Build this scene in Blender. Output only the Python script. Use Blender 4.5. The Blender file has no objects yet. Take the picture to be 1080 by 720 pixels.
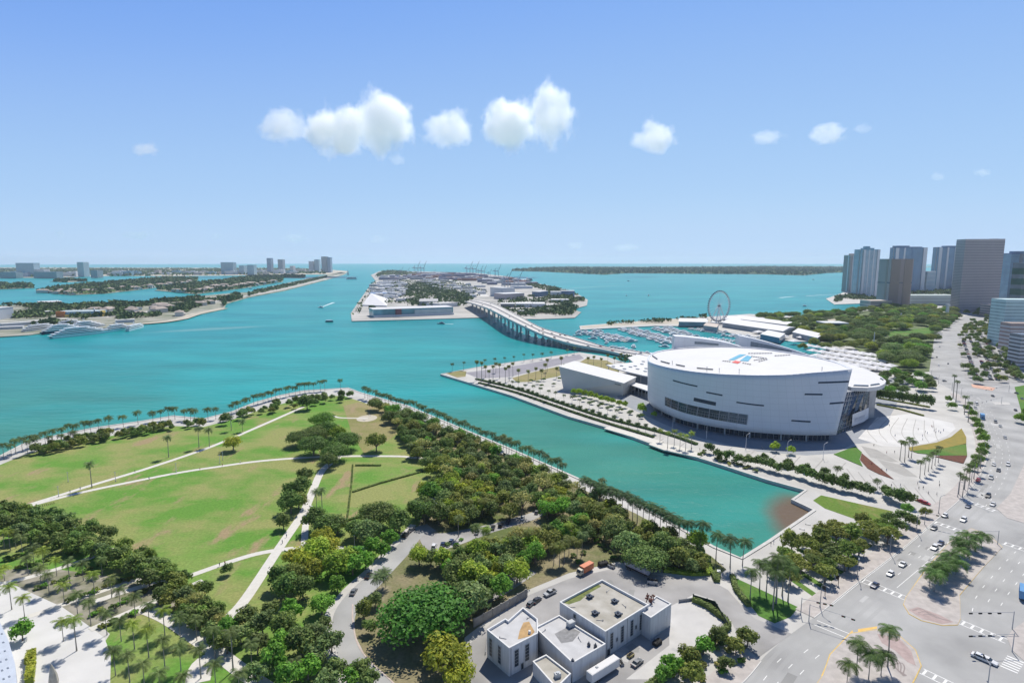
import bpy, bmesh, math, random
from mathutils import Vector, Matrix, noise
from mathutils.geometry import tessellate_polygon
random.seed(7)
sc = bpy.context.scene
col = sc.collection
R = math.radians
# ------------------------------------------------------------------ camera
CAM_H = 125.0
FPX = 612.0                        # focal length in pixels of the 1080 px wide photograph
PITCH = math.atan(85.5 / FPX)
cam_d = bpy.data.cameras.new('camera')
cam = bpy.data.objects.new('camera', cam_d); col.objects.link(cam)
cam.location = (0, 0, CAM_H)
cam.rotation_euler = (R(90) - PITCH, 0, 0)
cam_d.sensor_width = 36; cam_d.lens = FPX / 1080 * 36
cam_d.clip_start = 1.0; cam_d.clip_end = 90000
sc.camera = cam
# ------------------------------------------------------------------ world, sun, exposure
SUN_EL, SUN_AZ = 55.0, 19.0        # azimuth measured clockwise from +Y, the way the camera looks
w = bpy.data.worlds.new('World'); sc.world = w; w.use_nodes = True
nt = w.node_tree; nt.nodes.clear()
o_ = nt.nodes.new('ShaderNodeOutputWorld'); bg = nt.nodes.new('ShaderNodeBackground')
sky = nt.nodes.new('ShaderNodeTexSky'); sky.sky_type = 'NISHITA'; sky.sun_disc = False
sky.sun_elevation = R(SUN_EL); sky.sun_rotation = R(SUN_AZ); sky.altitude = 100
sky.air_density = 0.6; sky.dust_density = 0.0; sky.ozone_density = 1.5
SKY_CURVES = (((0, 0), (.08, .05), (.12, .11), (.16, .205), (.27, .35), (.45, .43), (.66, .485), (.85, .50), (2, .6)),
              ((0, 0), (.14, .11), (.2, .22), (.28, .41), (.45, .565), (.68, .64), (.9, .68), (1.1, .69), (2, .75)),
              ((0, 0), (.25, .22), (.38, .5), (.53, .88), (.73, .91), (1.0, .93), (2, .95)))          # the hazy marine sky is flatter than a clean one
sp_ = nt.nodes.new('ShaderNodeSeparateColor'); cb_ = nt.nodes.new('ShaderNodeCombineColor'); nt.links.new(sky.outputs[0], sp_.inputs[0])
SKY_STRENGTH = 0.125
for k, pts in enumerate(SKY_CURVES):
    sc_ = nt.nodes.new('ShaderNodeMath'); sc_.operation = 'MULTIPLY'; sc_.inputs[1].default_value = SKY_STRENGTH / 2
    fc = nt.nodes.new('ShaderNodeFloatCurve'); cv = fc.mapping.curves[0]
    cv.points[0].location = (0, 0); cv.points[1].location = (1, pts[-1][1])
    for x, y in pts[1:-1]: cv.points.new(x / 2, y)
    fc.mapping.update()
    up = nt.nodes.new('ShaderNodeMath'); up.operation = 'MULTIPLY'; up.inputs[1].default_value = .80 / SKY_STRENGTH
    nt.links.new(sp_.outputs[k], sc_.inputs[0]); nt.links.new(sc_.outputs[0], fc.inputs['Value']); nt.links.new(fc.outputs[0], up.inputs[0]); nt.links.new(up.outputs[0], cb_.inputs[k])
nt.links.new(cb_.outputs[0], bg.inputs[0]); bg.inputs[1].default_value = SKY_STRENGTH
nt.links.new(bg.outputs[0], o_.inputs[0])
sd = bpy.data.lights.new('sun', 'SUN'); so = bpy.data.objects.new('sun', sd); col.objects.link(so)
sd.energy = 4.0; sd.angle = R(0.53); sd.color = (1.0, 0.94, 0.84)
sv = Vector((math.sin(R(SUN_AZ)) * math.cos(R(SUN_EL)), math.cos(R(SUN_AZ)) * math.cos(R(SUN_EL)), math.sin(R(SUN_EL))))
so.rotation_euler = sv.to_track_quat('Z', 'Y').to_euler(); so.location = sv * 3000
sc.view_settings.view_transform = 'Standard'; sc.view_settings.look = 'None'
sc.view_settings.exposure = 0.32; sc.view_settings.gamma = 1.0
sc.view_settings.use_curve_mapping = False
sc.render.engine = 'CYCLES'
cy = sc.cycles
cy.max_bounces = 42; cy.diffuse_bounces = 2; cy.glossy_bounces = 2; cy.transmission_bounces = 2
cy.volume_bounces = 40; cy.transparent_max_bounces = 8; cy.caustics_reflective = False; cy.caustics_refractive = False
cy.volume_step_rate = 1.0; cy.use_denoising = True; cy.sample_clamp_indirect = 6

# ------------------------------------------------------------------ helpers
CP, SP = math.cos(PITCH), math.sin(PITCH)
def G(px, py, z=0.0):
    """the point at height z that pixel (px, py) of the photograph looks at"""
    dx, dz0 = (px - 540.0), -(py - 360.0)
    dy = FPX * CP + dz0 * SP
    dz = -FPX * SP + dz0 * CP
    t = (z - CAM_H) / dz
    return Vector((dx * t, dy * t, z))
def GD(px, py, dist):
    """the point at horizontal distance dist that pixel (px, py) looks at"""
    dx, dz0 = (px - 540.0), -(py - 360.0)
    dy = FPX * CP + dz0 * SP
    dz = -FPX * SP + dz0 * CP
    t = dist / dy
    return Vector((dx * t, dist, CAM_H + dz * t))
def PX(v):
    """photograph pixel of a point"""
    x, y, z = v[0], v[1], v[2] - CAM_H
    f = y * CP - z * SP; u = y * SP + z * CP
    return 540 + x / f * FPX, 360 - u / f * FPX
def H(px, pyb, pyt, z0=0):
    """height of something standing at pixel (px,pyb) whose top is at row pyt"""
    b = G(px, pyb, z0); return GD(px, pyt, b.y).z - z0

def S(c):                          # sRGB 0-255 to linear
    return tuple((x / 255 / 12.92 if x / 255 <= .04045 else ((x / 255 + .055) / 1.055) ** 2.4) for x in c)
MATS = {}
def mat(name, c, rough=.8, var=.12, scale=.3, c2=None, metal=0., spec=.4, detail=3, bump=0., objcol=False, stretch=None, emit=None):
    """procedural material: a noise moves the base colour between c*(1-var) and c*(1+var), or from c to c2"""
    if name in MATS: return MATS[name]
    m = bpy.data.materials.new(name); m.use_nodes = True; n = m.node_tree; p = n.nodes['Principled BSDF']
    p.inputs['Roughness'].default_value = rough; p.inputs['Metallic'].default_value = metal
    p.inputs['Specular IOR Level'].default_value = spec
    tc = n.nodes.new('ShaderNodeTexCoord'); mp = n.nodes.new('ShaderNodeMapping')
    n.links.new(tc.outputs['Object'], mp.inputs[0])
    if stretch: mp.inputs['Scale'].default_value = stretch
    nz = n.nodes.new('ShaderNodeTexNoise'); nz.inputs['Scale'].default_value = scale; nz.inputs['Detail'].default_value = detail
    n.links.new(mp.outputs[0], nz.inputs['Vector'])
    cr = n.nodes.new('ShaderNodeValToRGB'); n.links.new(nz.outputs[0], cr.inputs[0])
    e = cr.color_ramp.elements; e[0].position = .3; e[1].position = .7
    a = tuple(x * (1 - var) for x in c[:3]); b = tuple(min(1, x * (1 + var)) for x in c[:3])
    if c2: a, b = c[:3], c2[:3]
    e[0].color = (*a, 1); e[1].color = (*b, 1)
    out = cr.outputs[0]
    if objcol:
        oi = n.nodes.new('ShaderNodeObjectInfo'); mx = n.nodes.new('ShaderNodeMix'); mx.data_type = 'RGBA'; mx.blend_type = 'MULTIPLY'
        mx.inputs[0].default_value = 1; n.links.new(out, mx.inputs[6]); n.links.new(oi.outputs['Color'], mx.inputs[7]); out = mx.outputs[2]
    n.links.new(out, p.inputs['Base Color'])
    if bump:
        bp = n.nodes.new('ShaderNodeBump'); bp.inputs['Strength'].default_value = bump
        n.links.new(nz.outputs[0], bp.inputs['Height']); n.links.new(bp.outputs[0], p.inputs['Normal'])
    m.diffuse_color = (*c[:3], 1)
    MATS[name] = m
    return m

class MB:
    """collects shapes and links them as ONE mesh object"""
    def __init__(s): s.v = []; s.f = []; s.m = []; s.mi = 0; s.T = None
    def vert(s, p):
        if s.T is not None: p = s.T @ Vector(p)
        s.v.append((p[0], p[1], p[2])); return len(s.v) - 1
    def face(s, ids): s.f.append(tuple(ids)); s.m.append(s.mi)
    def quad(s, a, b, c, d): s.face([s.vert(a), s.vert(b), s.vert(c), s.vert(d)])
    def box(s, c, d, rz=0.0, taper=1.0):
        cx, cyy, cz = c; hx, hy, hz = d[0] / 2, d[1] / 2, d[2] / 2
        ca, sa = math.cos(rz), math.sin(rz); ids = []
        for z in (-1, 1):
            t = taper if z > 0 else 1
            for x, y in ((-1, -1), (1, -1), (1, 1), (-1, 1)):
                X, Y = x * hx * t, y * hy * t
                ids.append(s.vert((cx + X * ca - Y * sa, cyy + X * sa + Y * ca, cz + z * hz)))
        a, b, c_, d_, e, f, g, h = ids
        for q in ((a, d_, c_, b), (e, f, g, h), (a, b, f, e), (b, c_, g, f), (c_, d_, h, g), (d_, a, e, h)): s.face(q)
    def prism(s, poly, z0, z1, poly1=None, top=True, bottom=False):
        """poly (anticlockwise xy list) extruded from z0 to z1; z1 may be a list"""
        p1 = poly1 or poly; n = len(poly)
        area = sum(poly[i][0] * poly[(i + 1) % n][1] - poly[(i + 1) % n][0] * poly[i][1] for i in range(n))
        if area < 0: poly = poly[::-1]; p1 = p1[::-1]; 
        zz = z1 if isinstance(z1, (list, tuple)) else [z1] * n
        if area < 0: zz = zz[::-1]
        lo = [s.vert((p[0], p[1], z0)) for p in poly]; hi = [s.vert((p[0], p[1], z)) for p, z in zip(p1, zz)]
        for i in range(n): j = (i + 1) % n; s.face([lo[i], lo[j], hi[j], hi[i]])
        def cap(ids, P, flip):
            if n <= 4 or all(True for _ in ()) and n <= 4: s.face(ids[::-1] if flip else ids); return
            for t in tessellate_polygon([[Vector((p[0], p[1], 0)) for p in P]]):
                a, b, c_ = [P[k] for k in t]
                cr = (b[0] - a[0]) * (c_[1] - a[1]) - (b[1] - a[1]) * (c_[0] - a[0])
                tt = list(t) if (cr > 0) != flip else list(t)[::-1]
                s.face([ids[k] for k in tt])
        if top: cap(hi, p1, False)
        if bottom: cap(lo, poly, True)
    def sheet(s, poly, z):
        s.prism(poly, z, z) if False else None
        P = [(p[0], p[1]) for p in poly]
        ids = [s.vert((p[0], p[1], z)) for p in P]
        for t in tessellate_polygon([[Vector((p[0], p[1], 0)) for p in P]]):
            a, b, c_ = [P[k] for k in t]
            cr = (b[0] - a[0]) * (c_[1] - a[1]) - (b[1] - a[1]) * (c_[0] - a[0])
            tt = list(t) if cr > 0 else list(t)[::-1]
            s.face([ids[k] for k in tt])
    def tube(s, p0, p1, r0, r1=None, n=8, caps=True):
        r1 = r0 if r1 is None else r1
        p0, p1 = Vector(p0), Vector(p1); d = (p1 - p0)
        if d.length < 1e-6: return
        d.normalize(); a = d.orthogonal().normalized(); b = d.cross(a)
        lo = []; hi = []
        for k in range(n):
            t = 2 * math.pi * k / n; o = a * math.cos(t) + b * math.sin(t)
            lo.append(s.vert(p0 + o * r0)); hi.append(s.vert(p1 + o * r1))
        for k in range(n): j = (k + 1) % n; s.face([lo[k], lo[j], hi[j], hi[k]])
        if caps: s.face(lo[::-1]); s.face(hi)
    def path(s, pts, rs, n=6):
        """one continuous tapered tube through pts"""
        rings = []
        for i, p in enumerate(pts):
            p = Vector(p); q0 = Vector(pts[max(0, i - 1)]); q1 = Vector(pts[min(len(pts) - 1, i + 1)])
            d = (q1 - q0).normalized(); a = d.cross(Vector((0.13, 0.97, 0.2))).normalized(); b = d.cross(a)
            rings.append([s.vert(p + (a * math.cos(2 * math.pi * k / n) + b * math.sin(2 * math.pi * k / n)) * rs[i]) for k in range(n)])
        for r0, r1 in zip(rings, rings[1:]):
            for k in range(n): j = (k + 1) % n; s.face([r0[k], r0[j], r1[j], r1[k]])
        s.face(rings[0][::-1]); s.face(rings[-1])
    def strip(s, L, Rr):
        a = [s.vert(p) for p in L]; b = [s.vert(p) for p in Rr]
        for i in range(len(L) - 1): s.face([a[i], a[i + 1], b[i + 1], b[i]])
    def build(s, name, mats, parent=None, loc=None, smooth=False):
        me = bpy.data.meshes.new(name); me.from_pydata(s.v, [], s.f)
        for m in (mats if isinstance(mats, (list, tuple)) else [mats]): me.materials.append(m)
        me.polygons.foreach_set('material_index', s.m)
        if smooth: me.polygons.foreach_set('use_smooth', [True] * len(me.polygons))
        me.update()
        o = bpy.data.objects.new(name, me); col.objects.link(o)
        if parent is not None: o.parent = parent
        if loc is not None: o.location = loc
        return o
def fixn(o):
    bm = bmesh.new(); bm.from_mesh(o.data); bmesh.ops.recalc_face_normals(bm, faces=bm.faces); bm.to_mesh(o.data); bm.free(); return o
def tag(o, label=None, cat=None, group=None, kind=None):
    if label: o['label'] = label
    if cat: o['category'] = cat
    if group: o['group'] = group
    if kind: o['kind'] = kind
    return o
def thing(name, label, cat, loc=(0, 0, 0), rz=0.0, group=None):
    o = bpy.data.objects.new(name, None); col.objects.link(o); o.location = loc; o.rotation_euler = (0, 0, rz)
    o.empty_display_size = 0.5
    return tag(o, label, cat, group)
def copy_tree(o, parent=None):
    c = o.copy(); col.objects.link(c); c.parent = parent
    for ch in o.children: copy_tree(ch, c)
    return c
ORD = ['zeroth', 'first', 'second', 'third', 'fourth', 'fifth', 'sixth', 'seventh', 'eighth', 'ninth', 'tenth', 'eleventh', 'twelfth', 'thirteenth', 'fourteenth', 'fifteenth', 'sixteenth', 'seventeenth', 'eighteenth', 'nineteenth']
TENS = ['', '', 'twenty', 'thirty', 'forty', 'fifty', 'sixty', 'seventy', 'eighty', 'ninety']
TENTH = ['', '', 'twentieth', 'thirtieth', 'fortieth', 'fiftieth', 'sixtieth', 'seventieth', 'eightieth', 'ninetieth']
def ordw(n):
    if n < 20: return ORD[n]
    if n < 100: return TENTH[n // 10] if n % 10 == 0 else TENS[n // 10] + '-' + ORD[n % 10]
    return 'hundred-and-' + ordw(n - 100) if n > 100 else 'hundredth'
def resample(pts, step):
    """points every step metres along a ground polyline"""
    P = [Vector(p) for p in pts]; out = [P[0].copy()]; acc = 0
    for a, b in zip(P, P[1:]):
        L = (b - a).length
        while acc + L >= step and L > 1e-9:
            a = a + (b - a) * ((step - acc) / L); L = (b - a).length; acc = 0; out.append(a.copy())
        acc += L
    return out
def ribbon(pts, width):
    """left and right edges of a path of the given width"""
    L, Q = [], []
    for i, p in enumerate(pts):
        d = (pts[min(i + 1, len(pts) - 1)] - pts[max(i - 1, 0)]); d.z = 0; d.normalize()
        nrm = Vector((-d.y, d.x, 0)); wd = width[i] if isinstance(width, list) else width
        L.append(p + nrm * wd / 2); Q.append(p - nrm * wd / 2)
    return L, Q
def smooth_line(pts, n=6):
    """Catmull-Rom through the points"""
    P = [Vector(p) for p in pts]; P = [P[0] * 2 - P[1]] + P + [P[-1] * 2 - P[-2]]; out = []
    for i in range(1, len(P) - 2):
        for k in range(n):
            t = k / n; a, b, c_, d = P[i - 1:i + 3]
            out.append(.5 * ((2 * b) + (c_ - a) * t + (2 * a - 5 * b + 4 * c_ - d) * t * t + (3 * b - a - 3 * c_ + d) * t ** 3))
    out.append(P[-2]); return out
def inside(poly, x, y):
    r = False; n = len(poly); j = n - 1
    for i in range(n):
        xi, yi = poly[i][0], poly[i][1]; xj, yj = poly[j][0], poly[j][1]
        if (yi > y) != (yj > y) and x < (xj - xi) * (y - yi) / (yj - yi) + xi: r = not r
        j = i
    return r
def GP(pxs, z=0.0): return [G(x, y, z) for x, y in pxs]

# ------------------------------------------------------------------ water
def water_material():
    m = bpy.data.materials.new('sea_water'); m.use_nodes = True; n = m.node_tree; p = n.nodes['Principled BSDF']
    geo = n.nodes.new('ShaderNodeNewGeometry'); sep = n.nodes.new('ShaderNodeSeparateXYZ'); n.links.new(geo.outputs['Position'], sep.inputs[0])
    def mrange(src, a, b, c_=0., d=1.):
        r = n.nodes.new('ShaderNodeMapRange'); r.interpolation_type = 'SMOOTHSTEP'; n.links.new(src, r.inputs[0])
        r.inputs[1].default_value = a; r.inputs[2].default_value = b; r.inputs[3].default_value = c_; r.inputs[4].default_value = d; return r.outputs[0]
    def mixc(f, a, b):
        x = n.nodes.new('ShaderNodeMix'); x.data_type = 'RGBA'
        for k, val in ((0, f), (6, a), (7, b)):
            if isinstance(val, tuple): x.inputs[k].default_value = (*val, 1)
            elif isinstance(val, float): x.inputs[k].default_value = val
            else: n.links.new(val, x.inputs[k])
        return x.outputs[2]
    def nz(scale, detail=3, st=(1, 1, 1), rot=0):
        mp = n.nodes.new('ShaderNodeMapping'); mp.inputs['Scale'].default_value = st; mp.inputs['Rotation'].default_value = (0, 0, rot)
        n.links.new(geo.outputs['Position'], mp.inputs[0]); t = n.nodes.new('ShaderNodeTexNoise'); t.inputs['Scale'].default_value = scale
        t.inputs['Detail'].default_value = detail; n.links.new(mp.outputs[0], t.inputs['Vector']); return t.outputs[0]
    far = mrange(sep.outputs['Y'], 260, 900)
    c = mixc(far, WATER_NEAR, WATER_BAY)
    c = mixc(mrange(sep.outputs['Y'], 1500, 7000), c, WATER_FAR)
    big = mrange(nz(.0022, 4, (1, 2.2, 1), .3), .42, .62)
    c = mixc(big, c, WATER_PATCH)
    fine = mrange(nz(.008, 4, (1, 3, 1), .25), .3, .7, .90, 1.12)
    vm = n.nodes.new('ShaderNodeVectorMath'); vm.operation = 'SCALE'; n.links.new(c, vm.inputs[0]); n.links.new(fine, vm.inputs['Scale'])
    c = vm.outputs[0]
    # shallow brown bed at the head of the slip, and a sand bar off the far island
    def blob(cx, cyy, r0, r1, sx=1., sy=1., rot=0.):
        mp = n.nodes.new('ShaderNodeMapping'); mp.vector_type = 'TEXTURE'; mp.inputs['Location'].default_value = (cx, cyy, 0); mp.inputs['Scale'].default_value = (sx, sy, 1); mp.inputs['Rotation'].default_value = (0, 0, rot)
        ad = n.nodes.new('ShaderNodeVectorMath'); ad.operation = 'MULTIPLY'; n.links.new(geo.outputs['Position'], ad.inputs[0]); ad.inputs[1].default_value = (1, 1, 0)
        n.links.new(ad.outputs[0], mp.inputs[0]); ln = n.nodes.new('ShaderNodeVectorMath'); ln.operation = 'LENGTH'; n.links.new(mp.outputs[0], ln.inputs[0])
        wob = n.nodes.new('ShaderNodeMath'); wob.operation = 'MULTIPLY_ADD'; n.links.new(nz(.04, 4), wob.inputs[0]); wob.inputs[1].default_value = r0 * .6; n.links.new(ln.outputs['Value'], wob.inputs[2])
        return mrange(wob.outputs[0], r0 * 1.1, r1 * 1.55, 1., 0.)
    q = G(843, 543); c = mixc(blob(q.x, q.y, 13, 20, .72, 1.6, -.36), c, BED)
    q = G(222, 346); mm = n.nodes.new('ShaderNodeMath'); mm.operation = 'MULTIPLY'; n.links.new(blob(q.x, q.y, 50, 95, 1.0, .22, .55), mm.inputs[0]); mm.inputs[1].default_value = .35
    c = mixc(mm.outputs[0], c, S((150, 180, 170)))
    n.links.new(c, p.inputs['Base Color'])
    p.inputs['Roughness'].default_value = .28; p.inputs['IOR'].default_value = 1.33; p.inputs['Specular IOR Level'].default_value = WATER_SPEC
    b = n.nodes.new('ShaderNodeBump'); b.inputs['Strength'].default_value = .5; b.inputs['Distance'].default_value = 1.0
    ad = n.nodes.new('ShaderNodeMath'); ad.operation = 'MULTIPLY_ADD'
    n.links.new(nz(.35, 4, (1, 2.5, 1), .35), ad.inputs[0]); ad.inputs[1].default_value = .55; 
    m2 = n.nodes.new('ShaderNodeMath'); m2.operation = 'MULTIPLY'; n.links.new(nz(.05, 3, (1, 2.5, 1), .5), m2.inputs[0]); m2.inputs[1].default_value = 1.6
    n.links.new(m2.outputs[0], ad.inputs[2]); n.links.new(ad.outputs[0], b.inputs['Height']); n.links.new(b.outputs[0], p.inputs['Normal'])
    return m
WATER_NEAR = (.050, .225, .165); WATER_BAY = (.006, .245, .265); WATER_FAR = (.010, .275, .285); WATER_PATCH = (.018, .30, .30); BED = (.155, .115, .08); WATER_SPEC = .10
WZ = -1.6
b = MB(); N = 96
ids = [b.vert((math.cos(2 * math.pi * k / N) * 23000, math.sin(2 * math.pi * k / N) * 23000, WZ)) for k in range(N)]; b.face(ids)
tag(b.build('water', water_material()), kind='structure')

# ------------------------------------------------------------------ ground masses
M_paving = mat('pale_paving', (.49, .48, .455), .85, .13, .06, detail=9)
M_wallc = mat('seawall_concrete', (.55, .54, .51), .85, .1, .3)
M_sand = mat('sandy_ground', (.48, .44, .36), .9, .12, .05, detail=5)
M_scrub = mat('far_ground', (.12, .15, .08), .9, .2, .02, c2=(.42, .40, .35), detail=5)
def land(name, poly, m, z=0.0):
    b = MB(); b.prism([(p[0], p[1]) for p in poly], -4.0, z, top=True)
    return tag(b.build(name, m), kind='structure')
main_px = [(-60, 492), (0, 481), (25, 468), (60, 459), (100, 451), (150, 444), (182, 438.5), (215, 441.5), (245, 434), (270, 424), (295, 417), (320, 412), (367, 409), (380, 414),
           (430, 428), (487, 452), (540, 474), (615, 507), (670, 531), (710, 553), (753, 577), (782, 589), (811, 571), (859, 538), (836, 527), (850, 517), (810, 506), (748, 486), (685, 467), (640, 450.5), (600, 439), (540, 417),
           (465, 394.5), (502, 387.5), (540, 382), (612, 371.5), (640, 376), (690, 392), (760, 394), (850, 384), (880, 362), (800, 357), (765, 350), (745, 344), (690, 343.5), (640, 346), (612, 347.5), (611, 343.5), (680, 338), (745, 334), (790, 331), (850, 334), (885, 331), (896, 327), (925, 324), (930, 319),
           (880, 321), (871, 315), (893, 307), (930, 302), (1000, 298), (1100, 296), (1500, 296)]
main_poly = GP(main_px)
main_poly += [Vector((3200, -300, 0)), Vector((-700, -300, 0)), Vector((-700, 250, 0))]
land('ground', main_poly, M_paving)
# Dodge island with the port, Watson island with its causeway, the house islands, the beach strip, the keys
port_px = [(371, 338.5), (502, 335), (512, 334), (545, 336), (569, 336.5), (606, 335), (613, 329), (604, 326), (619, 322), (620, 316), (607, 309), (584, 302), (563, 298), (540, 292), (500, 287.5), (430, 286), (400, 286), (391, 290), (396, 296), (388, 304), (381, 314), (370, 330)]
land('port_ground', GP(port_px), mat('port_ground', (.30, .30, .28), .9, .1, .01, c2=(.52, .50, .47), detail=5))
watson_px = [(-90, 362), (0, 355), (30, 353), (60, 349), (100, 346), (135, 345), (151, 341), (190, 337), (207, 332), (236, 326), (239, 320), (262, 313.5), (300, 306.5), (345, 295), (362, 290), (366, 288), (360, 287), (330, 292.5), (290, 301), (262, 308), (245, 309), (200, 313), (150, 318), (100, 320), (0, 322), (-90, 324)]
land('watson_ground', GP(watson_px), M_scrub)
ISL = {
 'palm_isle_ground': [(40, 307.6), (75, 311), (110, 309.5), (150, 305), (207, 297.5), (209, 293.5), (175, 293), (105, 298.5), (50, 305)],
 'star_isle_ground': [(163, 306), (207, 310), (255, 304), (298, 297), (299, 291), (270, 291), (215, 298), (180, 302)],
 'thin_isle_ground': [(52, 296.6), (72, 297.6), (92, 296.4), (72, 295.3)],
 'west_isle_ground': [(-60, 307), (0, 305), (36, 303.5), (33, 300), (0, 299), (-60, 300)],
 'strip_isle_ground': [(296, 292.6), (318, 293.4), (322, 291.6), (300, 291.2)],
 'beach_ground': [(-120, 294), (0, 293), (60, 292.6), (110, 291), (190, 291), (250, 290.5), (300, 289.5), (345, 289.5), (365, 287.6), (368, 286), (340, 283.6), (300, 282.6), (0, 282), (-120, 282)],
 'key_ground': [(540, 285.6), (575, 286.5), (637, 289.6), (660, 288), (810, 289.2), (848, 290.3), (870, 288), (900, 286.6), (960, 287), (960, 283), (810, 281.8), (700, 283), (590, 282.6), (560, 283.6)],
}
for nm, px in ISL.items(): land(nm, GP(px), M_scrub if 'isle' in nm else (M_sand if nm == 'beach_ground' else mat('mangrove_ground', (.06, .09, .05), .9, .2, .01)))
b = MB(); b.sheet(GP([(560, 281.3), (700, 281), (860, 280.6), (1080, 280.4), (1080, 282.4), (900, 282), (700, 281.9)], -.8), -.8)
tag(b.build('far_shoal', mat('far_shoal', (.06, .20, .18), .7, .2, .001)), kind='structure')

# ------------------------------------------------------------------ haze
b = MB(); b.box((0, 10000, 113.5), (46400, 33000, 235))
M_haze = bpy.data.materials.new('haze'); M_haze.use_nodes = True; n = M_haze.node_tree; n.nodes.clear()
vo = n.nodes.new('ShaderNodeOutputMaterial'); pv = n.nodes.new('ShaderNodeVolumePrincipled')
pv.inputs['Color'].default_value = (.78, .88, 1.0, 1); pv.inputs['Density'].default_value = 3.2e-5; pv.inputs['Anisotropy'].default_value = .3
n.links.new(pv.outputs[0], vo.inputs['Volume'])
hz = b.build('haze', M_haze); tag(hz, kind='stuff')
# ------------------------------------------------------------------ clouds
def cloud_mat(seed, dens, cut):
    m = bpy.data.materials.new('cloud_vapour'); m.use_nodes = True; n = m.node_tree; n.nodes.clear()
    vo = n.nodes.new('ShaderNodeOutputMaterial'); pv = n.nodes.new('ShaderNodeVolumePrincipled')
    pv.inputs['Color'].default_value = (1, 1, 1, 1); pv.inputs['Anisotropy'].default_value = 0.6
    tc = n.nodes.new('ShaderNodeTexCoord')
    ln = n.nodes.new('ShaderNodeVectorMath'); ln.operation = 'LENGTH'; n.links.new(tc.outputs['Object'], ln.inputs[0])
    mp = n.nodes.new('ShaderNodeMapping'); mp.inputs['Location'].default_value = (seed * 3.7, seed * 1.3, 0); mp.inputs['Scale'].default_value = (1.25, 1.25, .9)
    n.links.new(tc.outputs['Object'], mp.inputs[0])
    nz = n.nodes.new('ShaderNodeTexNoise'); nz.inputs['Scale'].default_value = 1.7; nz.inputs['Detail'].default_value = 8; nz.inputs['Roughness'].default_value = .68
    n.links.new(mp.outputs[0], nz.inputs['Vector'])
    a = n.nodes.new('ShaderNodeMath'); a.operation = 'MULTIPLY_ADD'; n.links.new(nz.outputs[0], a.inputs[0]); a.inputs[1].default_value = 5.2
    mlt = n.nodes.new('ShaderNodeMath'); mlt.operation = 'MULTIPLY'; n.links.new(ln.outputs['Value'], mlt.inputs[0]); mlt.inputs[1].default_value = -3.7
    n.links.new(mlt.outputs[0], a.inputs[2])
    r = n.nodes.new('ShaderNodeMapRange'); n.links.new(a.outputs[0], r.inputs[0]); r.inputs[1].default_value = cut + .15; r.inputs[2].default_value = cut + .75; r.inputs[3].default_value = 0; r.inputs[4].default_value = dens * .7
    n.links.new(r.outputs[0], pv.inputs['Density']); n.links.new(pv.outputs[0], vo.inputs['Volume'])
    return m
CL = [(299, 133, 52, 34, .016, .42, 'small tattered white cloud at the left end of the high cloud row'),
      (356, 138, 62, 50, .03, .34, 'broad left half of the biggest white cloud above the port'),
      (402, 130, 66, 58, .03, .36, 'puffy right half of the biggest white cloud above the port'),
      (474, 137, 52, 38, .022, .36, 'flat white cloud just right of the biggest cloud'),
      (538, 132, 56, 52, .03, .34, 'round white cloud in the middle of the high cloud row'),
      (582, 124, 48, 62, .022, .38, 'tall leaning white cloud with a hook at its top'),
      (690, 145, 44, 32, .022, .36, 'lone white puff above the ferris wheel'),
      (808, 145, 38, 14, .010, .40, 'thin faint streak of cloud left of the round puff'),
      (874, 141, 36, 22, .016, .36, 'small round white puff above the arena roof'),
      (153, 157, 30, 14, .012, .40, 'tiny lone cloud high above the far island'),
      (418, 168, 18, 12, .010, .40, 'tiny scrap of cloud below the biggest cloud'),
      (909, 136, 22, 10, .006, .40, 'faintest scrap of cloud beside the round puff'),
      (989, 186, 16, 10, .008, .40, 'tiny cloud left of two above the tallest tower'),
      (1036, 182, 18, 9, .010, .40, 'tiny cloud right of two above the tallest tower')]
def cloud(px, py, wpx, hpx, dens, cut, label, seed, dist=5200):
    c = GD(px, py, dist); s = dist / FPX
    bm = bmesh.new(); bmesh.ops.create_icosphere(bm, subdivisions=3, radius=1.0)
    me = bpy.data.meshes.new('cloud'); bm.to_mesh(me); bm.free()
    o = bpy.data.objects.new('cloud', me); col.objects.link(o); o.location = c
    o.scale = (wpx * s * .84, (wpx + hpx) * .5 * s * .42, hpx * s * .88)
    me.materials.append(cloud_mat(seed, dens, cut))
    tag(o, label, 'cloud', 'clouds over the bay')
for i, a in enumerate(CL): cloud(*a, seed=i + 1)
LOWC = [(63, 247, 12, 6), (145, 248, 34, 7), (228, 250, 14, 5), (310, 251, 30, 8), (400, 252, 22, 6), (606, 259, 24, 5), (660, 261, 34, 5)]
LOWN = ['leftmost tiny', 'long flat', 'small round', 'wide ragged', 'short bright', 'thin pale', 'long thin']
for i, (x, y, a, h_) in enumerate(LOWC): cloud(x, y, a, h_ + 3, .0028, .42, LOWN[i] + ' low cloud near the horizon', i + 31, 15000)
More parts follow.
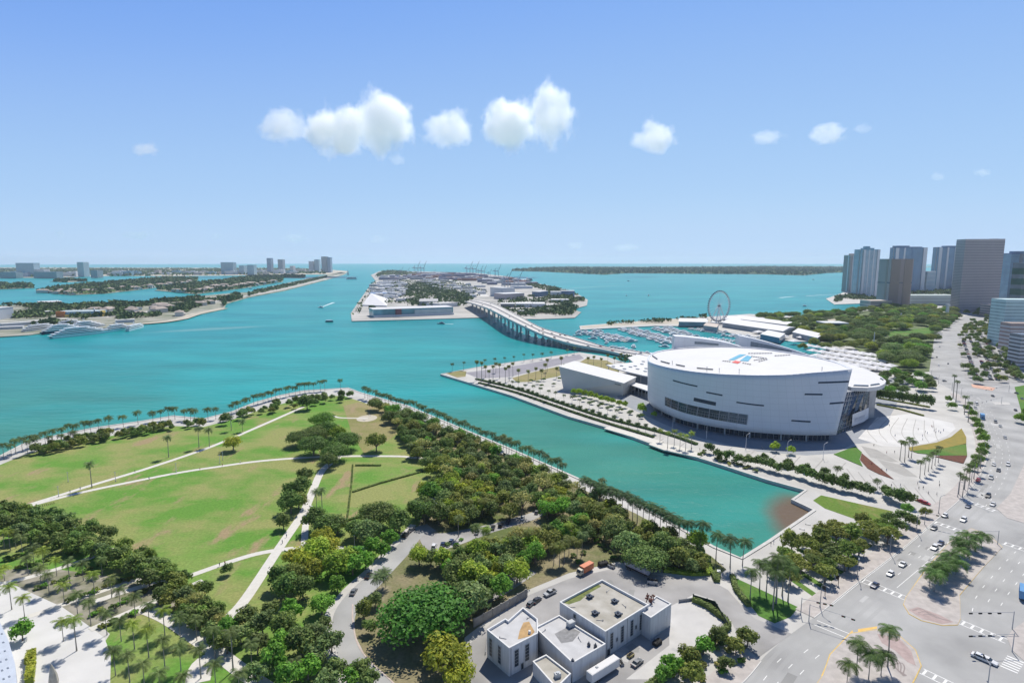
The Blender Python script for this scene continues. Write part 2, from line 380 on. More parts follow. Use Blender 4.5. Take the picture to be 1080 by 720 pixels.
# ------------------------------------------------------------------ lawns, paths, roads
def sheet(name, px, m, z, kind='structure', cam_z=0.0, pts=None):
    P = pts if pts is not None else GP(px, cam_z)
    b = MB(); b.sheet(P, z); return tag(b.build(name, m), kind=kind)
def slab(name, px, m, z=.13, pts=None):
    P = pts if pts is not None else GP(px)
    b = MB(); b.prism([(p[0], p[1]) for p in P], -.3, z); return tag(b.build(name, m), kind='structure')
def strip_path(name, px, width, m, z, kind='structure', smooth=5):
    P = smooth_line(GP(px), smooth) if smooth else GP(px); L, Q = ribbon(P, width)
    b = MB(); b.strip([(p.x, p.y, z) for p in Q], [(p.x, p.y, z) for p in L]); return tag(b.build(name, m), kind=kind)
def lawn_material(name, green, tan, earth, amt=.5):
    m = bpy.data.materials.new(name); m.use_nodes = True; n = m.node_tree; p = n.nodes['Principled BSDF']
    p.inputs['Roughness'].default_value = .95; p.inputs['Specular IOR Level'].default_value = .15
    geo = n.nodes.new('ShaderNodeNewGeometry')
    def nz(scale, det, st=(1, 1, 1), off=(0, 0, 0)):
        mp = n.nodes.new('ShaderNodeMapping'); mp.inputs['Scale'].default_value = st; mp.inputs['Location'].default_value = off
        n.links.new(geo.outputs['Position'], mp.inputs[0]); t = n.nodes.new('ShaderNodeTexNoise'); t.inputs['Scale'].default_value = scale; t.inputs['Detail'].default_value = det
        t.inputs['Roughness'].default_value = .6; n.links.new(mp.outputs[0], t.inputs['Vector']); return t.outputs[0]
    def mr(src, a, b_, c_=0., d=1.):
        r = n.nodes.new('ShaderNodeMapRange'); n.links.new(src, r.inputs[0])
        for i, v in enumerate((a, b_, c_, d)): r.inputs[i + 1].default_value = v
        return r.outputs[0]
    def mix(f, a, b_):
        x = n.nodes.new('ShaderNodeMix'); x.data_type = 'RGBA'; n.links.new(f, x.inputs[0])
        for k, v in ((6, a), (7, b_)):
            if isinstance(v, tuple): x.inputs[k].default_value = (*v, 1)
            else: n.links.new(v, x.inputs[k])
        return x.outputs[2]
    lo = .62 - amt * .25
    c = mix(mr(nz(.022, 7, (1, 1.5, 1)), lo - .06, lo + .1), green, tan)
    c = mix(mr(nz(.05, 5, (1.3, .5, 1), (40, 9, 0)), .57, .66), c, earth)
    c = mix(mr(nz(.012, 3, (1, 1, 1), (7, 90, 0)), .52, .66, 0, .7), c, tuple(g * 1.12 for g in green))
    vm = n.nodes.new('ShaderNodeVectorMath'); vm.operation = 'SCALE'; n.links.new(c, vm.inputs[0]); n.links.new(mr(nz(.9, 5), .3, .7, .78, 1.22), vm.inputs['Scale'])
    n.links.new(vm.outputs[0], p.inputs['Base Color']); MATS[name] = m; return m
M_lawn = lawn_material('park_lawn_grass', (.12, .26, .042), (.265, .285, .10), (.32, .25, .14), .6)
M_lawn2 = lawn_material('trimmed_grass', (.085, .19, .035), (.17, .21, .06), (.16, .2, .05), .2)
M_grove = lawn_material('grove_soil', (.12, .15, .05), (.25, .22, .13), (.34, .29, .21), .75)
M_tan = lawn_material('dry_grass', (.22, .22, .08), (.30, .26, .13), (.32, .25, .15), .7)
M_path = mat('path_concrete', (.62, .60, .55), .85, .06, .5)
M_walk = mat('sidewalk_concrete', (.50, .485, .46), .85, .09, .25, detail=6)
M_pink = mat('pink_pavers', (.45, .415, .39), .85, .15, .35, detail=5)
M_white = mat('white_plaza_stone', (.60, .595, .58), .75, .09, .08, detail=9)
def asphalt(name, c, c2):
    return mat(name, c, .9, 0, .05, c2=c2, detail=8, stretch=(1, 1, 1))
M_road = asphalt('sun_bleached_asphalt', (.29, .29, .285), (.44, .44, .43))
M_yard = asphalt('yard_asphalt', (.24, .235, .23), (.44, .43, .42))
M_mulch = mat('red_mulch', (.13, .05, .03), .95, .3, .8, detail=5)
M_flower = mat('flower_bed', (.32, .24, .05), .95, .3, .25, c2=(.22, .20, .04), detail=6)
sheet('park_lawn', [(-80, 575), (-80, 506), (0, 490), (24, 480), (60, 470), (105, 461.5), (150, 454), (182, 449), (215, 450), (246, 442), (272, 433), (300, 425), (330, 418.5), (362, 417), (388, 426), (440, 450), (472, 470), (482, 500), (452, 530), (438, 560), (414, 576), (392, 598), (365, 620), (343, 648), (338, 680), (352, 712), (385, 760), (100, 760), (95, 700), (116, 668), (98, 652), (0, 600)], M_lawn, .02)
sheet('grove_ground', [(388, 426), (430, 436), (487, 460), (540, 483), (615, 516), (670, 541), (710, 563), (750, 586), (766, 600), (757, 607), (735, 604), (690, 600), (652, 592), (600, 604), (556, 622), (520, 649), (490, 672), (486, 770), (425, 770), (388, 697), (375, 670), (372, 640), (380, 627), (400, 612), (422, 592), (440, 567), (438, 560), (452, 530), (482, 500), (472, 470), (440, 450)], M_grove, .03)
sheet('bare_field', [(362, 428), (378, 424), (420, 436), (428, 452), (400, 470), (384, 478), (372, 460)], M_tan, .04)
M_path2 = M_path
PATHS = [
 ([(-90, 566), (-40, 551), (10, 538), (60, 523), (100, 510.5), (150, 495.5), (200, 479), (230, 468), (270, 451), (320, 429)], 3.4),
 ([(22, 536), (60, 525.5), (100, 516), (182, 499.5), (230, 492), (270, 486.5), (312, 483), (357, 481), (420, 481), (436, 482.5), (470, 484)], 3.2),
 ([(100, 634), (150, 618), (190, 610), (237, 594), (270, 584), (300, 579), (320, 578), (377, 577.5), (400, 574)], 3.2),
 ([(225, 668), (242, 650), (260, 630), (295, 577), (320, 540), (330, 517), (340, 496), (357, 482)], 4.2),
 ([(325, 538), (322, 556), (321, 578)], 3.0),
 ([(388, 441), (360, 440.5), (350, 438)], 2.4),
 ([(148, 640), (176, 652), (206, 672), (232, 690), (256, 708), (300, 738)], 5.0),
 ([(208, 720), (214, 700), (232, 690)], 7.0), ([(0, 616), (40, 606), (90, 590), (120, 578)], 3.0), ([(30, 650), (70, 636), (110, 622), (160, 606)], 3.0), ([(95, 664), (130, 648), (170, 631), (214, 612)], 3.0),
]
for i_, (px, wd) in enumerate(PATHS): strip_path('path', px, wd, M_path, .06 + .004 * i_)
q = G(387, 441); b = MB(); b.sheet([(q.x + 8 * math.cos(k * .3142), q.y + 10 * math.sin(k * .3142)) for k in range(20)], .07); tag(b.build('round_court', M_sand), kind='structure')
# white plaza lower left, with paler approach
sheet('white_plaza', [(-90, 640), (0, 613), (18, 618), (66, 640), (97, 662), (110, 672), (117, 690), (116, 730), (110, 800), (-90, 800)], M_white, .045)
sheet('garden_paving', [(-80, 578), (0, 600), (60, 600), (150, 612), (200, 640), (150, 648), (97, 662), (66, 640), (18, 618), (0, 613), (-80, 630)], mat('garden_gravel', (.36, .33, .28), .9, .2, .15, c2=(.14, .15, .07), detail=6), .035)
# park road and parking
strip_path('park_road', [(455, 556), (438, 562), (424, 579), (408, 596), (388, 617), (370, 634), (360, 655), (364, 685), (384, 712), (420, 745), (450, 790)], 9.0, M_road, .07)
strip_path('park_road_sidewalk', [(436, 553), (419, 571), (402, 588), (386, 604), (366, 622), (350, 642), (345, 662), (350, 690), (364, 712), (395, 745)], 3.2, M_walk, .10)
strip_path('park_road_kerb', [(372, 637), (372, 652), (376, 675), (388, 695), (412, 717), (428, 735)], .5, mat('pink_kerb', (.5, .42, .37)), .13)
sheet('parking_lot', [(440, 562), (470, 562), (520, 552), (556, 542), (580, 533), (585, 538), (560, 549), (520, 561), (480, 576), (452, 584), (446, 576)], M_yard, .055)
sheet('parking_spur', [(520, 612), (556, 598), (566, 604), (540, 622), (508, 640), (500, 630)], M_yard, .055)
sheet('yard', [(480, 770), (494, 680), (520, 655), (556, 628), (600, 610), (652, 598), (690, 606), (735, 610), (752, 613), (768, 622), (782, 638), (796, 652), (816, 660), (835, 668), (800, 693), (788, 684), (778, 668), (770, 652), (730, 690), (640, 790)], M_yard, .05)
sheet('yard_slab', [(705, 640), (733, 626), (752, 632), (766, 652), (725, 688), (690, 716), (660, 716), (706, 680)], mat('pale_concrete', (.52, .51, .49), .85, .07, .2, detail=7), .06)
# small lawns near the boulevard
sheet('corner_lawn', [(771, 607), (795, 618), (842, 640), (834, 650), (817, 657), (800, 649), (787, 632)], M_lawn2, .05)
sheet('terrace_lawn', [(857.5, 527.5), (866, 522), (942, 539), (932, 553), (910, 550), (870, 536)], lawn_material('terrace_grass', (.12, .20, .035), (.2, .22, .06), (.26, .22, .09), .3), .05)
A0, A1, B0, B1 = G(813, 600), G(880, 548), G(858, 632), G(930, 566)
for k in range(9):
    t0, t1 = k / 9 + .02, k / 9 + .062
    P = [A0.lerp(A1, t0), A0.lerp(A1, t1), B0.lerp(B1, t1), B0.lerp(B1, t0)]
    sheet('grass_strip', None, M_lawn2, .05, pts=P)
sheet('arena_lawn', [(879, 479), (902, 470.7), (909, 477), (906.5, 484.6), (910, 492)], M_lawn2, .25)
sheet('mulch_bed', [(909, 478), (943, 505.7), (927, 500), (915, 494), (907, 484.8)], M_mulch, .25)
sheet('flower_strip', [(958, 472), (988, 466.7), (1003, 461), (1014, 452), (1019, 461), (1019, 468), (995, 473), (960, 475.7)], M_flower, .35)
sheet('arena_lawn', [(962, 476), (1019, 468.6), (1020, 480.5), (993, 480.5), (968, 478)], M_lawn2, .3)
sheet('mulch_bed', [(985, 481.5), (996, 480.6), (1020, 480.8), (1016, 489)], M_mulch, .32)
sheet('white_forecourt', [(925, 440), (960, 436), (1005, 446), (1008, 452), (998, 460), (980, 467), (950, 471), (930, 470), (905, 462)], M_white, .02)
M_grey = mat('grey_pavers', (.36, .35, .33), .85, .08, .3)
for k in range(7): strip_path('paver_line', [(930 + k * 9, 438.5 + k * .9), (915 + k * 12, 452 + k * 1.2), (925 + k * 11, 466 + k * .2)], .4, M_grey, .04 + .004 * k)
for k in range(9): strip_path('paver_line', [(700 + k * 24, 462 + k * 3.2), (690 + k * 24, 470 + k * 3.6)], .6, M_grey, .04, smooth=1)
for k in range(8): strip_path('paver_line', [(893 + k * 12, 494 + k * 3.4), (905 + k * 12, 510 + k * 3.2)], .6, M_grey, .04, smooth=1)
sheet('paver_bands', [(908, 470), (925, 474), (948, 487), (940, 487), (918, 482)], M_grey, .02)
sheet('paver_bands', [(925, 484), (950, 490), (968, 503), (955, 502), (935, 494)], M_grey, .02)
sheet('breakwater_top', [(613, 344), (680, 338.6), (745, 334.8), (752, 338), (745, 341), (690, 341.8), (640, 344), (614, 346)], M_sand, .03)
sheet('arena_shade_apron', [(640, 405), (700, 392), (960, 400), (938, 440), (930, 466), (900, 468), (880, 478), (850, 480), (800, 476), (740, 462), (700, 447), (660, 428)], mat('apron_paving_shade', (.27, .29, .32), .8, .08, .2), .015)  # arena's cast shade put into the colour: a darker, bluer sheet over pale paving
# the spit: asphalt walk, dry lawn, path
sheet('service_walk', [(490, 393), (545, 385.5), (611, 373.5), (616, 378), (560, 392), (536, 397.5), (505, 399)], mat('lavender_asphalt', (.28, .27, .30), .9, .1, .05), .03)
sheet('dry_lawn', [(540, 398.5), (565, 391.5), (600, 384), (600, 392), (588, 397), (558, 402.5), (545, 403)], M_tan, .03)
sheet('dry_lawn', [(470, 393.5), (484, 390.8), (492, 391.5), (491, 397), (482, 398)], M_tan, .03)
sheet('dry_lawn', [(618, 378), (640, 380), (655, 388), (650, 396), (625, 390), (608, 384)], M_tan, .03)
# boulevard
KERB = [(700, 790), (740, 754), (784, 718), (807, 691), (826, 674), (858, 651), (904, 614), (950, 579), (982, 552), (1008, 530), (1024, 514), (1036, 495), (1042, 474), (1036, 452), (1024, 428), (1006, 412), (990, 404), (978, 390), (981, 370), (986, 355), (1006, 341), (1018, 333)]
sheet('boulevard', KERB + [(1040, 331), (1300, 331), (1900, 790)], M_road, .012)
K = smooth_line(GP(KERB), 4)
def offset_line(P, d):
    out = []
    for i, p in enumerate(P):
        t = P[min(i + 1, len(P) - 1)] - P[max(i - 1, 0)]; t.z = 0; t.normalize(); out.append(p + Vector((-t.y, t.x, 0)) * d)
    return out
def raised(name, P, w0, w1, z, m):
    """a raised strip between offsets w0 and w1 of a kerb line, with a real kerb face"""
    a, c_ = offset_line(P, w0), offset_line(P, w1)
    b = MB(); b.strip([(p.x, p.y, z) for p in a], [(p.x, p.y, z) for p in c_]); b.strip([(p.x, p.y, -.1) for p in a], [(p.x, p.y, z) for p in a]); b.strip([(p.x, p.y, z) for p in c_], [(p.x, p.y, -.1) for p in c_])
    return tag(b.build(name, m), kind='structure')
n0 = [i for i, p in enumerate(K) if PX(p)[1] < 652][0]
raised('sidewalk', K[n0:60], .0, 6.5, .14, M_pink)
raised('sidewalk', K[:12], .0, 8, .14, M_pink)
M_curb = mat('kerb_concrete', (.60, .59, .56), .85, .06, .4)
raised('kerb', K[n0:60], -.35, -.01, .15, M_curb)
raised('kerb', K[:12], -.35, -.01, .15, M_curb)
M_yel = mat('yellow_kerb_paint', (.60, .42, .12), .7, .15, .6)
MED1 = [(953, 637), (959, 647), (972, 654), (994, 659), (1010, 658.5), (1013, 652), (1012, 627), (1037, 598), (1057, 577), (1044, 565), (1024, 557), (1002, 571), (977, 600), (956, 629)]
MED2 = [(897, 668), (925, 664), (948, 670), (965, 685), (971, 702), (965, 714), (940, 760), (820, 780), (868, 712), (876, 690)]
def median(px, m):
    P = GP(px); c = sum(P, Vector()) / len(P); slab('median', None, m, .13, pts=P)
    rim = [c + (p - c) * (1 + .35 / (p - c).length) for p in P]; slab('median_kerb', None, M_yel if px is not MED1 or True else M_curb, .11, pts=rim)
median(MED1, M_pink); median(MED2, M_pink)
M_wave = mat('dark_paver_wave', (.27, .23, .22), .85, .1, .5); M_rose = mat('rose_pavers', (.40, .31, .29), .85, .14, .5)
sheet('rose_paving', [(958, 643), (968, 640), (990, 648), (1006, 656), (994, 658), (973, 652.5)], M_rose, .14)
sheet('rose_paving', [(925, 668), (948, 673), (961, 686), (966, 702), (957, 698), (944, 686), (930, 678)], M_rose, .14)
for k in range(5): strip_path('paver_wave', [(914 + k * 6, 690 + k * 3), (926 + k * 6, 683 + k * 4), (938 + k * 4, 692 + k * 3), (944 + k * 2, 704 + k * 2), (956, 712)], .35, M_wave, .15 + .004 * k)
for k in range(3): strip_path('paver_wave', [(962 + k * 6, 644 + k * 2), (972 + k * 6, 642 + k * 3), (984 + k * 4, 650 + k), (1002, 655)], .35, M_wave, .15 + .004 * k)
slab('block_ground', [(1051, 536), (1062, 546), (1086, 553), (1400, 640), (1400, 440), (1090, 462), (1080, 490), (1066, 520)], M_pink)
slab('corner_pavement', [(1062, 672), (1068, 664), (1085, 652), (1300, 560), (1400, 760), (1110, 726), (1086, 702), (1068, 686)], M_pink)
slab('parking_median', [(1010, 362), (1014, 349), (1026, 341), (1046, 341), (1056, 360), (1066, 392), (1064, 404), (1044, 407), (1026, 404), (1018, 399)], M_yard, .13)
slab('planted_median', [(1070, 408), (1092, 404), (1130, 440), (1120, 456), (1080, 444)], M_lawn2, .13)
slab('traffic_island', [(1046, 424), (1064, 424), (1066, 427), (1050, 427)], M_walk, .13)
slab('traffic_island', [(1024, 405), (1050, 409), (1047, 412), (1026, 408.5)], mat('orange_barrier_paving', (.6, .36, .26), .8, .2, .3), .16)
# painted markings: lane dashes, stop lines, crossings
M_paint = mat('road_paint', (.78, .78, .76), .7, .06, .8)
b = MB()
def dash(p, d, ln, wd, z=.022):
    nn = Vector((-d.y, d.x, 0)) * wd / 2; e = p + d * ln
    b.quad((p.x - nn.x, p.y - nn.y, z), (e.x - nn.x, e.y - nn.y, z), (e.x + nn.x, e.y + nn.y, z), (p.x + nn.x, p.y + nn.y, z))
def lane(P, off, y0, y1, step=11, ln=2.8, wd=.2):
    Q = resample(offset_line(P, off), step)
    for p, q in zip(Q, Q[1:]):
        x, y = PX(p)
        if y0 < y < y1: dash(p, (q - p).normalized(), ln, wd)
for off in (-3.9, -7.4, -10.9):
    lane(K, off, 395, 534); lane(K, off, 572, 606); lane(K, off, 684, 790)
lane(K, -10.9, 572, 622, 4, 4.1, .2); lane(K, -.6, 555, 640, 4, 4.1, .18)
KR = smooth_line(GP([(1012, 656), (1015, 628), (1040, 598), (1060, 578), (1075, 566)]), 5)
for off in (-3.6, -7.2, -10.8): lane(KR, off, 560, 648)
KL = smooth_line(GP([(960, 740), (971, 704), (1012, 656)]), 5)
def ladder(a, c_, wd=3.2, bars=True, solid=.3):
    A, C_ = G(*a), G(*c_); d = (C_ - A); L = d.length; d.normalize(); nn = Vector((-d.y, d.x, 0))
    dash(A + nn * wd / 2, d, L, solid); dash(A - nn * wd / 2, d, L, solid)
    if bars:
        k = 0.8
        while k < L - .5: dash(A + d * k - nn * (wd / 2 - .3), nn, wd - .6, .65); k += 2.6
ladder((908, 611), (959, 632)); ladder((1013, 655.5), (1062, 676)); ladder((972, 707), (1030, 735)); ladder((860, 656), (899, 672), 3.2, False)
ladder((1058, 572), (1100, 586)); ladder((985, 550), (1021, 562.5)); ladder((1012, 525), (1050, 539), 3.0)
a, c_ = G(1062, 691), G(1050, 709); d = (c_ - a).normalized(); r_ = (G(1080, 697) - a).normalized()
r_ = (r_ - d * r_.dot(d)).normalized()
for k in range(6): dash(a + d * k * 1.5, r_, 4.2, .55)
for px in ((936, 632), (946, 625)): pass
tag(b.build('road_markings', M_paint), kind='structure')
b = MB()
for P in ([(899, 664), (878, 686), (866, 712), (870, 713), (881, 690), (900, 668)], [(905, 663), (925, 660), (925, 662.5), (905, 666)], [(872, 702), (881, 702), (881, 704), (872, 704)], [(878, 690), (888, 688), (888, 690), (878, 692)]):
    b.sheet([(G(*p).x, G(*p).y) for p in P], .024)
tag(b.build('yellow_markings', mat('yellow_paint', (.70, .45, .12), .7, .1, .8)), kind='structure')
# darker tyre lanes of the boulevard
b = MB()
for off in (-2.1, -5.7, -9.2, -12.5):
    Q = [q for q in offset_line(K, off) if PX(q)[1] > 412]; L, Q2 = ribbon(Q, 1.3); b.strip([(p.x, p.y, .017) for p in L], [(p.x, p.y, .017) for p in Q2])
for off in (-1.9, -5.4, -9.0):
    L, Q2 = ribbon(offset_line(KR, off), 1.3); b.strip([(p.x, p.y, .017) for p in L], [(p.x, p.y, .017) for p in Q2])
tag(b.build('tyre_tracks', asphalt('worn_asphalt', (.325, .325, .32), (.40, .40, .39))), kind='structure')
# port road on the island
strip_path('port_road', [(512, 312.5), (500, 306), (488, 300), (476, 295.5), (462, 291.5)], 34, mat('port_road_concrete', (.58, .57, .54), .85, .05, .05), .1, smooth=3)
strip_path('quay_edge', [(372, 338), (430, 336.6), (502, 334.2)], 10, M_curb, .3, smooth=1)
# seawall caps
def cap(px, w=1.6, z=.35, d=.8):
    P = GP(px); L, Q = ribbon(P, w); bb = MB(); sgn = 1
    bb.strip([(p.x, p.y, z) for p in Q], [(p.x, p.y, z) for p in L]); bb.strip([(p.x, p.y, z) for p in L], [(p.x, p.y, -1.8) for p in L]); bb.strip([(p.x, p.y, -1.8) for p in Q], [(p.x, p.y, z) for p in Q])
    return tag(fixn(bb.build('seawall', M_wallc)), kind='structure')
cap(main_px[15:20] + [(753, 577), (782, 589)] if False else [(380, 414), (430, 428), (487, 452), (540, 474), (615, 507), (670, 531), (710, 553), (753, 577), (782, 589), (811, 571), (859, 538), (836, 527), (850, 517), (810, 506), (748, 486), (685, 467), (640, 450.5), (600, 439), (540, 417), (465, 394.5), (502, 387.5), (540, 382), (612, 371.5)])
cap([(-60, 492), (0, 481), (25, 468), (60, 459), (100, 451), (150, 444), (182, 438.5), (215, 441.5), (245, 434), (270, 424), (295, 417), (320, 412), (367, 409), (380, 414)])
slab('dock', [(637, 452), (642, 450), (700, 466), (694, 469)], M_path, .4)
slab('dock', [(684, 469), (690, 466.5), (716, 471), (742, 480), (737, 483), (700, 475)], M_path, .5)

# repaired patches and cracks in the asphalt
rp0 = random.Random(17); M_patch = asphalt('asphalt_patch', (.22, .22, .215), (.33, .33, .32)); M_patch2 = asphalt('pale_asphalt_patch', (.42, .42, .41), (.50, .50, .49)); PZ = .0185
for i in range(34):
    if i < 20: off = rp0.uniform(-13, -1.5); q = offset_line(K, off); j = rp0.randrange(6, len(q) - 26); c_ = q[j]; d = (q[j + 1] - q[j]).normalized(); z_ = PZ
    else: c_ = G(rp0.uniform(560, 760), rp0.uniform(612, 700)); d = Vector((rp0.uniform(-1, 1), rp0.uniform(-1, 1), 0)).normalized(); z_ = .068
    nn = Vector((-d.y, d.x, 0)); a_, b_ = rp0.uniform(1.5, 6), rp0.uniform(.6, 1.8); bb = MB(); bb.sheet([(v.x, v.y) for v in (c_ - d * a_ - nn * b_, c_ + d * a_ - nn * b_ * .9, c_ + d * a_ * .96 + nn * b_, c_ - d * a_ + nn * b_)], z_ + i * .0002)
    tag(bb.build('asphalt_patch', M_patch if rp0.random() < .6 else M_patch2), kind='structure')
# ------------------------------------------------------------------ the arena
from mathutils.bvhtree import BVHTree
M_shell = mat('white_shell_panels', (.71, .72, .745), .45, .035, .06, detail=6)
def add_seams(m, cx, cy, zstep, astep, dark=.90):
    n = m.node_tree; p = n.nodes['Principled BSDF']; src = p.inputs['Base Color'].links[0].from_socket
    geo = n.nodes.new('ShaderNodeTexCoord'); sp_ = n.nodes.new('ShaderNodeSeparateXYZ'); n.links.new(geo.outputs['Object'], sp_.inputs[0])
    def mt(op, a, b=None):
        x = n.nodes.new('ShaderNodeMath'); x.operation = op
        for k, v in enumerate((a, b)):
            if v is None: continue
            if isinstance(v, (int, float)): x.inputs[k].default_value = v
            else: n.links.new(v, x.inputs[k])
        return x.outputs[0]
    ang = mt('ARCTAN2', sp_.outputs[1], sp_.outputs[0])
    l1 = mt('LESS_THAN', mt('FRACT', mt('DIVIDE', sp_.outputs[2], zstep)), .06); l2 = mt('LESS_THAN', mt('FRACT', mt('DIVIDE', ang, astep)), .04)
    f = mt('MAXIMUM', l1, l2); k_ = mt('SUBTRACT', 1.0, mt('MULTIPLY', f, 1 - dark))
    vm = n.nodes.new('ShaderNodeVectorMath'); vm.operation = 'SCALE'; n.links.new(src, vm.inputs[0]); n.links.new(k_, vm.inputs['Scale']); n.links.new(vm.outputs[0], p.inputs['Base Color'])
add_seams(M_shell, 0, 0, 4.2, .075, .88)
M_roofw = mat('white_roof_membrane', (.62, .62, .62), .6, .03, .06, detail=7)
M_glass = mat('dark_glass', (.035, .05, .07), .12, .3, .4, spec=.7)
M_slot = mat('dark_recess', (.02, .035, .06), .3, .2, 1.)
M_mull = mat('grey_metal', (.30, .31, .33), .5, .1, 1., metal=.2)
M_conc = mat('plain_concrete', (.42, .42, .42), .8, .1, .2, detail=6)
RIM = [(683, 378, 41), (683.6, 380, 41), (687, 382.3, 41.2), (694, 384.8, 41.5), (708, 388, 42), (730, 391.5, 42.8), (756, 394, 43.5), (778, 395, 44), (801, 395.5, 44.6), (830, 395, 45.6), (856, 393, 46.6), (880, 391, 47.4), (899, 389, 48)]
BOT = [(683, 419), (684, 423), (688, 428), (695, 432), (706, 437.5), (722, 443.3), (748, 449), (770, 452.5), (792, 455.4), (820, 457.6), (843, 458.6), (864, 458.9), (882, 458.5)]
SB = 5.0
top = smooth_line([G(x, y, z) for x, y, z in RIM], 4); bot = smooth_line([G(x, y, SB) for x, y in BOT], 4)
BACK = [(884, 382, 45), (862, 376.5, 44), (840, 372.5, 43.5), (819, 369.5, 43), (795, 366.6, 42.5), (767, 365.2, 42), (742, 365.5, 42), (719, 366.7, 41.5), (703, 368.4, 41), (692, 370.6, 41), (685, 374, 41)]
tb = smooth_line([top[-1]] + [G(*p) for p in BACK] + [top[0]], 3)[1:-1]
cen = sum(top + tb, Vector()) / len(top + tb); base0 = Vector((cen.x, cen.y, 0))
AR = thing('arena', 'huge white oval arena with leaning blank walls and slit windows beside the slip', 'arena', base0)
def loc(p): return Vector(p) - base0
NT = len(top)
bb = []
for i, p in enumerate(tb):
    t = (i + 1) / (len(tb) + 1); f = .9; q = cen + (p - cen) * f; q.z = SB
    wgt = min(1, t * 6); q = bot[-1].lerp(q, min(1, t * 5)) if t < .2 else q
    if t > .85: q = q.lerp(bot[0], (t - .85) / .15)
    q.z = SB; bb.append(q)
m = MB(); NV = 10
ring_t = top + tb; ring_b = bot + bb; n = len(ring_t)
g = []
for k in range(NV + 1):
    v = k / NV; g.append([m.vert(loc(b_.lerp(t_, v))) for b_, t_ in zip(ring_b, ring_t)])
for k in range(NV):
    for i in range(n): j = (i + 1) % n; m.face([g[k][i], g[k][j], g[k + 1][j], g[k + 1][i]])
# parapet lip and inner face
cxy = Vector((cen.x, cen.y, 0))
def inw(p, d):
    q = Vector((cen.x - p.x, cen.y - p.y, 0)).normalized() * d; return Vector((p.x + q.x, p.y + q.y, p.z))
i0 = [m.vert(loc(inw(p, 1.6))) for p in ring_t]; i1 = [m.vert(loc(inw(p, 1.6) - Vector((0, 0, 1.2)))) for p in ring_t]
for i in range(n): j = (i + 1) % n; m.face([g[NV][i], g[NV][j], i0[j], i0[i]]); m.face([i0[i], i0[j], i1[j], i1[i]])
# soffit
s0 = [m.vert(loc(inw(p, 6))) for p in ring_b]
for i in range(n): j = (i + 1) % n; m.face([g[0][j], g[0][i], s0[i], s0[j]])
sh = fixn(m.build('shell', M_shell, AR, smooth=True))
m = MB(); ir = [inw(p, 1.6) - Vector((0, 0, .8)) for p in ring_t]; rings = []
for k in range(6):
    f = 1 - k / 6; rings.append([m.vert(loc(Vector((cen.x + (p.x - cen.x) * f, cen.y + (p.y - cen.y) * f, p.z * f + 45.5 * (1 - f) + 1.0 * (1 - f * f))))) for p in ir])
for a, c_ in zip(rings, rings[1:]):
    for i in range(n): j = (i + 1) % n; m.face([a[i], a[j], c_[j], c_[i]])
cc = m.vert(loc((cen.x, cen.y, 46.5)))
for i in range(n): m.face([rings[-1][i], rings[-1][(i + 1) % n], cc])
rf = m.build('roof', M_roofw, AR, smooth=True)
bvh = BVHTree.FromPolygons([Vector(v) + base0 for v in m.v], m.f)
def on_roof(px, py):
    d = (GD(px, py, 1000) - Vector((0, 0, CAM_H))).normalized(); h = bvh.ray_cast(Vector((0, 0, CAM_H)), d)[0]
    return loc(h) + Vector((0, 0, .12)) if h else None
def roof_mark(name, quads, c):
    mm = MB()
    for qd in quads:
        N_ = 8 if len(quads) < 3 and name == 'roof_logo' else 2; V_ = {}
        for i in range(N_ + 1):
            for j in range(N_ + 1):
                u, v = i / N_, j / N_; x = (qd[0][0] * (1 - u) + qd[1][0] * u) * (1 - v) + (qd[3][0] * (1 - u) + qd[2][0] * u) * v; y = (qd[0][1] * (1 - u) + qd[1][1] * u) * (1 - v) + (qd[3][1] * (1 - u) + qd[2][1] * u) * v
                p = on_roof(x, y); V_[i, j] = mm.vert(p + Vector((0, 0, .1))) if p else None
        for i in range(N_):
            for j in range(N_):
                q = [V_[i, j], V_[i + 1, j], V_[i + 1, j + 1], V_[i, j + 1]]
                if all(k is not None for k in q): mm.face(q)
    return fixn(mm.build(name, c, rf))
roof_mark('roof_logo', [[(768.3, 379.5), (780.5, 373.7), (787, 373.9), (774, 380)], [(780, 380.6), (788, 374.8), (793, 376.4), (789, 381.2)]], mat('pale_blue_roof_paint', (.05, .34, .52), .6, .05, .1))
roof_mark('roof_logo', [[(771.5, 382.2), (775.5, 380.4), (781.8, 381.6), (778, 383.6)]], mat('red_roof_paint', (.62, .04, .03), .6, .05, .1))
rng = random.Random(3); qs = []
for (x0, y0, x1, y1, k) in ((762, 380.4, 771, 381.2, 4), (783, 382.6, 792.5, 384.4, 4), (789, 372.4, 815, 372.2, 9), (792, 375.6, 806, 377.4, 6), (795, 379.6, 809, 377.2, 6), (800, 380.8, 810, 378.2, 4), (817, 374.8, 834, 374, 6)):
    for i in range(k):
        t = i / k; x, y = x0 + (x1 - x0) * t, y0 + (y1 - y0) * t; wd = (x1 - x0) / k * .72
        qs.append([(x, y), (x + wd, y - .25), (x + wd + .3, y + .45), (x + .2, y + .8 + rng.random() * .3)])
for q_ in qs: roof_mark('roof_letter', [q_], mat('dark_roof_paint', (.03, .03, .05), .6, .1, .3))
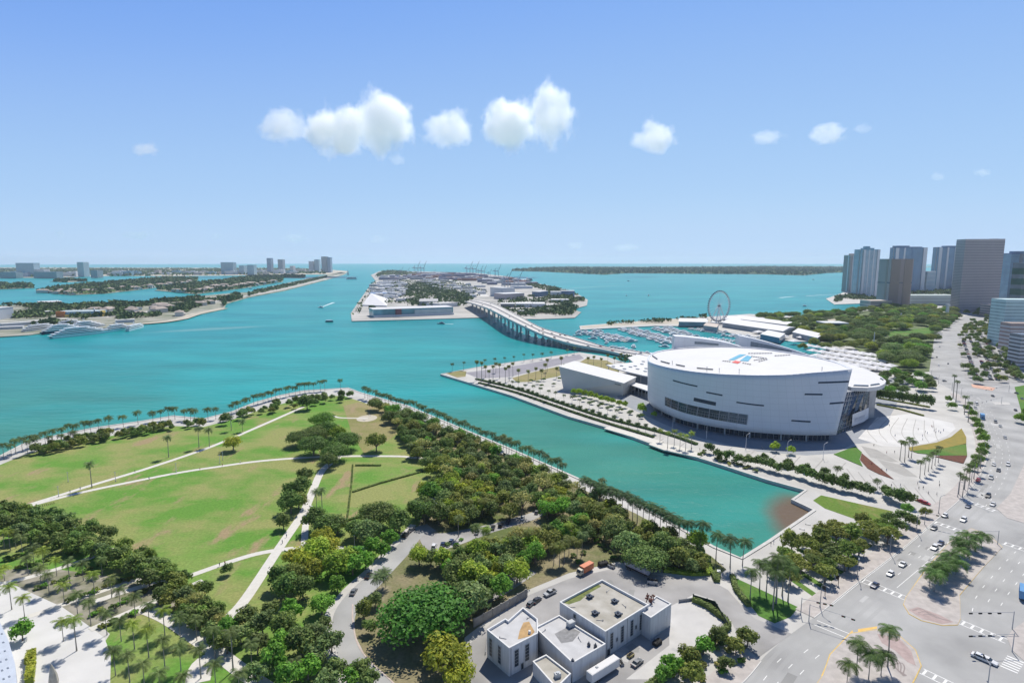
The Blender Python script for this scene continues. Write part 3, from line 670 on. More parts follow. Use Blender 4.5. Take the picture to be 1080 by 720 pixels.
# right-hand lobe of the roof with its glass drum
LZ = 28.0
LOBE = [(893, 406.5), (898, 408.2), (915, 408.8), (927, 407.4), (933, 404.6), (934.6, 401.5), (930, 397.5), (921, 392.4), (909, 387.8), (892, 382.6), (875, 379.4), (858, 377), (850, 385), (870, 396)]
LP = [loc(G(x, y, LZ)) for x, y in LOBE]
m = MB(); m.prism([(p.x, p.y) for p in LP], LZ - 3.0, LZ, bottom=True); lb = m.build('lobe_roof', M_roofw, AR)
m = MB()
for P in ([(900, 407), (916, 407.6), (916, 406.4), (901, 405.9)], [(918, 406.9), (928, 405.4), (927, 404.4), (918, 405.7)], [(929, 398.5), (932, 400.6), (931, 401.2), (928, 399.2)]):
    m = MB(); q = [loc(G(x, y, LZ)) for x, y in P]; m.prism([(a.x, a.y) for a in q], LZ + .02, LZ + .45); m.build('roof_slot', M_slot, lb)
DB = [loc(G(*p)) for p in ((880, 459), (888, 456), (897, 451.5), (907, 446.5), (915, 441.2))]
DT = [loc(G(p[0], p[1], LZ - 3.1)) for p in ((893, 413.5), (900, 412.5), (907, 411.5), (913, 410.6), (917.6, 409.9))]
m = MB(); m.strip([Vector((p.x, p.y, 0)) for p in DB], DT); gl = fixn(m.build('glass_drum', M_glass, AR))
m = MB()
for k in range(1, 9):
    v = k / 9; P = [Vector((a.x, a.y, 0)).lerp(t_, v) + Vector((-.25, -.4, 0)) for a, t_ in zip(DB, DT)]
    for a, c_ in zip(P, P[1:]): m.tube(a, c_, .22, n=4)
for k in range(13):
    u = k / 12 * 4; i = min(3, int(u)); f = u - i; a = DB[i].lerp(DB[i + 1], f); t_ = DT[i].lerp(DT[i + 1], f); m.tube((a.x - .25, a.y - .4, 0), (t_.x - .25, t_.y - .4, t_.z), .2, n=4)
m.build('glass_drum_mullions', M_mull, gl)
e0, e1 = DB[-1], DT[-1]; m = MB(); a = loc(G(921.5, 440.2)); c_ = loc(G(924.8, 409.4, LZ - 3.1)); dv = Vector((6, 16, 0))
for q in ([(e0.x, e0.y, 0), (a.x, a.y, 0), c_, e1], [(a.x, a.y, 0), (a.x + dv.x, a.y + dv.y, 0), c_ + dv, c_]): m.quad(*q)
m.build('concrete_pier', M_conc, AR)
# banner screen curved round the drum
bt = [loc(G(*p)) for p in ((899.3, 436.5, 6), (905, 434.4, 6.4), (911, 432, 6.7), (916.3, 429.2, 7))]
bt = [loc(G(x, y, 0).lerp(G(x, y, 12), 1)) for x, y in ((899.3, 437), (905, 434.6), (911, 432.2), (916.3, 429.6))]
bl = [loc(G(x, y, 2.5)) for x, y in ((898.4, 449.4), (904.5, 447.2), (910.8, 444.6), (915.8, 441.2))]
m = MB(); m.strip(bl, bt); m.strip([p + Vector((.3, .6, 0)) for p in bt], [p + Vector((.3, .6, 0)) for p in bl]); bn = m.build('banner', mat('pale_banner', (.62, .64, .68), .6, .05, .3), AR)
m = MB()
for r_, (a0, a1) in enumerate(((.42, .58), (.30, .36))):
    for k in range(9):
        u0, u1 = .16 + k * .075, .16 + k * .075 + .045
        def bp(u, v):
            i = min(2, int(u * 3)); f = u * 3 - i; return bl[i].lerp(bl[i + 1], f).lerp(bt[i].lerp(bt[i + 1], f), v) + Vector((-.12, -.25, 0))
        m = MB(); m.quad(bp(u0, a0), bp(u1, a0), bp(u1, a1), bp(u0, a1)); m.build('banner_letter', mat('grey_lettering', (.38, .42, .50), .6, .05, .3), bn)
# surface coordinates on the shell for the slits
def uv(px, py):
    best = None
    for i in range(NT - 1):
        for k in range(0, 41):
            v = k / 40; p = bot[i].lerp(top[i], v); q = PX(p); d = (q[0] - px) ** 2 + (q[1] - py) ** 2
            if best is None or d < best[0]: best = (d, i, v)
    i0_, v0 = best[1], best[2]; best = None
    for a in range(-12, 13):
        u = i0_ + a / 8
        if u < 0 or u > NT - 1.001: continue
        i = int(u); f = u - i
        for k in range(-10, 11):
            v = min(1, max(0, v0 + k / 200)); p = bot[i].lerp(bot[i + 1], f).lerp(top[i].lerp(top[i + 1], f), v); q = PX(p); d = (q[0] - px) ** 2 + (q[1] - py) ** 2
            if best is None or d < best[0]: best = (d, u, v)
    return best[1], best[2]
def sp(u, v, off=0.0):
    i = min(NT - 2, int(u)); f = u - i; p = bot[i].lerp(bot[i + 1], f).lerp(top[i].lerp(top[i + 1], f), v)
    t1 = bot[i + 1] - bot[i]; nrm = Vector((t1.y, -t1.x, 0)).normalized(); return loc(p + nrm * off)
SLITS = [((709.6, 401), (735.6, 407.4), 1.6), ((744.5, 413.5), (761.8, 416.6), 1.6), ((731.5, 420.6), (755, 426), 4.2), ((776.5, 424), (806, 427.6), 1.5), ((848.5, 415.6), (867.5, 416), 1.6), ((863, 403.4), (896.4, 402.6), 1.7), ((875, 425.4), (892, 424.8), 1.6), ((834.5, 443.2), (854.6, 444.4), 1.5)]
for a, c_, hpx in SLITS:
    u0, v0 = uv(*a); u1, v1 = uv(*c_); dv_ = hpx / 62.0 / 2; m = MB(); K_ = 8
    lo = [sp(u0 + (u1 - u0) * k / K_, v0 + (v1 - v0) * k / K_ - dv_, .12) for k in range(K_ + 1)]; hi = [sp(u0 + (u1 - u0) * k / K_, v0 + (v1 - v0) * k / K_ + dv_, .12) for k in range(K_ + 1)]
    lo2 = [p + (cen - base0 - p).normalized() * .6 for p in lo]; hi2 = [p + (cen - base0 - p).normalized() * .6 for p in hi]
    m.strip(lo, hi); m.strip(hi, hi2); m.strip(lo2, lo)
    m.build('slit_window', M_slot, sh)
ua, va = uv(702, 418.3); ub, vb = uv(789, 437.3); uc, vc = uv(702, 427.4); ud, vd = uv(788.5, 447.6)
def strip_pt(s_, t_, off): return sp(ua + (ub - ua) * s_, (vc + (vd - vc) * s_) * (1 - t_) + (va + (vb - va) * s_) * t_, off)
m = MB(); m.strip([strip_pt(k / 24, 0, .15) for k in range(25)], [strip_pt(k / 24, 1, .15) for k in range(25)]); ws = m.build('window_strip', M_glass, sh)
m = MB()
for k in range(10):
    m.tube(strip_pt(k / 9, 0, .3), strip_pt(k / 9, 1, .3), .35, n=4)
for k in range(40): m.tube(strip_pt(k / 39, .02, .25), strip_pt(k / 39, .62, .25), .09, n=4)
for t_ in (.33, .64): 
    for k in range(24): m.tube(strip_pt(k / 24, t_, .28), strip_pt((k + 1) / 24, t_, .28), .14, n=4)
m.build('mullions', M_mull, ws)
# recessed glazed ground floor
m = MB(); r0 = [inw(p, 5) for p in ring_b]; a = [loc((p.x, p.y, 0)) for p in r0]; c_ = [loc((p.x, p.y, SB)) for p in r0]; m.strip(a + a[:1], c_ + c_[:1]); gf = fixn(m.build('ground_floor_glazing', M_glass, AR))
m = MB()
for i in range(0, NT, 1):
    p = inw(ring_b[i], 4.8); m.tube(loc((p.x, p.y, 0)), loc((p.x, p.y, SB)), .18, n=4)
tag(m.build('glazing_posts', M_mull, gf), kind='stuff')
for i in range(2, NT - 2, 5):
    p = inw(ring_b[i], 2.5); m = MB(); m.tube(loc((p.x, p.y, 0)), loc((p.x, p.y, SB)), .6, n=10); m.build('column', M_conc, AR)
# roof edge kit: rail sections, masts
for (x0, y0, x1, y1) in ((688, 375.5, 693, 379), (697, 381.4, 706, 383.8), (713, 385, 722, 386.8), (735, 388.6, 752, 390.2)):
    P = [on_roof(x0 + (x1 - x0) * k / 4, y0 + (y1 - y0) * k / 4) for k in range(5)]; m = MB()
    for a, c_ in zip(P, P[1:]):
        if a and c_: m.tube(a + Vector((0, 0, .5)), c_ + Vector((0, 0, .5)), .5, n=4)
    if m.v: m.build('roof_gutter', M_slot, rf)
for px, py in ((745.5, 391), (758.5, 392.4), (779.5, 393.4), (866.8, 391.4), (894.5, 387.5), (709, 384.5)):
    p = on_roof(px, py)
    if p: m = MB(); m.tube(p, p + Vector((0, 0, 3)), .18, n=5); m.tube(p + Vector((-.6, 0, 2.6)), p + Vector((.6, 0, 2.6)), .12, n=4); m.build('roof_mast', M_mull, rf)
# rear blades rising behind the roof
def blade(P, zb, name='rear_blade'):
    tp = [GD(x, y, d) for x, y, d in P]; m = MB()
    lo_ = [Vector((p.x, p.y, zb)) for p in tp]; th = Vector((1.5, 14, 0))
    L1 = [loc(p) for p in tp]; L0 = [loc(p) for p in lo_]; m.strip(L0, L1); m.strip([p + th for p in L1], [p + th for p in L0]); m.strip(L1, [p + th for p in L1])
    m.quad(L0[0], L1[0], L1[0] + th, L0[0] + th); m.quad(L0[-1] + th, L1[-1] + th, L1[-1], L0[-1])
    o = fixn(m.build(name, M_shell, AR)); return o, L0, L1
o, L0, L1 = blade([(711.5, 354.4, 556), (722, 355.2, 562), (740, 357, 566), (758, 359.6, 566), (772, 362.6, 560), (784, 366.5, 552)], 36)
m = MB(); A = [a.lerp(t_, .55) + Vector((-.05, -.15, 0)) for a, t_ in zip(L0, L1)]; B = [a.lerp(t_, .75) + Vector((-.05, -.15, 0)) for a, t_ in zip(L0, L1)]
m.strip([A[1].lerp(A[2], .6), A[2], A[3]], [B[1].lerp(B[2], .6), B[2], B[3]]); m.build('window', mat('grey_glazing', (.2, .24, .28), .3, .2, .5), o)
o, L0, L1 = blade([(780, 354, 574), (792, 356.4, 572), (812, 361.4, 566), (835, 368.4, 552), (853, 374.2, 536), (866, 378.6, 520)], 36)
m = MB(); A = [a.lerp(t_, .35) + Vector((-.05, -.15, 0)) for a, t_ in zip(L0, L1)]; B = [a.lerp(t_, .72) + Vector((-.05, -.15, 0)) for a, t_ in zip(L0, L1)]
m.strip([A[1], A[2], A[3]], [B[1], B[2], B[3]]); m.build('window', MATS['grey_glazing'], o)

# wedge-shaped annexe, canopy and portico left of the arena
t4 = [G(589.5, 386.7, 22), G(657.8, 404.4, 13), G(671, 397.8, 13), G(606, 381, 22)]
b4 = [G(594.5, 411.7), G(656.7, 417.8)]; b4 += [b4[1] + (t4[2] - t4[1]) * .8, b4[0] + (t4[3] - t4[0]) * .8]
for p in b4: p.z = 0
c0 = sum(b4, Vector()) / 4
AN = thing('annexe', 'long white wedge-shaped building with blank leaning wall left of the arena', 'building', c0)
m = MB(); lo = [m.vert(p - c0) for p in b4]; hi = [m.vert(p - c0) for p in t4]
for i in range(4): j = (i + 1) % 4; m.face([lo[i], lo[j], hi[j], hi[i]])
fixn(m.build('wall', mat('warm_white_wall', (.62, .60, .56), .6, .05, .1, detail=6), AN))
m = MB(); cc_ = sum(t4, Vector()) / 4; m.T = None
P = [p + (p - cc_).normalized() * .4 for p in t4]; lo = [m.vert(p - c0 + Vector((0, 0, .02))) for p in P]; hi = [m.vert(p - c0 + Vector((0, 0, .5))) for p in P]
for i in range(4): j = (i + 1) % 4; m.face([lo[i], lo[j], hi[j], hi[i]])
m.face(hi); m.face(lo[::-1]); fixn(m.build('roof', M_roofw, AN))
m = MB(); a = t4[1].lerp(t4[0], .04) ; c_ = t4[1].lerp(t4[0], .13)
for k in range(7):
    p = a.lerp(c_, k / 7) - c0; q = a.lerp(c_, (k + .62) / 7) - c0; o_ = Vector((-.25, -.45, -2.6)); m.quad(p + o_, q + o_, q + o_ + Vector((0, 0, .9)), p + o_ + Vector((0, 0, .9)))
m.build('wall_lettering', M_slot, AN)
cp = [G(x, y, 10) for x, y in ((639.5, 384.6), (655, 383.4), (668, 381.8), (662, 377), (672, 373.6), (688, 376.5), (688, 397.5), (679, 395.8), (660, 391.4), (646.5, 387.6))]
c0 = sum(cp, Vector()) / len(cp); c0.z = 0
CA = thing('perforated_canopy', 'flat white canopy pierced by round skylights between annexe and arena', 'canopy', c0)
m = MB(); m.prism([(p.x - c0.x, p.y - c0.y) for p in cp], 9.0, 10.0, bottom=True); m.build('canopy_slab', M_roofw, CA)
for x, y in ((647, 386.4), (655.5, 385.8), (658.6, 389), (670, 386), (672.5, 389.2), (678.5, 381.2), (677, 384), (681.5, 388.6), (680.5, 391.6), (665, 387)):
    p = G(x, y, 10) - c0; m = MB(); m.prism([(p.x + 2.0 * math.cos(k * .5236), p.y + 3.2 * math.sin(k * .5236)) for k in range(12)], 10.01, 10.35); m.build('skylight', mat('smoked_skylight', (.16, .17, .18), .3, .1, 1.), CA)
for x, y in ((642, 385.6), (652, 388.6), (664, 391.8), (676, 394.6), (664, 378), (673, 375)):
    p = G(x, y, 10) - c0; m = MB(); m.tube((p.x, p.y, 0), (p.x, p.y, 9), .4, n=8); m.build('column', M_conc, CA)
pp = [G(x, y, 8) for x, y in ((662, 404.6), (667, 402.6), (686, 407), (685, 412.6))]; c0 = sum(pp, Vector()) / 4; c0.z = 0
PO = thing('portico', 'small white flat portico on thin columns joining annexe to arena', 'portico', c0)
m = MB(); m.prism([(p.x - c0.x, p.y - c0.y) for p in pp], 7.2, 8, bottom=True); m.build('portico_roof', M_roofw, PO)
for t_ in (.03, .2, .36, .52, .68, .84):
    p = pp[0].lerp(pp[3], t_) - c0 + Vector((0, .6, 0)); m = MB(); m.tube((p.x, p.y, 0), (p.x, p.y, 7.2), .4, n=8); m.build('column', M_mull, PO)
m = MB(); a, c_ = pp[1] - c0, pp[2] - c0; m.quad((a.x, a.y, 0), (c_.x, c_.y, 0), (c_.x, c_.y, 7.1), (a.x, a.y, 7.1)); m.build('rear_glazing', M_glass, PO)

# ------------------------------------------------------------------ the bridge
LE = [(491, 318, 16), (503, 321.5, 21), (517, 326.6, 24.5), (539, 338, 24), (569, 352, 14), (588, 358.8, 9), (606, 363.6, 6.5), (635.5, 369, 3.4), (660, 375, 1.4), (684, 381.5, .6)]
RE = [(499, 315.8, 16), (510, 317.6, 21), (524, 321.8, 24.5), (547, 333.4, 24), (569, 345, 15), (588, 351, 10), (606, 356, 7), (640, 366.2, 3.4), (668, 370, 1.4), (700, 376, .6)]
L = smooth_line([G(*p) for p in LE], 6); Q = smooth_line([G(*p) for p in RE], 6)
c0 = (L[20] + Q[20]) / 2; c0.z = 0
BR = thing('bridge', 'long curved high-level road bridge on concrete piers crossing to the port', 'bridge', c0)
M_deck = mat('bridge_deck_concrete', (.55, .535, .51), .8, .07, .03, detail=6); M_pier = mat('bridge_pier_concrete', (.40, .42, .43), .8, .08, .05)
def lerpn(t): return [a.lerp(b_, t) for a, b_ in zip(L, Q)]
def deck(t0, t1, nm):
    a, b_ = lerpn(t0), lerpn(t1); m = MB(); dn = Vector((0, 0, -2.2))
    a = [p - c0 for p in a]; b_ = [p - c0 for p in b_]
    m.strip(b_, a); m.strip(a, [p + dn for p in a]); m.strip([p + dn for p in b_], b_); m.strip([p + dn for p in a], [p + dn for p in b_]); fixn(m.build(nm, M_deck, BR))
deck(0, .47, 'deck'); deck(.53, 1, 'deck')
M_par = mat('parapet_concrete', (.62, .60, .57), .8, .05, .1)
for t, nm in ((0.004, 'parapet'), (.466, 'parapet'), (.534, 'parapet'), (.996, 'parapet')):
    P = [p - c0 for p in lerpn(t)]; m = MB(); o_ = Vector((.0, 0, 1.1)); w_ = Vector((.5, .3, 0))
    m.strip(P, [p + o_ for p in P]); m.strip([p + o_ for p in P], [p + o_ + w_ for p in P]); m.strip([p + o_ + w_ for p in P], [p + w_ for p in P]); fixn(m.build(nm, M_par, BR))
for t in (.235, .765):
    for s_ in (-.07, .07):
        a, b_ = lerpn(t + s_ - .004), lerpn(t + s_ + .004); m = MB(); m.strip([p - c0 + Vector((0, 0, .03)) for p in b_], [p - c0 + Vector((0, 0, .03)) for p in a]); m.build('lane_line', M_paint, BR)
a, b_ = lerpn(.478), lerpn(.522); m = MB(); m.strip([p - c0 - Vector((0, 0, .8)) for p in b_], [p - c0 - Vector((0, 0, .8)) for p in a]); m.build('median_gap', mat('rusty_median', (.30, .17, .15), .8, .1, .1), BR)
for i in range(3, len(L) - 14, 2):
    for t in (.22, .78):
        p = L[i].lerp(Q[i], t); dr = (Q[i] - L[i]); dr.z = 0; wd = dr.length * .33; ang = math.atan2(dr.y, dr.x); z1 = p.z - 2.2
        if z1 < 3: continue
        m = MB(); x, y = p.x - c0.x, p.y - c0.y
        m.box((x, y, z1 - 1.2), (min(wd, 20), 3.2, 2.4), ang); hh = z1 - 2.4 + 2.5
        m.box((x, y, -2.5 + hh / 2), (6.5, 2.8, hh), ang); m.box((x, y, -1.2), (11, 6, 2.0), ang); m.build('pier', M_pier, BR)
# ------------------------------------------------------------------ vegetation
def leaf_mat(name, c, c2, sat=1.):
    m = bpy.data.materials.new(name); m.use_nodes = True; n = m.node_tree; p = n.nodes['Principled BSDF']
    p.inputs['Roughness'].default_value = .6; p.inputs['Specular IOR Level'].default_value = .25
    geo = n.nodes.new('ShaderNodeNewGeometry'); oi = n.nodes.new('ShaderNodeObjectInfo')
    cr = n.nodes.new('ShaderNodeValToRGB'); n.links.new(geo.outputs['Random Per Island'], cr.inputs[0])
    cr.color_ramp.elements[0].color = (*c, 1); cr.color_ramp.elements[1].color = (*c2, 1)
    nz = n.nodes.new('ShaderNodeTexNoise'); nz.inputs['Scale'].default_value = .35; nz.inputs['Detail'].default_value = 2; n.links.new(geo.outputs['Position'], nz.inputs['Vector'])
    mr = n.nodes.new('ShaderNodeMapRange'); n.links.new(nz.outputs[0], mr.inputs[0]); mr.inputs[1].default_value = .3; mr.inputs[2].default_value = .7; mr.inputs[3].default_value = .75; mr.inputs[4].default_value = 1.3
    mx = n.nodes.new('ShaderNodeMix'); mx.data_type = 'RGBA'; mx.blend_type = 'MULTIPLY'; mx.inputs[0].default_value = 1
    n.links.new(cr.outputs[0], mx.inputs[6]); n.links.new(oi.outputs['Color'], mx.inputs[7])
    vm = n.nodes.new('ShaderNodeVectorMath'); vm.operation = 'SCALE'; n.links.new(mx.outputs[2], vm.inputs[0]); n.links.new(mr.outputs[0], vm.inputs['Scale'])
    n.links.new(vm.outputs[0], p.inputs['Base Color'])
    tr = n.nodes.new('ShaderNodeBsdfTranslucent'); n.links.new(vm.outputs[0], tr.inputs[0]); ms = n.nodes.new('ShaderNodeMixShader'); ms.inputs[0].default_value = .35
    n.links.new(p.outputs[0], ms.inputs[1]); n.links.new(tr.outputs[0], ms.inputs[2]); n.links.new(ms.outputs[0], n.nodes['Material Output'].inputs[0])
    MATS[name] = m; return m
M_leaf = leaf_mat('broad_leaves', (.10, .17, .045), (.26, .33, .085))
M_palm = leaf_mat('palm_fronds', (.08, .13, .04), (.21, .27, .08))
M_bark = mat('grey_bark', (.20, .17, .14), .95, .25, 2.)
M_ptrunk = mat('palm_trunk', (.30, .28, .25), .95, .2, 3.)
def leaf(b, p, nrm, s, rnd):
    a = nrm.orthogonal().normalized(); a = (Matrix.Rotation(rnd.uniform(0, 6.28), 3, nrm) @ a); c_ = nrm.cross(a)
    w_ = s * rnd.uniform(.55, .8)
    b.face([b.vert(p - a * s), b.vert(p - c_ * w_ * .8 + nrm * s * .15), b.vert(p + a * s * .9), b.vert(p + c_ * w_ + nrm * s * .1)])
def broad_mesh(seed, nleaf, lobes, leafs, flat=.8, height=1.45):
    """unit tree: crown radius about 1, total height about height+flat*.9; returns crown and trunk data"""
    rnd = random.Random(seed); cb, tb_ = MB(), MB(); L = []
    for i in range(lobes):
        a = 2.4 * i + rnd.uniform(-.4, .4); r = math.sqrt((i + .3) / lobes) * .76
        L.append((Vector((math.cos(a) * r, math.sin(a) * r, height + rnd.uniform(-.12, .3) * flat + (.45 - r * .55) * flat)), rnd.uniform(.30, .52)))
    tot = sum(r * r for _, r in L)
    for c_, r in L:
        for k in range(int(nleaf * r * r / tot)):
            v = Vector((rnd.gauss(0, 1), rnd.gauss(0, 1), rnd.gauss(.25, 1))).normalized()
            rr = r * (rnd.random() ** .35) * (1 + .18 * noise.noise(v * 2 + c_ * 3)); p = c_ + Vector((v.x * rr, v.y * rr, v.z * rr * flat))
            nrm = (v + Vector((rnd.uniform(-.7, .7), rnd.uniform(-.7, .7), rnd.uniform(-.3, .9)))).normalized(); leaf(cb, p, nrm, leafs * rnd.uniform(.7, 1.3), rnd)
    fork = Vector((rnd.uniform(-.06, .06), rnd.uniform(-.06, .06), height * .5))
    tb_.path([(0, 0, -.03), (0.01, 0.01, height * .2), fork], [.085, .062, .05], 7)
    for c_, r in L[:: max(1, lobes // 7)]:
        mid = fork.lerp(c_, .5) + Vector((0, 0, .05)); tb_.path([fork, mid, c_], [.042, .027, .01], 5)
    return cb, tb_
def mk(bld, name, m):
    me = bpy.data.meshes.new(name); me.from_pydata(bld.v, [], bld.f); me.materials.append(m); me.update(); return me
class Proto:
    def __init__(s, parts): s.parts = parts          # [(name, mesh)]
    def place(s, name, loc, scale, rz, color, cat, group=None, label=None, tilt=0):
        t = thing(name, label, cat, loc, rz, group); t.scale = scale if isinstance(scale, tuple) else (scale,) * 3
        if tilt: t.rotation_euler = (tilt, tilt * .5, rz)
        for nm, me in s.parts:
            o = bpy.data.objects.new(nm, me); col.objects.link(o); o.parent = t; o.color = (*color, 1)
        return t
def broad_proto(seed, n, l, ls, flat=.8, h=1.45):
    c_, t = broad_mesh(seed, n, l, ls, flat, h); return Proto([('trunk', mk(t, 'trunk', M_bark)), ('crown', mk(c_, 'crown', M_leaf))])
SMALL = [broad_proto(10 + i, 900, 11, .125, 1.0, .86) for i in range(5)]
MID = [broad_proto(30 + i, 1900, 19, .088, .85, .8) for i in range(5)]
BIG = [broad_proto(50 + i, 6500, 38, .05, .62, .55) for i in range(3)]
SPARSE = [broad_proto(70 + i, 430, 12, .095, .7, 1.3) for i in range(3)]
FLATT = [broad_proto(80 + i, 1000, 13, .11, .5, .95) for i in range(3)]
def palm_proto(seed, nf=18, droop=1.0, wide=.26, up=.75, boots=True, lean=.0):
    """unit palm: frond length 1, trunk height 1 (the trunk is a mesh of its own and is scaled apart)"""
    rnd = random.Random(seed); b = MB(); t = MB()
    for i in range(nf):
        az = i * 2.399 + rnd.uniform(-.2, .2); el = up * (1 - (i / nf) * 1.45) + rnd.uniform(-.12, .12)
        d = Vector((math.cos(az), math.sin(az), 0)); sd = Vector((-d.y, d.x, 0)); Ln = rnd.uniform(.85, 1.08); pts = []; p = Vector((0, 0, 0)); a = el
        K_ = 7
        for k in range(K_ + 1):
            pts.append(p.copy()); p = p + (d * math.cos(a) + Vector((0, 0, 1)) * math.sin(a)) * Ln / K_; a -= droop * .17 * (1 + k * .12)
        tw = rnd.uniform(-.3, .3); s2 = (sd + Vector((0, 0, tw))).normalized()
        for k in range(K_):
            for h_ in (0, .5):
                u = (k + h_ + .5) / K_; w_ = wide * 1.25 * math.sin(math.pi * min(1, .12 + u * .86)) ** .55; q0 = pts[k].lerp(pts[k + 1], h_); sg_v = (pts[k + 1] - pts[k])
                dn = Vector((0, 0, -.42 * w_)); fw = sg_v.normalized() * w_ * .75; wd = sg_v * .42
                for sg in (-1, 1): b.face([b.vert(q0), b.vert(q0 + wd), b.vert(q0 + s2 * sg * w_ + dn + fw + wd * .35), b.vert(q0 + s2 * sg * w_ * .95 + dn + fw)])
    for k in range(10): leaf(b, Vector((rnd.uniform(-.06, .06), rnd.uniform(-.06, .06), rnd.uniform(-.06, .05))), Vector((rnd.uniform(-1, 1), rnd.uniform(-1, 1), .8)).normalized(), .09, rnd)
    N_ = 6; lx, ly = rnd.uniform(-lean, lean), rnd.uniform(-lean, lean)
    t.path([(lx * (k / N_) ** 2, ly * (k / N_) ** 2, k / N_) for k in range(N_ + 1)], [.030, .022, .019, .018, .018, .019, .022], 7)
    return b, t, (lx, ly)
PALMS = []
def mkpalm(*a, **k):
    b, t, l = palm_proto(*a, **k); return (mk(b, 'crown', M_palm), mk(t, 'trunk', M_ptrunk), l)
P_ROYAL = [mkpalm(100 + i, 15, 1.05, .24, .95, lean=.02) for i in range(3)]
P_COCO = [mkpalm(110 + i, 18, 1.15, .23, .75, lean=.06) for i in range(4)]
P_DATE = [mkpalm(120 + i, 30, .95, .15, 1.1, lean=.02) for i in range(2)]
P_SABAL = [mkpalm(130 + i, 24, 1.3, .34, 1.2, lean=.03) for i in range(3)]
def palm(name, loc, h, fr, kind, color, group, rnd, label=None):
    cm, tm, l = rnd.choice(kind); t = thing(name, label, 'palm tree', loc, rnd.uniform(0, 6.28), group)
    tr = bpy.data.objects.new('trunk', tm); col.objects.link(tr); tr.parent = t; s_ = h * rnd.uniform(.9, 1.1); tr.scale = (max(h, 6) * .8, max(h, 6) * .8, h)
    cr = bpy.data.objects.new('crown', cm); col.objects.link(cr); cr.parent = t; cr.location = (l[0] * tr.scale[0], l[1] * tr.scale[1], h); cr.scale = (fr,) * 3; cr.color = (*color, 1)
    t['_tint'] = color; return t
GROUPS = {}        # group phrase -> [anchor point, phrase of the anchor, [things]]
LOOK = lambda c: ('lime green' if c[1] > 1.55 and c[0] > 1.2 else 'yellow-green' if c[0] > 1.5 and c[1] > 1.2 else 'grey-green' if c[2] > 1.3 else 'bright green' if c[1] > 1.35 else 'olive' if c[0] > 1.2 else 'dark green')
def reg(t, group, color, noun, size=''):
    t['group'] = group; GROUPS[group][2].append((t, LOOK(color), noun, size))
def newgroup(group, anchor_px, phrase): GROUPS[group] = [G(*anchor_px), phrase, []]
def finish_groups():
    for g, (a, ph, L_) in GROUPS.items():
        L_.sort(key=lambda r: (r[0].location - a).length)
        for i, (t, look, noun, size) in enumerate(L_):
            t['label'] = ' '.join(f'{size} {look} {noun}, {ordw(i + 1)} from the {ph}'.split())
            if '_tint' in t: del t['_tint']
    # beyond the 300 shade trees that show largest, the rest is one mass
    SHADE.sort(key=lambda r: -r[0]); V, F, C = [], [], []; cv = []; DEAD = []
    for _, t, pi, tint in SHADE[300:]:
        Mx = Matrix.LocRotScale(t.location, t.rotation_euler, t.scale)
        for nm, me in pi.parts:
            if nm != 'crown': continue
            o0 = len(V); V += [tuple(Mx @ v.co) for v in me.vertices]; F += [tuple(o0 + i for i in f.vertices) for f in me.polygons]; cv += [(*tint, 1)] * len(me.vertices)
        DEAD.extend(list(t.children)); DEAD.append(t)
    bpy.data.batch_remove(DEAD)
    me = bpy.data.meshes.new('far_trees'); me.from_pydata(V, [], F); at = me.color_attributes.new('tint', 'FLOAT_COLOR', 'POINT'); at.data.foreach_set('color', [x for c_ in cv for x in c_])
    me.materials.append(far_leaf()); me.update(); o = bpy.data.objects.new('far_trees', me); col.objects.link(o); o['kind'] = 'stuff'

def far_leaf():
    if 'far_leaves' in MATS: return MATS['far_leaves']
    m = M_leaf.copy(); m.name = 'far_leaves'; n = m.node_tree; at = n.nodes.new('ShaderNodeAttribute'); at.attribute_name = 'tint'
    for nd in n.nodes:
        if nd.type == 'MIX': n.links.new(at.outputs['Color'], nd.inputs[7])
    MATS['far_leaves'] = m; return m
DK = (.80, .95, .82); MD = (1, 1, 1); LM = (1.75, 1.75, .8); OL = (1.35, 1.15, .9); GR = (1.15, 1.2, 1.5); BG = (.95, 1.5, .7); YG = (2.0, 1.6, .7); PK = (2.2, 1.6, 2.0)
def jit(c, rnd, a=.2): f = rnd.uniform(1 - a, 1 + a); return tuple(x * f * rnd.uniform(.95, 1.05) for x in c)
rt = random.Random(11)
SHADE = []
TREES = []                       # (x, y, r) of everything planted, for spacing
def free(p, r, k=.75):
    return all((p.x - x) ** 2 + (p.y - y) ** 2 > ((r + q) * k) ** 2 for x, y, q in TREES)
def tree(px, py, r, color=MD, h=None, group='single park trees', protos=None, noun='leafy tree', name='shade_tree', k=None, p=None):
    """a broadleaf tree whose trunk stands at pixel (px,py); r is its crown radius in metres"""
    p = p or G(px, py); pr = protos or (SPARSE if color is PK else BIG if r > 8.5 else MID if r > 4.6 else SMALL); c_ = jit(color, rt)
    s_ = (r * rt.uniform(.95, 1.05), r * rt.uniform(.95, 1.05), (h / 1.6 if h else r * rt.uniform(.95, 1.2)))
    pi = rt.choice(pr); t = pi.place(name, (p.x, p.y, 0), s_, rt.uniform(0, 6.28), c_, 'tree'); TREES.append((p.x, p.y, r)); SHADE.append((r / math.hypot(p.x, p.y, CAM_H), t, pi, c_))
    reg(t, group, color, noun, 'huge' if r > 10 else 'large' if r > 7 else 'small' if r < 3.6 else ''); return t
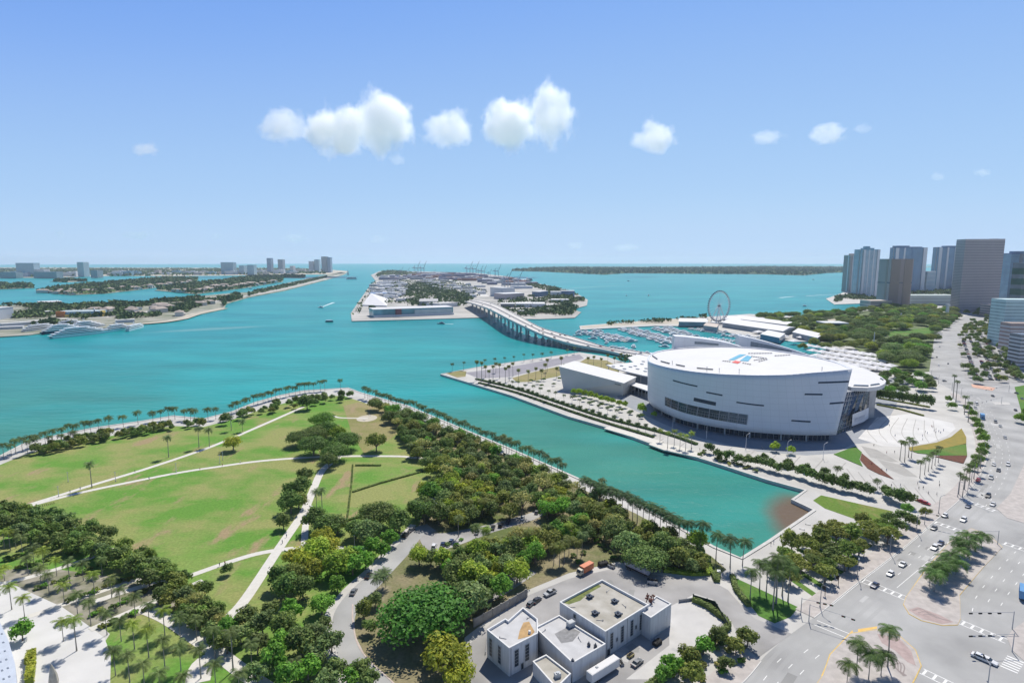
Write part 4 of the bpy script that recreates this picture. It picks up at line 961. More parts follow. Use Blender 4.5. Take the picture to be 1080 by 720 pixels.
def fill(poly_px, count, rs, colors, group, noun='leafy tree', protos=None, k=.72, hole=None, h=None, name='shade_tree', tries=40):
    P = GP(poly_px); x0, x1 = min(p.x for p in P), max(p.x for p in P); y0, y1 = min(p.y for p in P), max(p.y for p in P); nn = 0
    holes = [GP(q) for q in (hole or [])]
    for _ in range(count * tries):
        if nn >= count: break
        p = Vector((rt.uniform(x0, x1), rt.uniform(y0, y1), 0))
        if not inside(P, p.x, p.y) or any(inside(q, p.x, p.y) for q in holes): continue
        r = rt.uniform(*rs)
        if not free(p, r, k): continue
        tree(0, 0, r, rt.choice(colors), h=h, group=group, protos=protos, noun=noun, name=name, p=p); nn += 1
    return nn
def palms_at(L_, group, kind, color, fr, noun='palm'):
    for q in L_:
        x, y, ty = q[:3]; p = G(x, y); h = max(3.5, H(x, y, ty)); c_ = jit(q[3] if len(q) > 3 else color, rt)
        t = palm('palm_tree', (p.x, p.y, 0), h, fr * rt.uniform(.88, 1.12), kind, c_, group, rt); reg(t, group, q[3] if len(q) > 3 else color, noun, 'tall' if h > 11 else 'short' if h < 5 else ''); TREES.append((p.x, p.y, 1.2))
def palm_row(px, step, hr, group, kind, color, fr, noun='palm', gaps=None, wob=.8, z=0, sm=4):
    for p in resample(smooth_line(GP(px), sm), step):
        x, y = PX(p)
        if gaps and any(a < x < b_ for a, b_ in gaps): continue
        if rt.random() < .04: continue
        p = p + Vector((rt.uniform(-wob, wob), rt.uniform(-wob, wob), 0)); h = rt.uniform(*hr); c_ = jit(color, rt, .2)
        t = palm('palm_tree', (p.x, p.y, z), h, fr * rt.uniform(.85, 1.15), kind, c_, group, rt); reg(t, group, color, noun, 'tall' if h > 11 else ''); TREES.append((p.x, p.y, 1.2))

newgroup('palms of the white plaza garden', (18, 655), 'white building corner')
YP = (1.75, 1.75, .75)
palms_at([(12.5, 642.5, 618, YP), (26, 650, 630, YP), (67, 676, 655, YP), (81, 686, 653, YP), (113, 669, 646), (100, 627, 605, YP), (143, 651, 629), (127, 640, 621), (158, 661, 637), (174, 670, 643, YP), (190.5, 676, 651), (128, 676, 654), (142, 684, 657, YP), (157, 693, 663, YP), (174, 704, 674), (227, 694, 664), (246, 707, 666), (191, 707, 681), (212, 715, 684), (266, 705, 678), (122, 712, 686), (137, 719, 690), (153, 728, 699), (170, 738, 709), (195, 742, 712),
          (60, 607, 590, YP), (74, 616, 592), (46, 596, 580, YP), (36, 594, 577), (68, 636, 616, YP), (82, 648, 626), (96, 659, 634), (5, 578, 560, YP), (11, 580, 561, YP), (17, 578, 561), (24, 584, 566), (43, 612, 598), (52, 626, 605), (5, 612, 598, YP), (287, 711, 689), (207.7, 675, 653), (310, 718, 699), (253, 735, 710), (118, 630, 610), (88, 612, 594), (0, 628, 604, YP), (-6, 650, 622, YP), (30, 606, 588), (228, 728, 700), (108, 606, 590)], 'palms of the white plaza garden', P_ROYAL, MD, 3.3)
newgroup('single palms on the great lawn', (97, 514), 'palm standing on the path fork')
palms_at([(97, 514, 489), (178, 482, 461), (210, 472, 452), (221, 471, 453), (244, 454, 440), (256, 455, 444), (340, 541, 517), (334, 538, 518), (398, 625, 609), (403, 622, 606), (407, 619, 604)], 'single palms on the great lawn', P_DATE, GR, 3.6)
newgroup('coconut palms along the slip seawall', (782, 589), 'inner corner of the slip')
palm_row([(384, 420), (430, 434), (487, 458), (540, 480), (600, 507)], 5.6, (8, 10.5), 'coconut palms along the slip seawall', P_COCO, (.62, .8, .9), 3.9)
palms_at([(617, 527, 505), (628, 531, 509), (640, 537, 514), (650, 541, 518), (662, 546, 522), (672, 551, 527), (684, 556, 532), (696, 562, 538), (709, 569, 545), (724, 575, 550), (740, 581, 551), (755, 590, 563), (770, 598, 568), (783, 596, 570), (622, 529, 507), (634, 534, 513), (645, 539, 516), (656, 543, 520), (667, 549, 526), (678, 554, 531), (690, 559, 536), (702, 565, 543), (716, 572, 549)], 'coconut palms along the slip seawall', P_COCO, (.5, .7, .75), 4.5)
newgroup('palms along the bay promenade', (367, 409), 'northern tip of the park')
palm_row([(6, 484), (30, 474), (62, 465), (103, 455), (150, 447), (182, 442), (215, 444), (245, 437), (268, 428), (296, 420), (322, 414.5), (347, 411.5), (360, 411)], 5.0, (7.5, 10.5), 'palms along the bay promenade', P_COCO, (.75, .85, .8), 4.1, gaps=[(133, 139), (185, 194), (208, 216), (236, 243), (262, 268), (348, 357)])
palm_row([(28, 480), (60, 471), (85, 466)], 7, (7, 10), 'palms along the bay promenade', P_COCO, (.75, .85, .8), 3.8)
newgroup('palms on the arena spit', (465, 394), 'pointed end of the arena spit')
palm_row([(477, 392), (502, 388.6), (540, 383.4), (575, 378.4), (612, 372.8)], 15, (8, 10), 'palms on the arena spit', P_COCO, (.6, .75, .8), 3.0, gaps=[(545, 552), (584, 590)])
palms_at([(503, 401, 381), (508, 402, 382), (520, 402, 386), (527, 399, 384), (533, 404, 388), (537, 402, 386), (541, 397, 383), (557, 404, 391), (565, 400, 388), (571, 401, 390), (575, 398, 384), (577, 392, 379), (587, 399, 388), (592, 389, 377), (512, 398, 386), (516, 405, 391), (547, 401, 390), (620, 389, 377), (626, 386, 376), (634, 388, 378), (641, 383, 374), (648, 385, 377), (655, 381, 373), (596, 394, 385), (523, 393, 383)], 'palms on the arena spit', P_SABAL, OL, 2.9)
newgroup('small palms along the arena bank', (690, 463), 'floating dock')
palm_row([(516, 406), (545, 413.5), (600, 432), (640, 444.5), (690, 458)], 7.5, (4.2, 5.6), 'small palms along the arena bank', P_SABAL, (.6, .75, .8), 2.5)
palm_row([(540, 407), (580, 418), (620, 430), (680, 447)], 11, (5, 6.5), 'small palms along the arena bank', P_COCO, (.6, .75, .8), 2.7)
palms_at([(704, 473, 456), (711, 470, 454), (717, 473, 458), (723, 475, 459), (729, 473, 456), (696, 466, 453)], 'small palms along the arena bank', P_ROYAL, YP, 3.0)
newgroup('palms around the arena plaza', (943, 506), 'pointed end of the red mulch bed')
palms_at([(949, 485, 465), (954, 487, 466), (958, 482, 462), (961, 483, 465), (970, 504, 486), (975, 500.5, 483), (979, 497, 480), (982.5, 494, 477), (986, 490.5, 474), (989.5, 487.5, 471), (1011, 521, 499), (1017, 516, 494), (1022, 511, 490), (1027, 505, 485), (1031, 500, 480), (1015, 524, 503), (1034, 494, 476), (882, 505, 492), (925, 517, 506), (1005, 420, 396), (1008, 424, 402), (1017, 437, 418), (1021, 445, 424)], 'palms around the arena plaza', P_COCO, (.8, .9, .75), 3.0)
newgroup('tall palms by the corner lawn', (842, 640), 'right tip of the corner lawn')
palms_at([(791, 631, 602), (801, 622, 592), (815, 643, 601), (818.5, 636, 588), (831, 634, 598), (825, 628, 590), (808, 627, 596)], 'tall palms by the corner lawn', P_COCO, (.75, .9, .8), 4.2)
newgroup('palms on the boulevard medians', (1012, 655), 'crossing at the median tip')
palms_at([(903, 709, 678, DK), (936, 703, 663, DK), (929, 712, 688, DK), (893, 722, 700, DK), (916, 716, 690, DK)], 'palms on the boulevard medians', P_COCO, DK, 4.4)
palms_at([(985, 624, 604), (992, 616, 598), (1000, 611, 594), (1008, 606, 592), (1002, 599, 584), (1013, 593, 580), (1020, 587, 571), (1028, 581, 566), (1018, 577, 563), (1035, 576, 563), (996, 605, 588), (1010, 584, 571), (988, 612, 596), (980, 618, 601)], 'palms on the boulevard medians', P_COCO + P_SABAL[:1], (.75, 1.05, .75), 4.6)
newgroup('fan palms above the orange truck', (617, 601), 'orange truck')
palms_at([(584, 596, 577), (590, 597, 576), (595, 594, 573), (608.5, 590, 571), (600, 585, 568)], 'fan palms above the orange truck', P_SABAL, OL, 3.2)

newgroup('single trees of the park', (387, 441), 'round paved court')
T = tree
for a in [(324, 432, 7, DK), (316, 470, 9, MD), (331, 480, 10, DK), (344, 462, 10, (.8, 1.1, .7)), (357, 466, 6, LM), (366, 474, 9.5, DK), (354, 486, 9, DK), (333, 466, 9, MD), (340, 450, 9.5, (.9, 1.2, .7)), (397, 476, 7, OL), (414, 440, 6.5, BG), (421, 450, 5, DK), (404, 434, 4.5, OL),
          (317, 524, 6, DK), (307, 541, 6, DK), (322, 510, 4.5, MD), (347, 494, 5.5, MD), (299, 558, 4, MD), (315, 536, 5, OL), (306, 526, 4.5, DK), (400, 556, 9.5, MD), (421, 562, 6.5, DK), (345, 566, 6.5, DK), (332, 560, 6, DK), (356, 562, 5.5, MD), (387, 574, 6.5, GR), (375, 568, 5, DK),
          (455, 530, 7, BG), (474, 543, 4, LM), (448, 550, 6.5, DK), (463, 553, 6, MD), (438, 546, 5, DK), (485, 464, 5, BG), (246, 475, 6.2, YG), (240, 606, 2.5, MD)]:
    T(a[0], a[1], a[2], a[3], group='single trees of the park')
for a in [(322, 604, 5.5, YG), (334, 596, 6.5, LM), (346, 590, 6, YG), (366, 600, 6, LM), (341, 575, 5, YG), (310, 596, 4.5, YG), (372, 606, 4.5, BG), (355, 608, 6, LM), (330, 610, 5.5, YG), (304, 632, 5.5, DK), (320, 632, 5, DK), (295, 622, 4.5, DK), (312, 618, 5, OL)]:
    T(*a, group='single trees of the park')
for a in [(411, 576, 3.9, BG), (402, 588, 3.9, BG), (386, 600, 4.2, BG), (356, 624, 3.6, BG), (340, 648, 4.8, BG), (374, 596, 4, BG), (392, 584, 3.5, BG)]: T(*a, group='single trees of the park', noun='rounded tree')
T(446, 668, 15, (.5, .95, .5), h=19, group='single trees of the park', noun='banyan with a wide dense crown')
for a in [(495, 652, 8, GR), (500, 622, 6.5, LM), (513, 628, 5, DK), (471, 712, 7.5, YG), (484, 730, 5, YG), (384, 652, 3.4, OL), (390, 668, 2.6, MD), (396, 640, 3, GR), (463, 640, 5, GR), (480, 618, 6, MD), (505, 640, 5, DK), (455, 700, 3, YG)]: T(*a, group='single trees of the park')
newgroup('trees below the diagonal path', (340, 648), 'round bright tree on the park road bend')
for (x, y, r) in [(277, 668, 4), (300, 672, 5), (318, 690, 5), (336, 700, 4.6), (290, 708, 4.6), (325, 716, 4.2), (350, 688, 3.8), (272, 690, 4), (308, 655, 4), (260, 662, 4), (285, 652, 3.2), (344, 668, 3), (305, 726, 4), (272, 722, 4), (355, 718, 3.6), (345, 728, 4), (372, 722, 3.4), (380, 716, 3.5), (390, 728, 3.6), (298, 690, 4.2), (240, 672, 3.6), (333, 680, 4)]:
    T(x, y, r, rt.choice([MD, MD, (1.1, 1.25, .9), BG, GR]), group='trees below the diagonal path')
newgroup('trees in the band beside the great lawn', (187, 612), 'path crossing the tree band')
fill([(-60, 540), (0, 541), (40, 549), (75, 556), (110, 568), (140, 585), (172, 598), (186, 612), (168, 626), (130, 606), (90, 590), (50, 578), (0, 566), (-60, 560)], 82, (3.3, 4.6), [MD, (1.05, 1.2, .95), MD, DK, GR, (1.2, 1.25, .9)], 'trees in the band beside the great lawn', k=.62)
fill([(186, 618), (215, 640), (250, 664), (262, 682), (238, 690), (205, 668), (170, 636)], 34, (3.0, 4.2), [MD, (1.05, 1.2, .95), MD, GR, PK, OL], 'trees in the band beside the great lawn', k=.62)
T(24, 675, 3.6, BG, group='trees in the band beside the great lawn', noun='round tree beside the white building'); T(216, 628, 3.4, DK, group='trees in the band beside the great lawn'); T(195, 616, 3, DK, group='trees in the band beside the great lawn')
SHR = [mk(broad_mesh(200 + i, 170, 5, .24, .8, .42)[0], 'shrub', M_leaf) for i in range(4)]
def shrub(p, r, color, group, noun='low shrub'):
    o = bpy.data.objects.new('shrub', rt.choice(SHR)); col.objects.link(o); o.location = p; o.scale = (r, r, r * rt.uniform(.7, 1)); o.rotation_euler = (0, 0, rt.uniform(0, 6.28)); o.color = (*jit(color, rt), 1); o['category'] = 'shrub'
    reg(o, group, color, noun)
def fill_shrubs(poly_px, count, rs, colors, group, noun='low shrub'):
    P = GP(poly_px); x0, x1 = min(p.x for p in P), max(p.x for p in P); y0, y1 = min(p.y for p in P), max(p.y for p in P); nn = 0
    for _ in range(count * 30):
        if nn >= count: break
        p = Vector((rt.uniform(x0, x1), rt.uniform(y0, y1), 0.05))
        if inside(P, p.x, p.y): shrub(p, rt.uniform(*rs), rt.choice(colors), group, noun); nn += 1
newgroup('shrubs in the white plaza garden', (97, 662), 'curved edge of the white plaza')
for (a, c_) in (((20, 600), (90, 580)), ((40, 622), (120, 592)), ((70, 636), (150, 606)), ((96, 650), (168, 618)), ((110, 660), (180, 632)), ((10, 590), (60, 575))):
    A, B_ = G(*a), G(*c_)
    for k in range(11):
        p = A.lerp(B_, k / 10) + Vector((rt.uniform(-1, 1), rt.uniform(-1, 1), 0.05)); shrub(p, rt.uniform(1.1, 1.9), rt.choice([MD, OL, DK, BG]), 'shrubs in the white plaza garden')
newgroup('bushes along the bay promenade', (182, 440), 'bend of the promenade')
fill([(30, 478), (62, 469), (110, 460), (184, 450), (184, 454), (110, 466), (62, 477), (34, 482)], 44, (2.4, 3.6), [DK, MD, OL], 'bushes along the bay promenade', noun='bushy tree', k=.6)
fill([(196, 449), (232, 445), (262, 436), (300, 427), (330, 421), (372, 416), (374, 422), (330, 429), (300, 434), (262, 444), (200, 455)], 34, (2.4, 4.2), [DK, MD, GR, OL], 'bushes along the bay promenade', noun='bushy tree', k=.62)
newgroup('trees of the slipside grove', (457, 524), 'flat-roofed pavilion in the grove')
HOL = [[(452, 574), (470, 566), (520, 553), (556, 543), (576, 536), (580, 540), (560, 548), (520, 560), (480, 574), (456, 582)], [(524, 612), (552, 602), (558, 606), (540, 618), (514, 636), (506, 630)], [(590, 575), (650, 570), (656, 594), (600, 602), (575, 612), (570, 590)]]
fill([(392, 430), (430, 440), (487, 464), (530, 484), (560, 498), (545, 520), (490, 520), (455, 500), (428, 476), (418, 455)], 95, (3.8, 6.0), [DK, MD, GR, OL, DK, MD, BG, PK, OL], 'trees of the slipside grove', k=.53, hole=HOL)
fill([(455, 500), (560, 498), (615, 520), (670, 545), (640, 560), (560, 545), (480, 556), (440, 540)], 74, (3.4, 5.8), [MD, OL, LM, DK, GR, MD, YG, PK, BG], 'trees of the slipside grove', k=.54, hole=HOL)
T(680, 600, 9.5, (1.05, 1.15, 1.2), h=13, group='trees of the slipside grove'); T(662, 586, 7, GR, group='trees of the slipside grove'); T(700, 590, 6.5, (1.1, 1.2, 1.1), group='trees of the slipside grove'); T(735, 582, 5.2, LM, group='trees of the slipside grove'); T(716, 600, 4.6, OL, group='trees of the slipside grove'); T(646, 572, 6, MD, group='trees of the slipside grove')
newgroup('trees between the car park and the yard', (560, 640), 'concrete yard fence')
fill([(440, 596), (500, 590), (560, 572), (600, 560), (640, 556), (660, 566), (640, 572), (590, 580), (560, 600), (520, 640), (505, 650), (480, 640), (470, 610)], 66, (3.2, 5.6), [MD, OL, LM, GR, MD, DK, YG, PK, BG], 'trees between the car park and the yard', k=.52, hole=HOL)
fill([(690, 560), (752, 592), (742, 606), (690, 604), (664, 590), (662, 560)], 22, (2.6, 4.2), [OL, MD, GR], 'trees between the car park and the yard', k=.5)
newgroup('palms scattered in the grove', (457, 524), 'flat-roofed pavilion in the grove')
for k_ in range(26):
    x_, y_ = rt.choice([(rt.uniform(430, 560), rt.uniform(470, 520)), (rt.uniform(480, 640), rt.uniform(520, 590))]); p_ = G(x_, y_); h_ = rt.uniform(7, 10); c_ = rt.choice([MD, OL, YP, GR])
    t_ = palm('palm_tree', (p_.x, p_.y, 0), h_, 3.3, rt.choice([P_SABAL, P_COCO]), jit(c_, rt), None, rt); reg(t_, 'palms scattered in the grove', c_, 'palm')
newgroup('shrubs of the grove', (770, 605), 'light lamp post path to the slip corner')
fill_shrubs([(390, 424), (430, 436), (487, 460), (540, 482), (615, 515), (670, 541), (750, 588), (740, 600), (640, 556), (560, 520), (480, 500), (420, 450)], 150, (1.0, 2.2), [MD, OL, GR, DK, BG, PK, PK, LM], 'shrubs of the grove')
fill_shrubs([(440, 566), (500, 588), (560, 600), (640, 590), (660, 598), (640, 560), (560, 572)], 40, (.9, 1.8), [MD, OL, GR, DK, BG, PK], 'shrubs of the grove')
newgroup('trees of the boulevard strip', (858, 651), 'street corner by the corner lawn')
fill([(808, 612), (835, 582), (872, 562), (905, 556), (935, 560), (952, 566), (932, 578), (890, 604), (862, 622), (838, 626)], 30, (3.6, 5.2), [OL, OL, MD, (1.1, 1.2, .8)], 'trees of the boulevard strip', k=.66, protos=FLATT + SMALL[:1])
for a in [(946, 562, 3.8, MD), (952, 551, 3.6, DK), (962, 556, 3.2, MD), (975, 545, 2.8, OL), (937, 552, 3.6, DK), (956, 541, 3, BG)]: T(*a, group='trees of the boulevard strip')
newgroup('trees on the bank before the arena', (810, 507), 'notch in the arena seawall')
for i, (x, y, r) in enumerate([(748, 478, 3.6), (757, 484, 3.8), (768, 486, 4), (778, 489, 3.6), (788, 491, 4), (800, 493, 4), (812, 496, 4.2), (822, 499, 4), (832, 501, 4), (845, 504, 4.2), (856, 508, 4.2), (866, 511, 4), (876, 514, 4), (886, 517, 4), (897, 519, 4), (906, 521, 4), (915, 524, 4), (940, 528, 4.4), (949, 531, 4.4), (957, 534, 4), (934, 523, 3.4), (890, 510, 3), (870, 503, 3), (850, 498, 3), (830, 493, 3), (806, 486, 2.6)]):
    T(x, y, r, rt.choice([DK, DK, MD, (.7, .9, .6)]), group='trees on the bank before the arena')
fill_shrubs([(752, 486), (806, 503), (800, 497), (760, 480)], 14, (1.2, 2), [PK, GR, OL], 'trees on the bank before the arena', 'pale shrub')
fill_shrubs([(735, 480), (756, 488), (764, 482), (742, 474)], 8, (1.2, 2), [OL, MD], 'trees on the bank before the arena', 'low shrub')
newgroup('small trees on the arena terrace', (594, 411), 'far corner of the annexe')
for (x, y) in ((606.7, 421), (615.5, 423.4), (624.5, 426.4), (634.5, 429.4), (644, 432), (654.5, 434.5), (665.5, 437), (560, 403), (567, 405), (574, 402), (584, 407), (590, 401), (571, 409), (676.7, 441)): T(x, y, 2.3, DK, group='small trees on the arena terrace', protos=FLATT)
for (x, y, r) in ((605, 415.5, 3), (611, 417, 3.4), (617, 418.4, 3.6), (623, 420, 3.4), (629, 421.6, 3), (634, 423.6, 3.2), (640, 425.4, 3.4), (646, 426.6, 3), (653, 428.4, 3), (659, 430, 3), (677, 437, 4.6), (690, 440, 2.8), (817, 476, 3.4), (834, 479, 3.2)): T(x, y, r, (1.9, 2.0, .6), group='small trees on the arena terrace')
newgroup('trees along the boulevard kerb', (1036, 439), 'blue truck')
for (x, y, r) in ((1020, 434, 3.4), (1025, 441, 3.4), (1028, 447, 3.4), (1031, 454, 3.4), (1034, 461, 3.6), (1037, 468, 3.8), (1037, 475, 3.6), (1035, 482, 3.6), (1031, 489, 3.4), (1026, 496, 3), (1004, 432, 3.6), (1000, 424, 3)): T(x, y, r, (1.1, 1.35, .7), group='trees along the boulevard kerb')
newgroup('trees behind the arena lobe', (934, 402), 'right end of the arena roof')
for k in range(8): T(926 + k * 7.6, 424 + k * 1.0, 4.4, DK, h=11, group='trees behind the arena lobe')
fill([(925, 400), (945, 396), (985, 402), (990, 412), (975, 420), (935, 416)], 26, (4, 6), [DK, MD, DK, BG], 'trees behind the arena lobe', k=.6)
newgroup('trees of the far waterfront park', (947, 363), 'pale mast over the tent roofs')
BAYH = [[(933, 350), (985, 345), (985, 357), (960, 362), (930, 358)], [(850, 362), (900, 366), (925, 380), (935, 395), (880, 385), (845, 372)], [(868, 336), (884, 336), (886, 348), (868, 348)], [(900, 331), (922, 331), (922, 336), (900, 336)]]
fill([(796, 336), (850, 333), (885, 331), (930, 325), (975, 325), (1012, 328), (1006, 340), (990, 350), (980, 372), (977, 392), (940, 392), (925, 378), (900, 362), (870, 362), (850, 352), (815, 344)], 330, (7, 13), [DK, DK, MD, (.8, .9, .8), OL, MD, BG, GR, LM, YG, MD], 'trees of the far waterfront park', k=.45, hole=BAYH)
for (x, y, r) in ((858, 366, 8), (870, 368, 9), (884, 368, 9), (898, 368, 9), (912, 366, 8), (846, 370, 7), (920, 371, 7)): T(x, y, r, OL, group='trees of the far waterfront park')
newgroup('trees of the boulevard car park', (1046, 326), 'foot of the tallest grey tower')
fill([(1010, 362), (1014, 349), (1026, 338), (1046, 338), (1056, 360), (1066, 392), (1064, 404), (1044, 407), (1026, 404), (1018, 399)], 110, (3.4, 5.4), [DK, MD, DK, OL], 'trees of the boulevard car park', k=.56)
fill([(1062, 372), (1068, 380), (1078, 402), (1076, 408), (1066, 396), (1058, 380)], 16, (4, 5.4), [DK, MD], 'trees of the boulevard car park', k=.6)
fill([(1018, 326), (1058, 328), (1060, 336), (1020, 336)], 30, (5, 8), [DK, MD], 'trees of the boulevard car park', k=.7)
for (x, y, r) in ((1076, 446, 5), (1084, 440, 5), (1092, 447, 5.4)): T(x, y, r, (1.2, 1.5, .6), group='trees of the boulevard car park')
newgroup('shrubs between the yard and the boulevard', (797, 690), 'yard entrance kerb')
fill_shrubs([(690, 724), (735, 690), (768, 668), (778, 672), (794, 690), (762, 716), (740, 740)], 34, (1.0, 1.9), [MD, OL, BG, GR, PK], 'shrubs between the yard and the boulevard')
for a in [(788, 682, 3.4, OL), (776, 690, 3, OL), (757, 680, 3, MD), (742, 690, 3.2, BG), (726, 704, 3.4, OL), (708, 712, 3.4, BG), (730, 722, 3.6, OL), (699, 722, 3, BG), (765, 707, 2.6, MD)]: T(*a, group='shrubs between the yard and the boulevard')
# clipped hedges: long leafy boxes
def hedge(px, wd, h, color, label, sm=1, z=0):
    P = resample(smooth_line(GP(px), sm), 1.2); b = MB(); rnd = random.Random(len(P))
    for p, q in zip(P, P[1:]):
        d = (q - p).normalized(); nn = Vector((-d.y, d.x, 0))
        b.box(((p + q) / 2 + Vector((0, 0, z + h * .42)))[:], ((q - p).length + .1, wd * .86, h * .84), math.atan2(d.y, d.x))
        for k in range(int(14 * wd)):
            s_, u = rnd.random(), rnd.uniform(-1, 1); f = rnd.random()
            if f < .6: c_ = p + (q - p) * s_ + nn * u * wd / 2 + Vector((0, 0, h * rnd.uniform(.85, 1.1))); nv = Vector((rnd.uniform(-.5, .5), rnd.uniform(-.5, .5), 1))
            else: sg = rnd.choice((-1, 1)); c_ = p + (q - p) * s_ + nn * sg * wd / 2 + Vector((0, 0, h * rnd.random())); nv = nn * sg + Vector((0, 0, rnd.uniform(-.2, .6)))
            leaf(b, c_ + Vector((0, 0, z)), nv.normalized(), .42, rnd)
    o = b.build('hedge', M_leaf); o.color = (*color, 1); tag(o, label, 'hedge', 'clipped hedges'); return o
hedge([(372, 490), (371, 508), (366, 549)], .8, .6, MD, 'dark hedge line running down the fenced lawn left side')
hedge([(372, 519), (400, 510), (447, 497)], 1.3, .7, MD, 'dark diagonal hedge crossing the fenced lawn')
hedge([(375, 491), (403, 491)], 1.2, .8, DK, 'short dark hedge along the top of the fenced lawn')
hedge([(366, 549), (388, 543)], 1.2, .8, DK, 'short dark hedge at the bottom of the fenced lawn')
hedge([(502, 400), (545, 410.5), (600, 428.5), (640, 441.5), (700, 457), (735, 469)], 2.8, 1.3, (.55, .7, .7), 'long dark hedge along the arena bank nearest the terrace', 3)
hedge([(505, 404), (545, 414.5), (600, 433.5), (640, 446.5), (690, 461.5)], 2.6, 1.2, (.55, .7, .7), 'long dark hedge along the arena bank nearest the water', 3)
hedge([(731, 634), (745, 640), (766, 656), (769, 662)], 1.6, 1.8, MD, 'green hedge behind the dark yard screen', 1)
hedge([(769, 662), (740, 684), (712, 706), (680, 728)], 1.8, 1.8, MD, 'green hedge along the lower side of the yard', 1)
hedge([(700, 602), (730, 606), (748, 605), (748, 598), (736, 590)], 2.4, 1.4, LM, 'bright looped hedge beside the path to the slip corner', 1)
hedge([(752, 604), (756, 614), (758, 600)], 2.2, 1.4, MD, 'short hedge pair at the path mouth above the yard road', 1)
hedge([(772, 608), (776, 622), (790, 640)], 2.0, 1.5, MD, 'hedge along the left edge of the corner lawn', 1)
hedge([(925, 427), (950, 432), (975, 439)], 2.2, 1.0, OL, 'near hedge strip right of the arena lobe', 1)
hedge([(926, 420), (955, 425), (982, 430)], 2.6, 1.0, OL, 'far hedge strip right of the arena lobe', 1)
hedge([(30, 700), (34, 690), (33, 706), (31, 722)], 2.2, 2.2, YG, 'yellow-green planter hedge in the middle of the white plaza', 1)
# ------------------------------------------------------------------ white depot in the yard
M_wpaint = mat('painted_render_wall', (.58, .59, .60), .8, .12, 1.2, detail=7, stretch=(1, 1, .12))
M_dwin = mat('window_glass', (.03, .045, .06), .3, .2, .5, spec=.35)
M_frame = mat('window_frame_paint', (.45, .47, .48), .6, .08, 1)
M_gravel = mat('stained_gravel_roof', (.34, .32, .27), .95, .1, .22, c2=(.50, .48, .43), detail=9)
M_groof = mat('white_coated_roof', (.50, .50, .50), .85, .1, .3, detail=8)
M_moss = mat('roof_moss', (.16, .19, .06), .95, .3, .6, detail=8)
M_rust = mat('rust_stain', (.46, .30, .14), .9, .25, .6, detail=8)
M_trim = mat('parapet_trim', (.66, .66, .65), .7, .05, .5)
def block(parent, c0, pxs, h, roofm, par=.7, name='wing'):
    """a wing with a real parapet round a sunk roof"""
    P = [G(x, y, h) - c0 for x, y in pxs]; P = [(p.x, p.y) for p in P]; n = len(P)
    if sum(P[i][0] * P[(i + 1) % n][1] - P[(i + 1) % n][0] * P[i][1] for i in range(n)) < 0: P = P[::-1]
    m = MB(); m.prism(P, 0, h, top=False); w_ = m.build(name, M_wpaint, parent)
    cx, cyy = sum(p[0] for p in P) / n, sum(p[1] for p in P) / n
    def off(d):
        o = []
        for i in range(n):
            a, b_, c_ = Vector(P[i - 1]), Vector(P[i]), Vector(P[(i + 1) % n]); e1, e2 = (b_ - a).normalized(), (c_ - b_).normalized(); n1, n2 = Vector((-e1.y, e1.x)), Vector((-e2.y, e2.x)); bs = (n1 + n2); bs = bs / max(.3, bs.dot(n1)); o.append(b_ + bs * d)
        return o
    I = off(.35); O = off(-.08)
    m = MB(); o_ = [m.vert((p[0], p[1], h + .12)) for p in O]; i_ = [m.vert((p[0], p[1], h + .12)) for p in I]; l_ = [m.vert((p[0], p[1], h - par)) for p in I]; u_ = [m.vert((p[0], p[1], h - .15)) for p in O]
    for k in range(n): j = (k + 1) % n; m.face([o_[k], o_[j], i_[j], i_[k]]); m.face([i_[k], i_[j], l_[j], l_[k]]); m.face([u_[k], u_[j], o_[j], o_[k]])
    m.build('parapet', M_trim, w_)
    m = MB(); m.sheet([(p[0], p[1]) for p in I], h - par + .01); r = m.build('roof', roofm, w_)
    return w_, r, P
def wall_window(parent, c0, a, b_, h, u, wd, z0, z1, bars=3, name='window'):
    """a window with frame and glass on the wall whose top corners are pixels a and b (at height h)"""
    A, B_ = G(*a, h) - c0, G(*b_, h) - c0; d = Vector((B_.x - A.x, B_.y - A.y, 0)); L = d.length; d.normalize(); nn = Vector((d.y, -d.x, 0))
    cm = Vector((0, 0, 0)) - c0
    if nn.dot(Vector((cm.x - A.x, cm.y - A.y, 0))) < 0: nn = -nn
    p = Vector((A.x, A.y, 0)) + d * (u * L); ang = math.atan2(d.y, d.x); zc = (z0 + z1) / 2
    m = MB(); fw = .12
    for dx, dz, sx, sz in ((-wd / 2, 0, fw, z1 - z0), (wd / 2, 0, fw, z1 - z0), (0, (z1 - z0) / 2, wd + fw, fw), (0, -(z1 - z0) / 2, wd + fw, fw)):
        q = p + d * dx + nn * .06; m.box((q.x, q.y, zc + dz), (sx, .16, sz), ang)
    for k in range(1, bars + 1):
        q = p + nn * .05; m.box((q.x, q.y, z0 + (z1 - z0) * k / (bars + 1)), (wd, .08, .06), ang)
    f = m.build(name, M_frame, parent); m = MB(); q = p + nn * .015; m.box((q.x, q.y, zc), (wd, .03, z1 - z0), ang); m.build('glass', M_dwin, f)
    return f
c0 = G(610, 690); DP = thing('white_depot', 'two-storey white depot with stained flat roofs standing in the yard', 'building', c0)
wa, ra, _ = block(DP, c0, [(513.6, 663.7), (533, 652), (536, 654), (551.6, 640.3), (567, 652.4), (567, 667.5), (537, 683)], 9.5, M_groof)
wb, rb, _ = block(DP, c0, [(590.4, 634.5), (635, 611), (684, 637.4), (638.5, 665.6)], 9.2, M_gravel)
wc, rc, _ = block(DP, c0, [(564.5, 661.5), (589.8, 648.4), (638.6, 678.6), (604, 698.7)], 6.6, M_groof, .4)
wd_, rd_, _ = block(DP, c0, [(562, 697), (576, 690), (602, 710), (590, 722), (584, 722)], 4.6, M_gravel, .4)
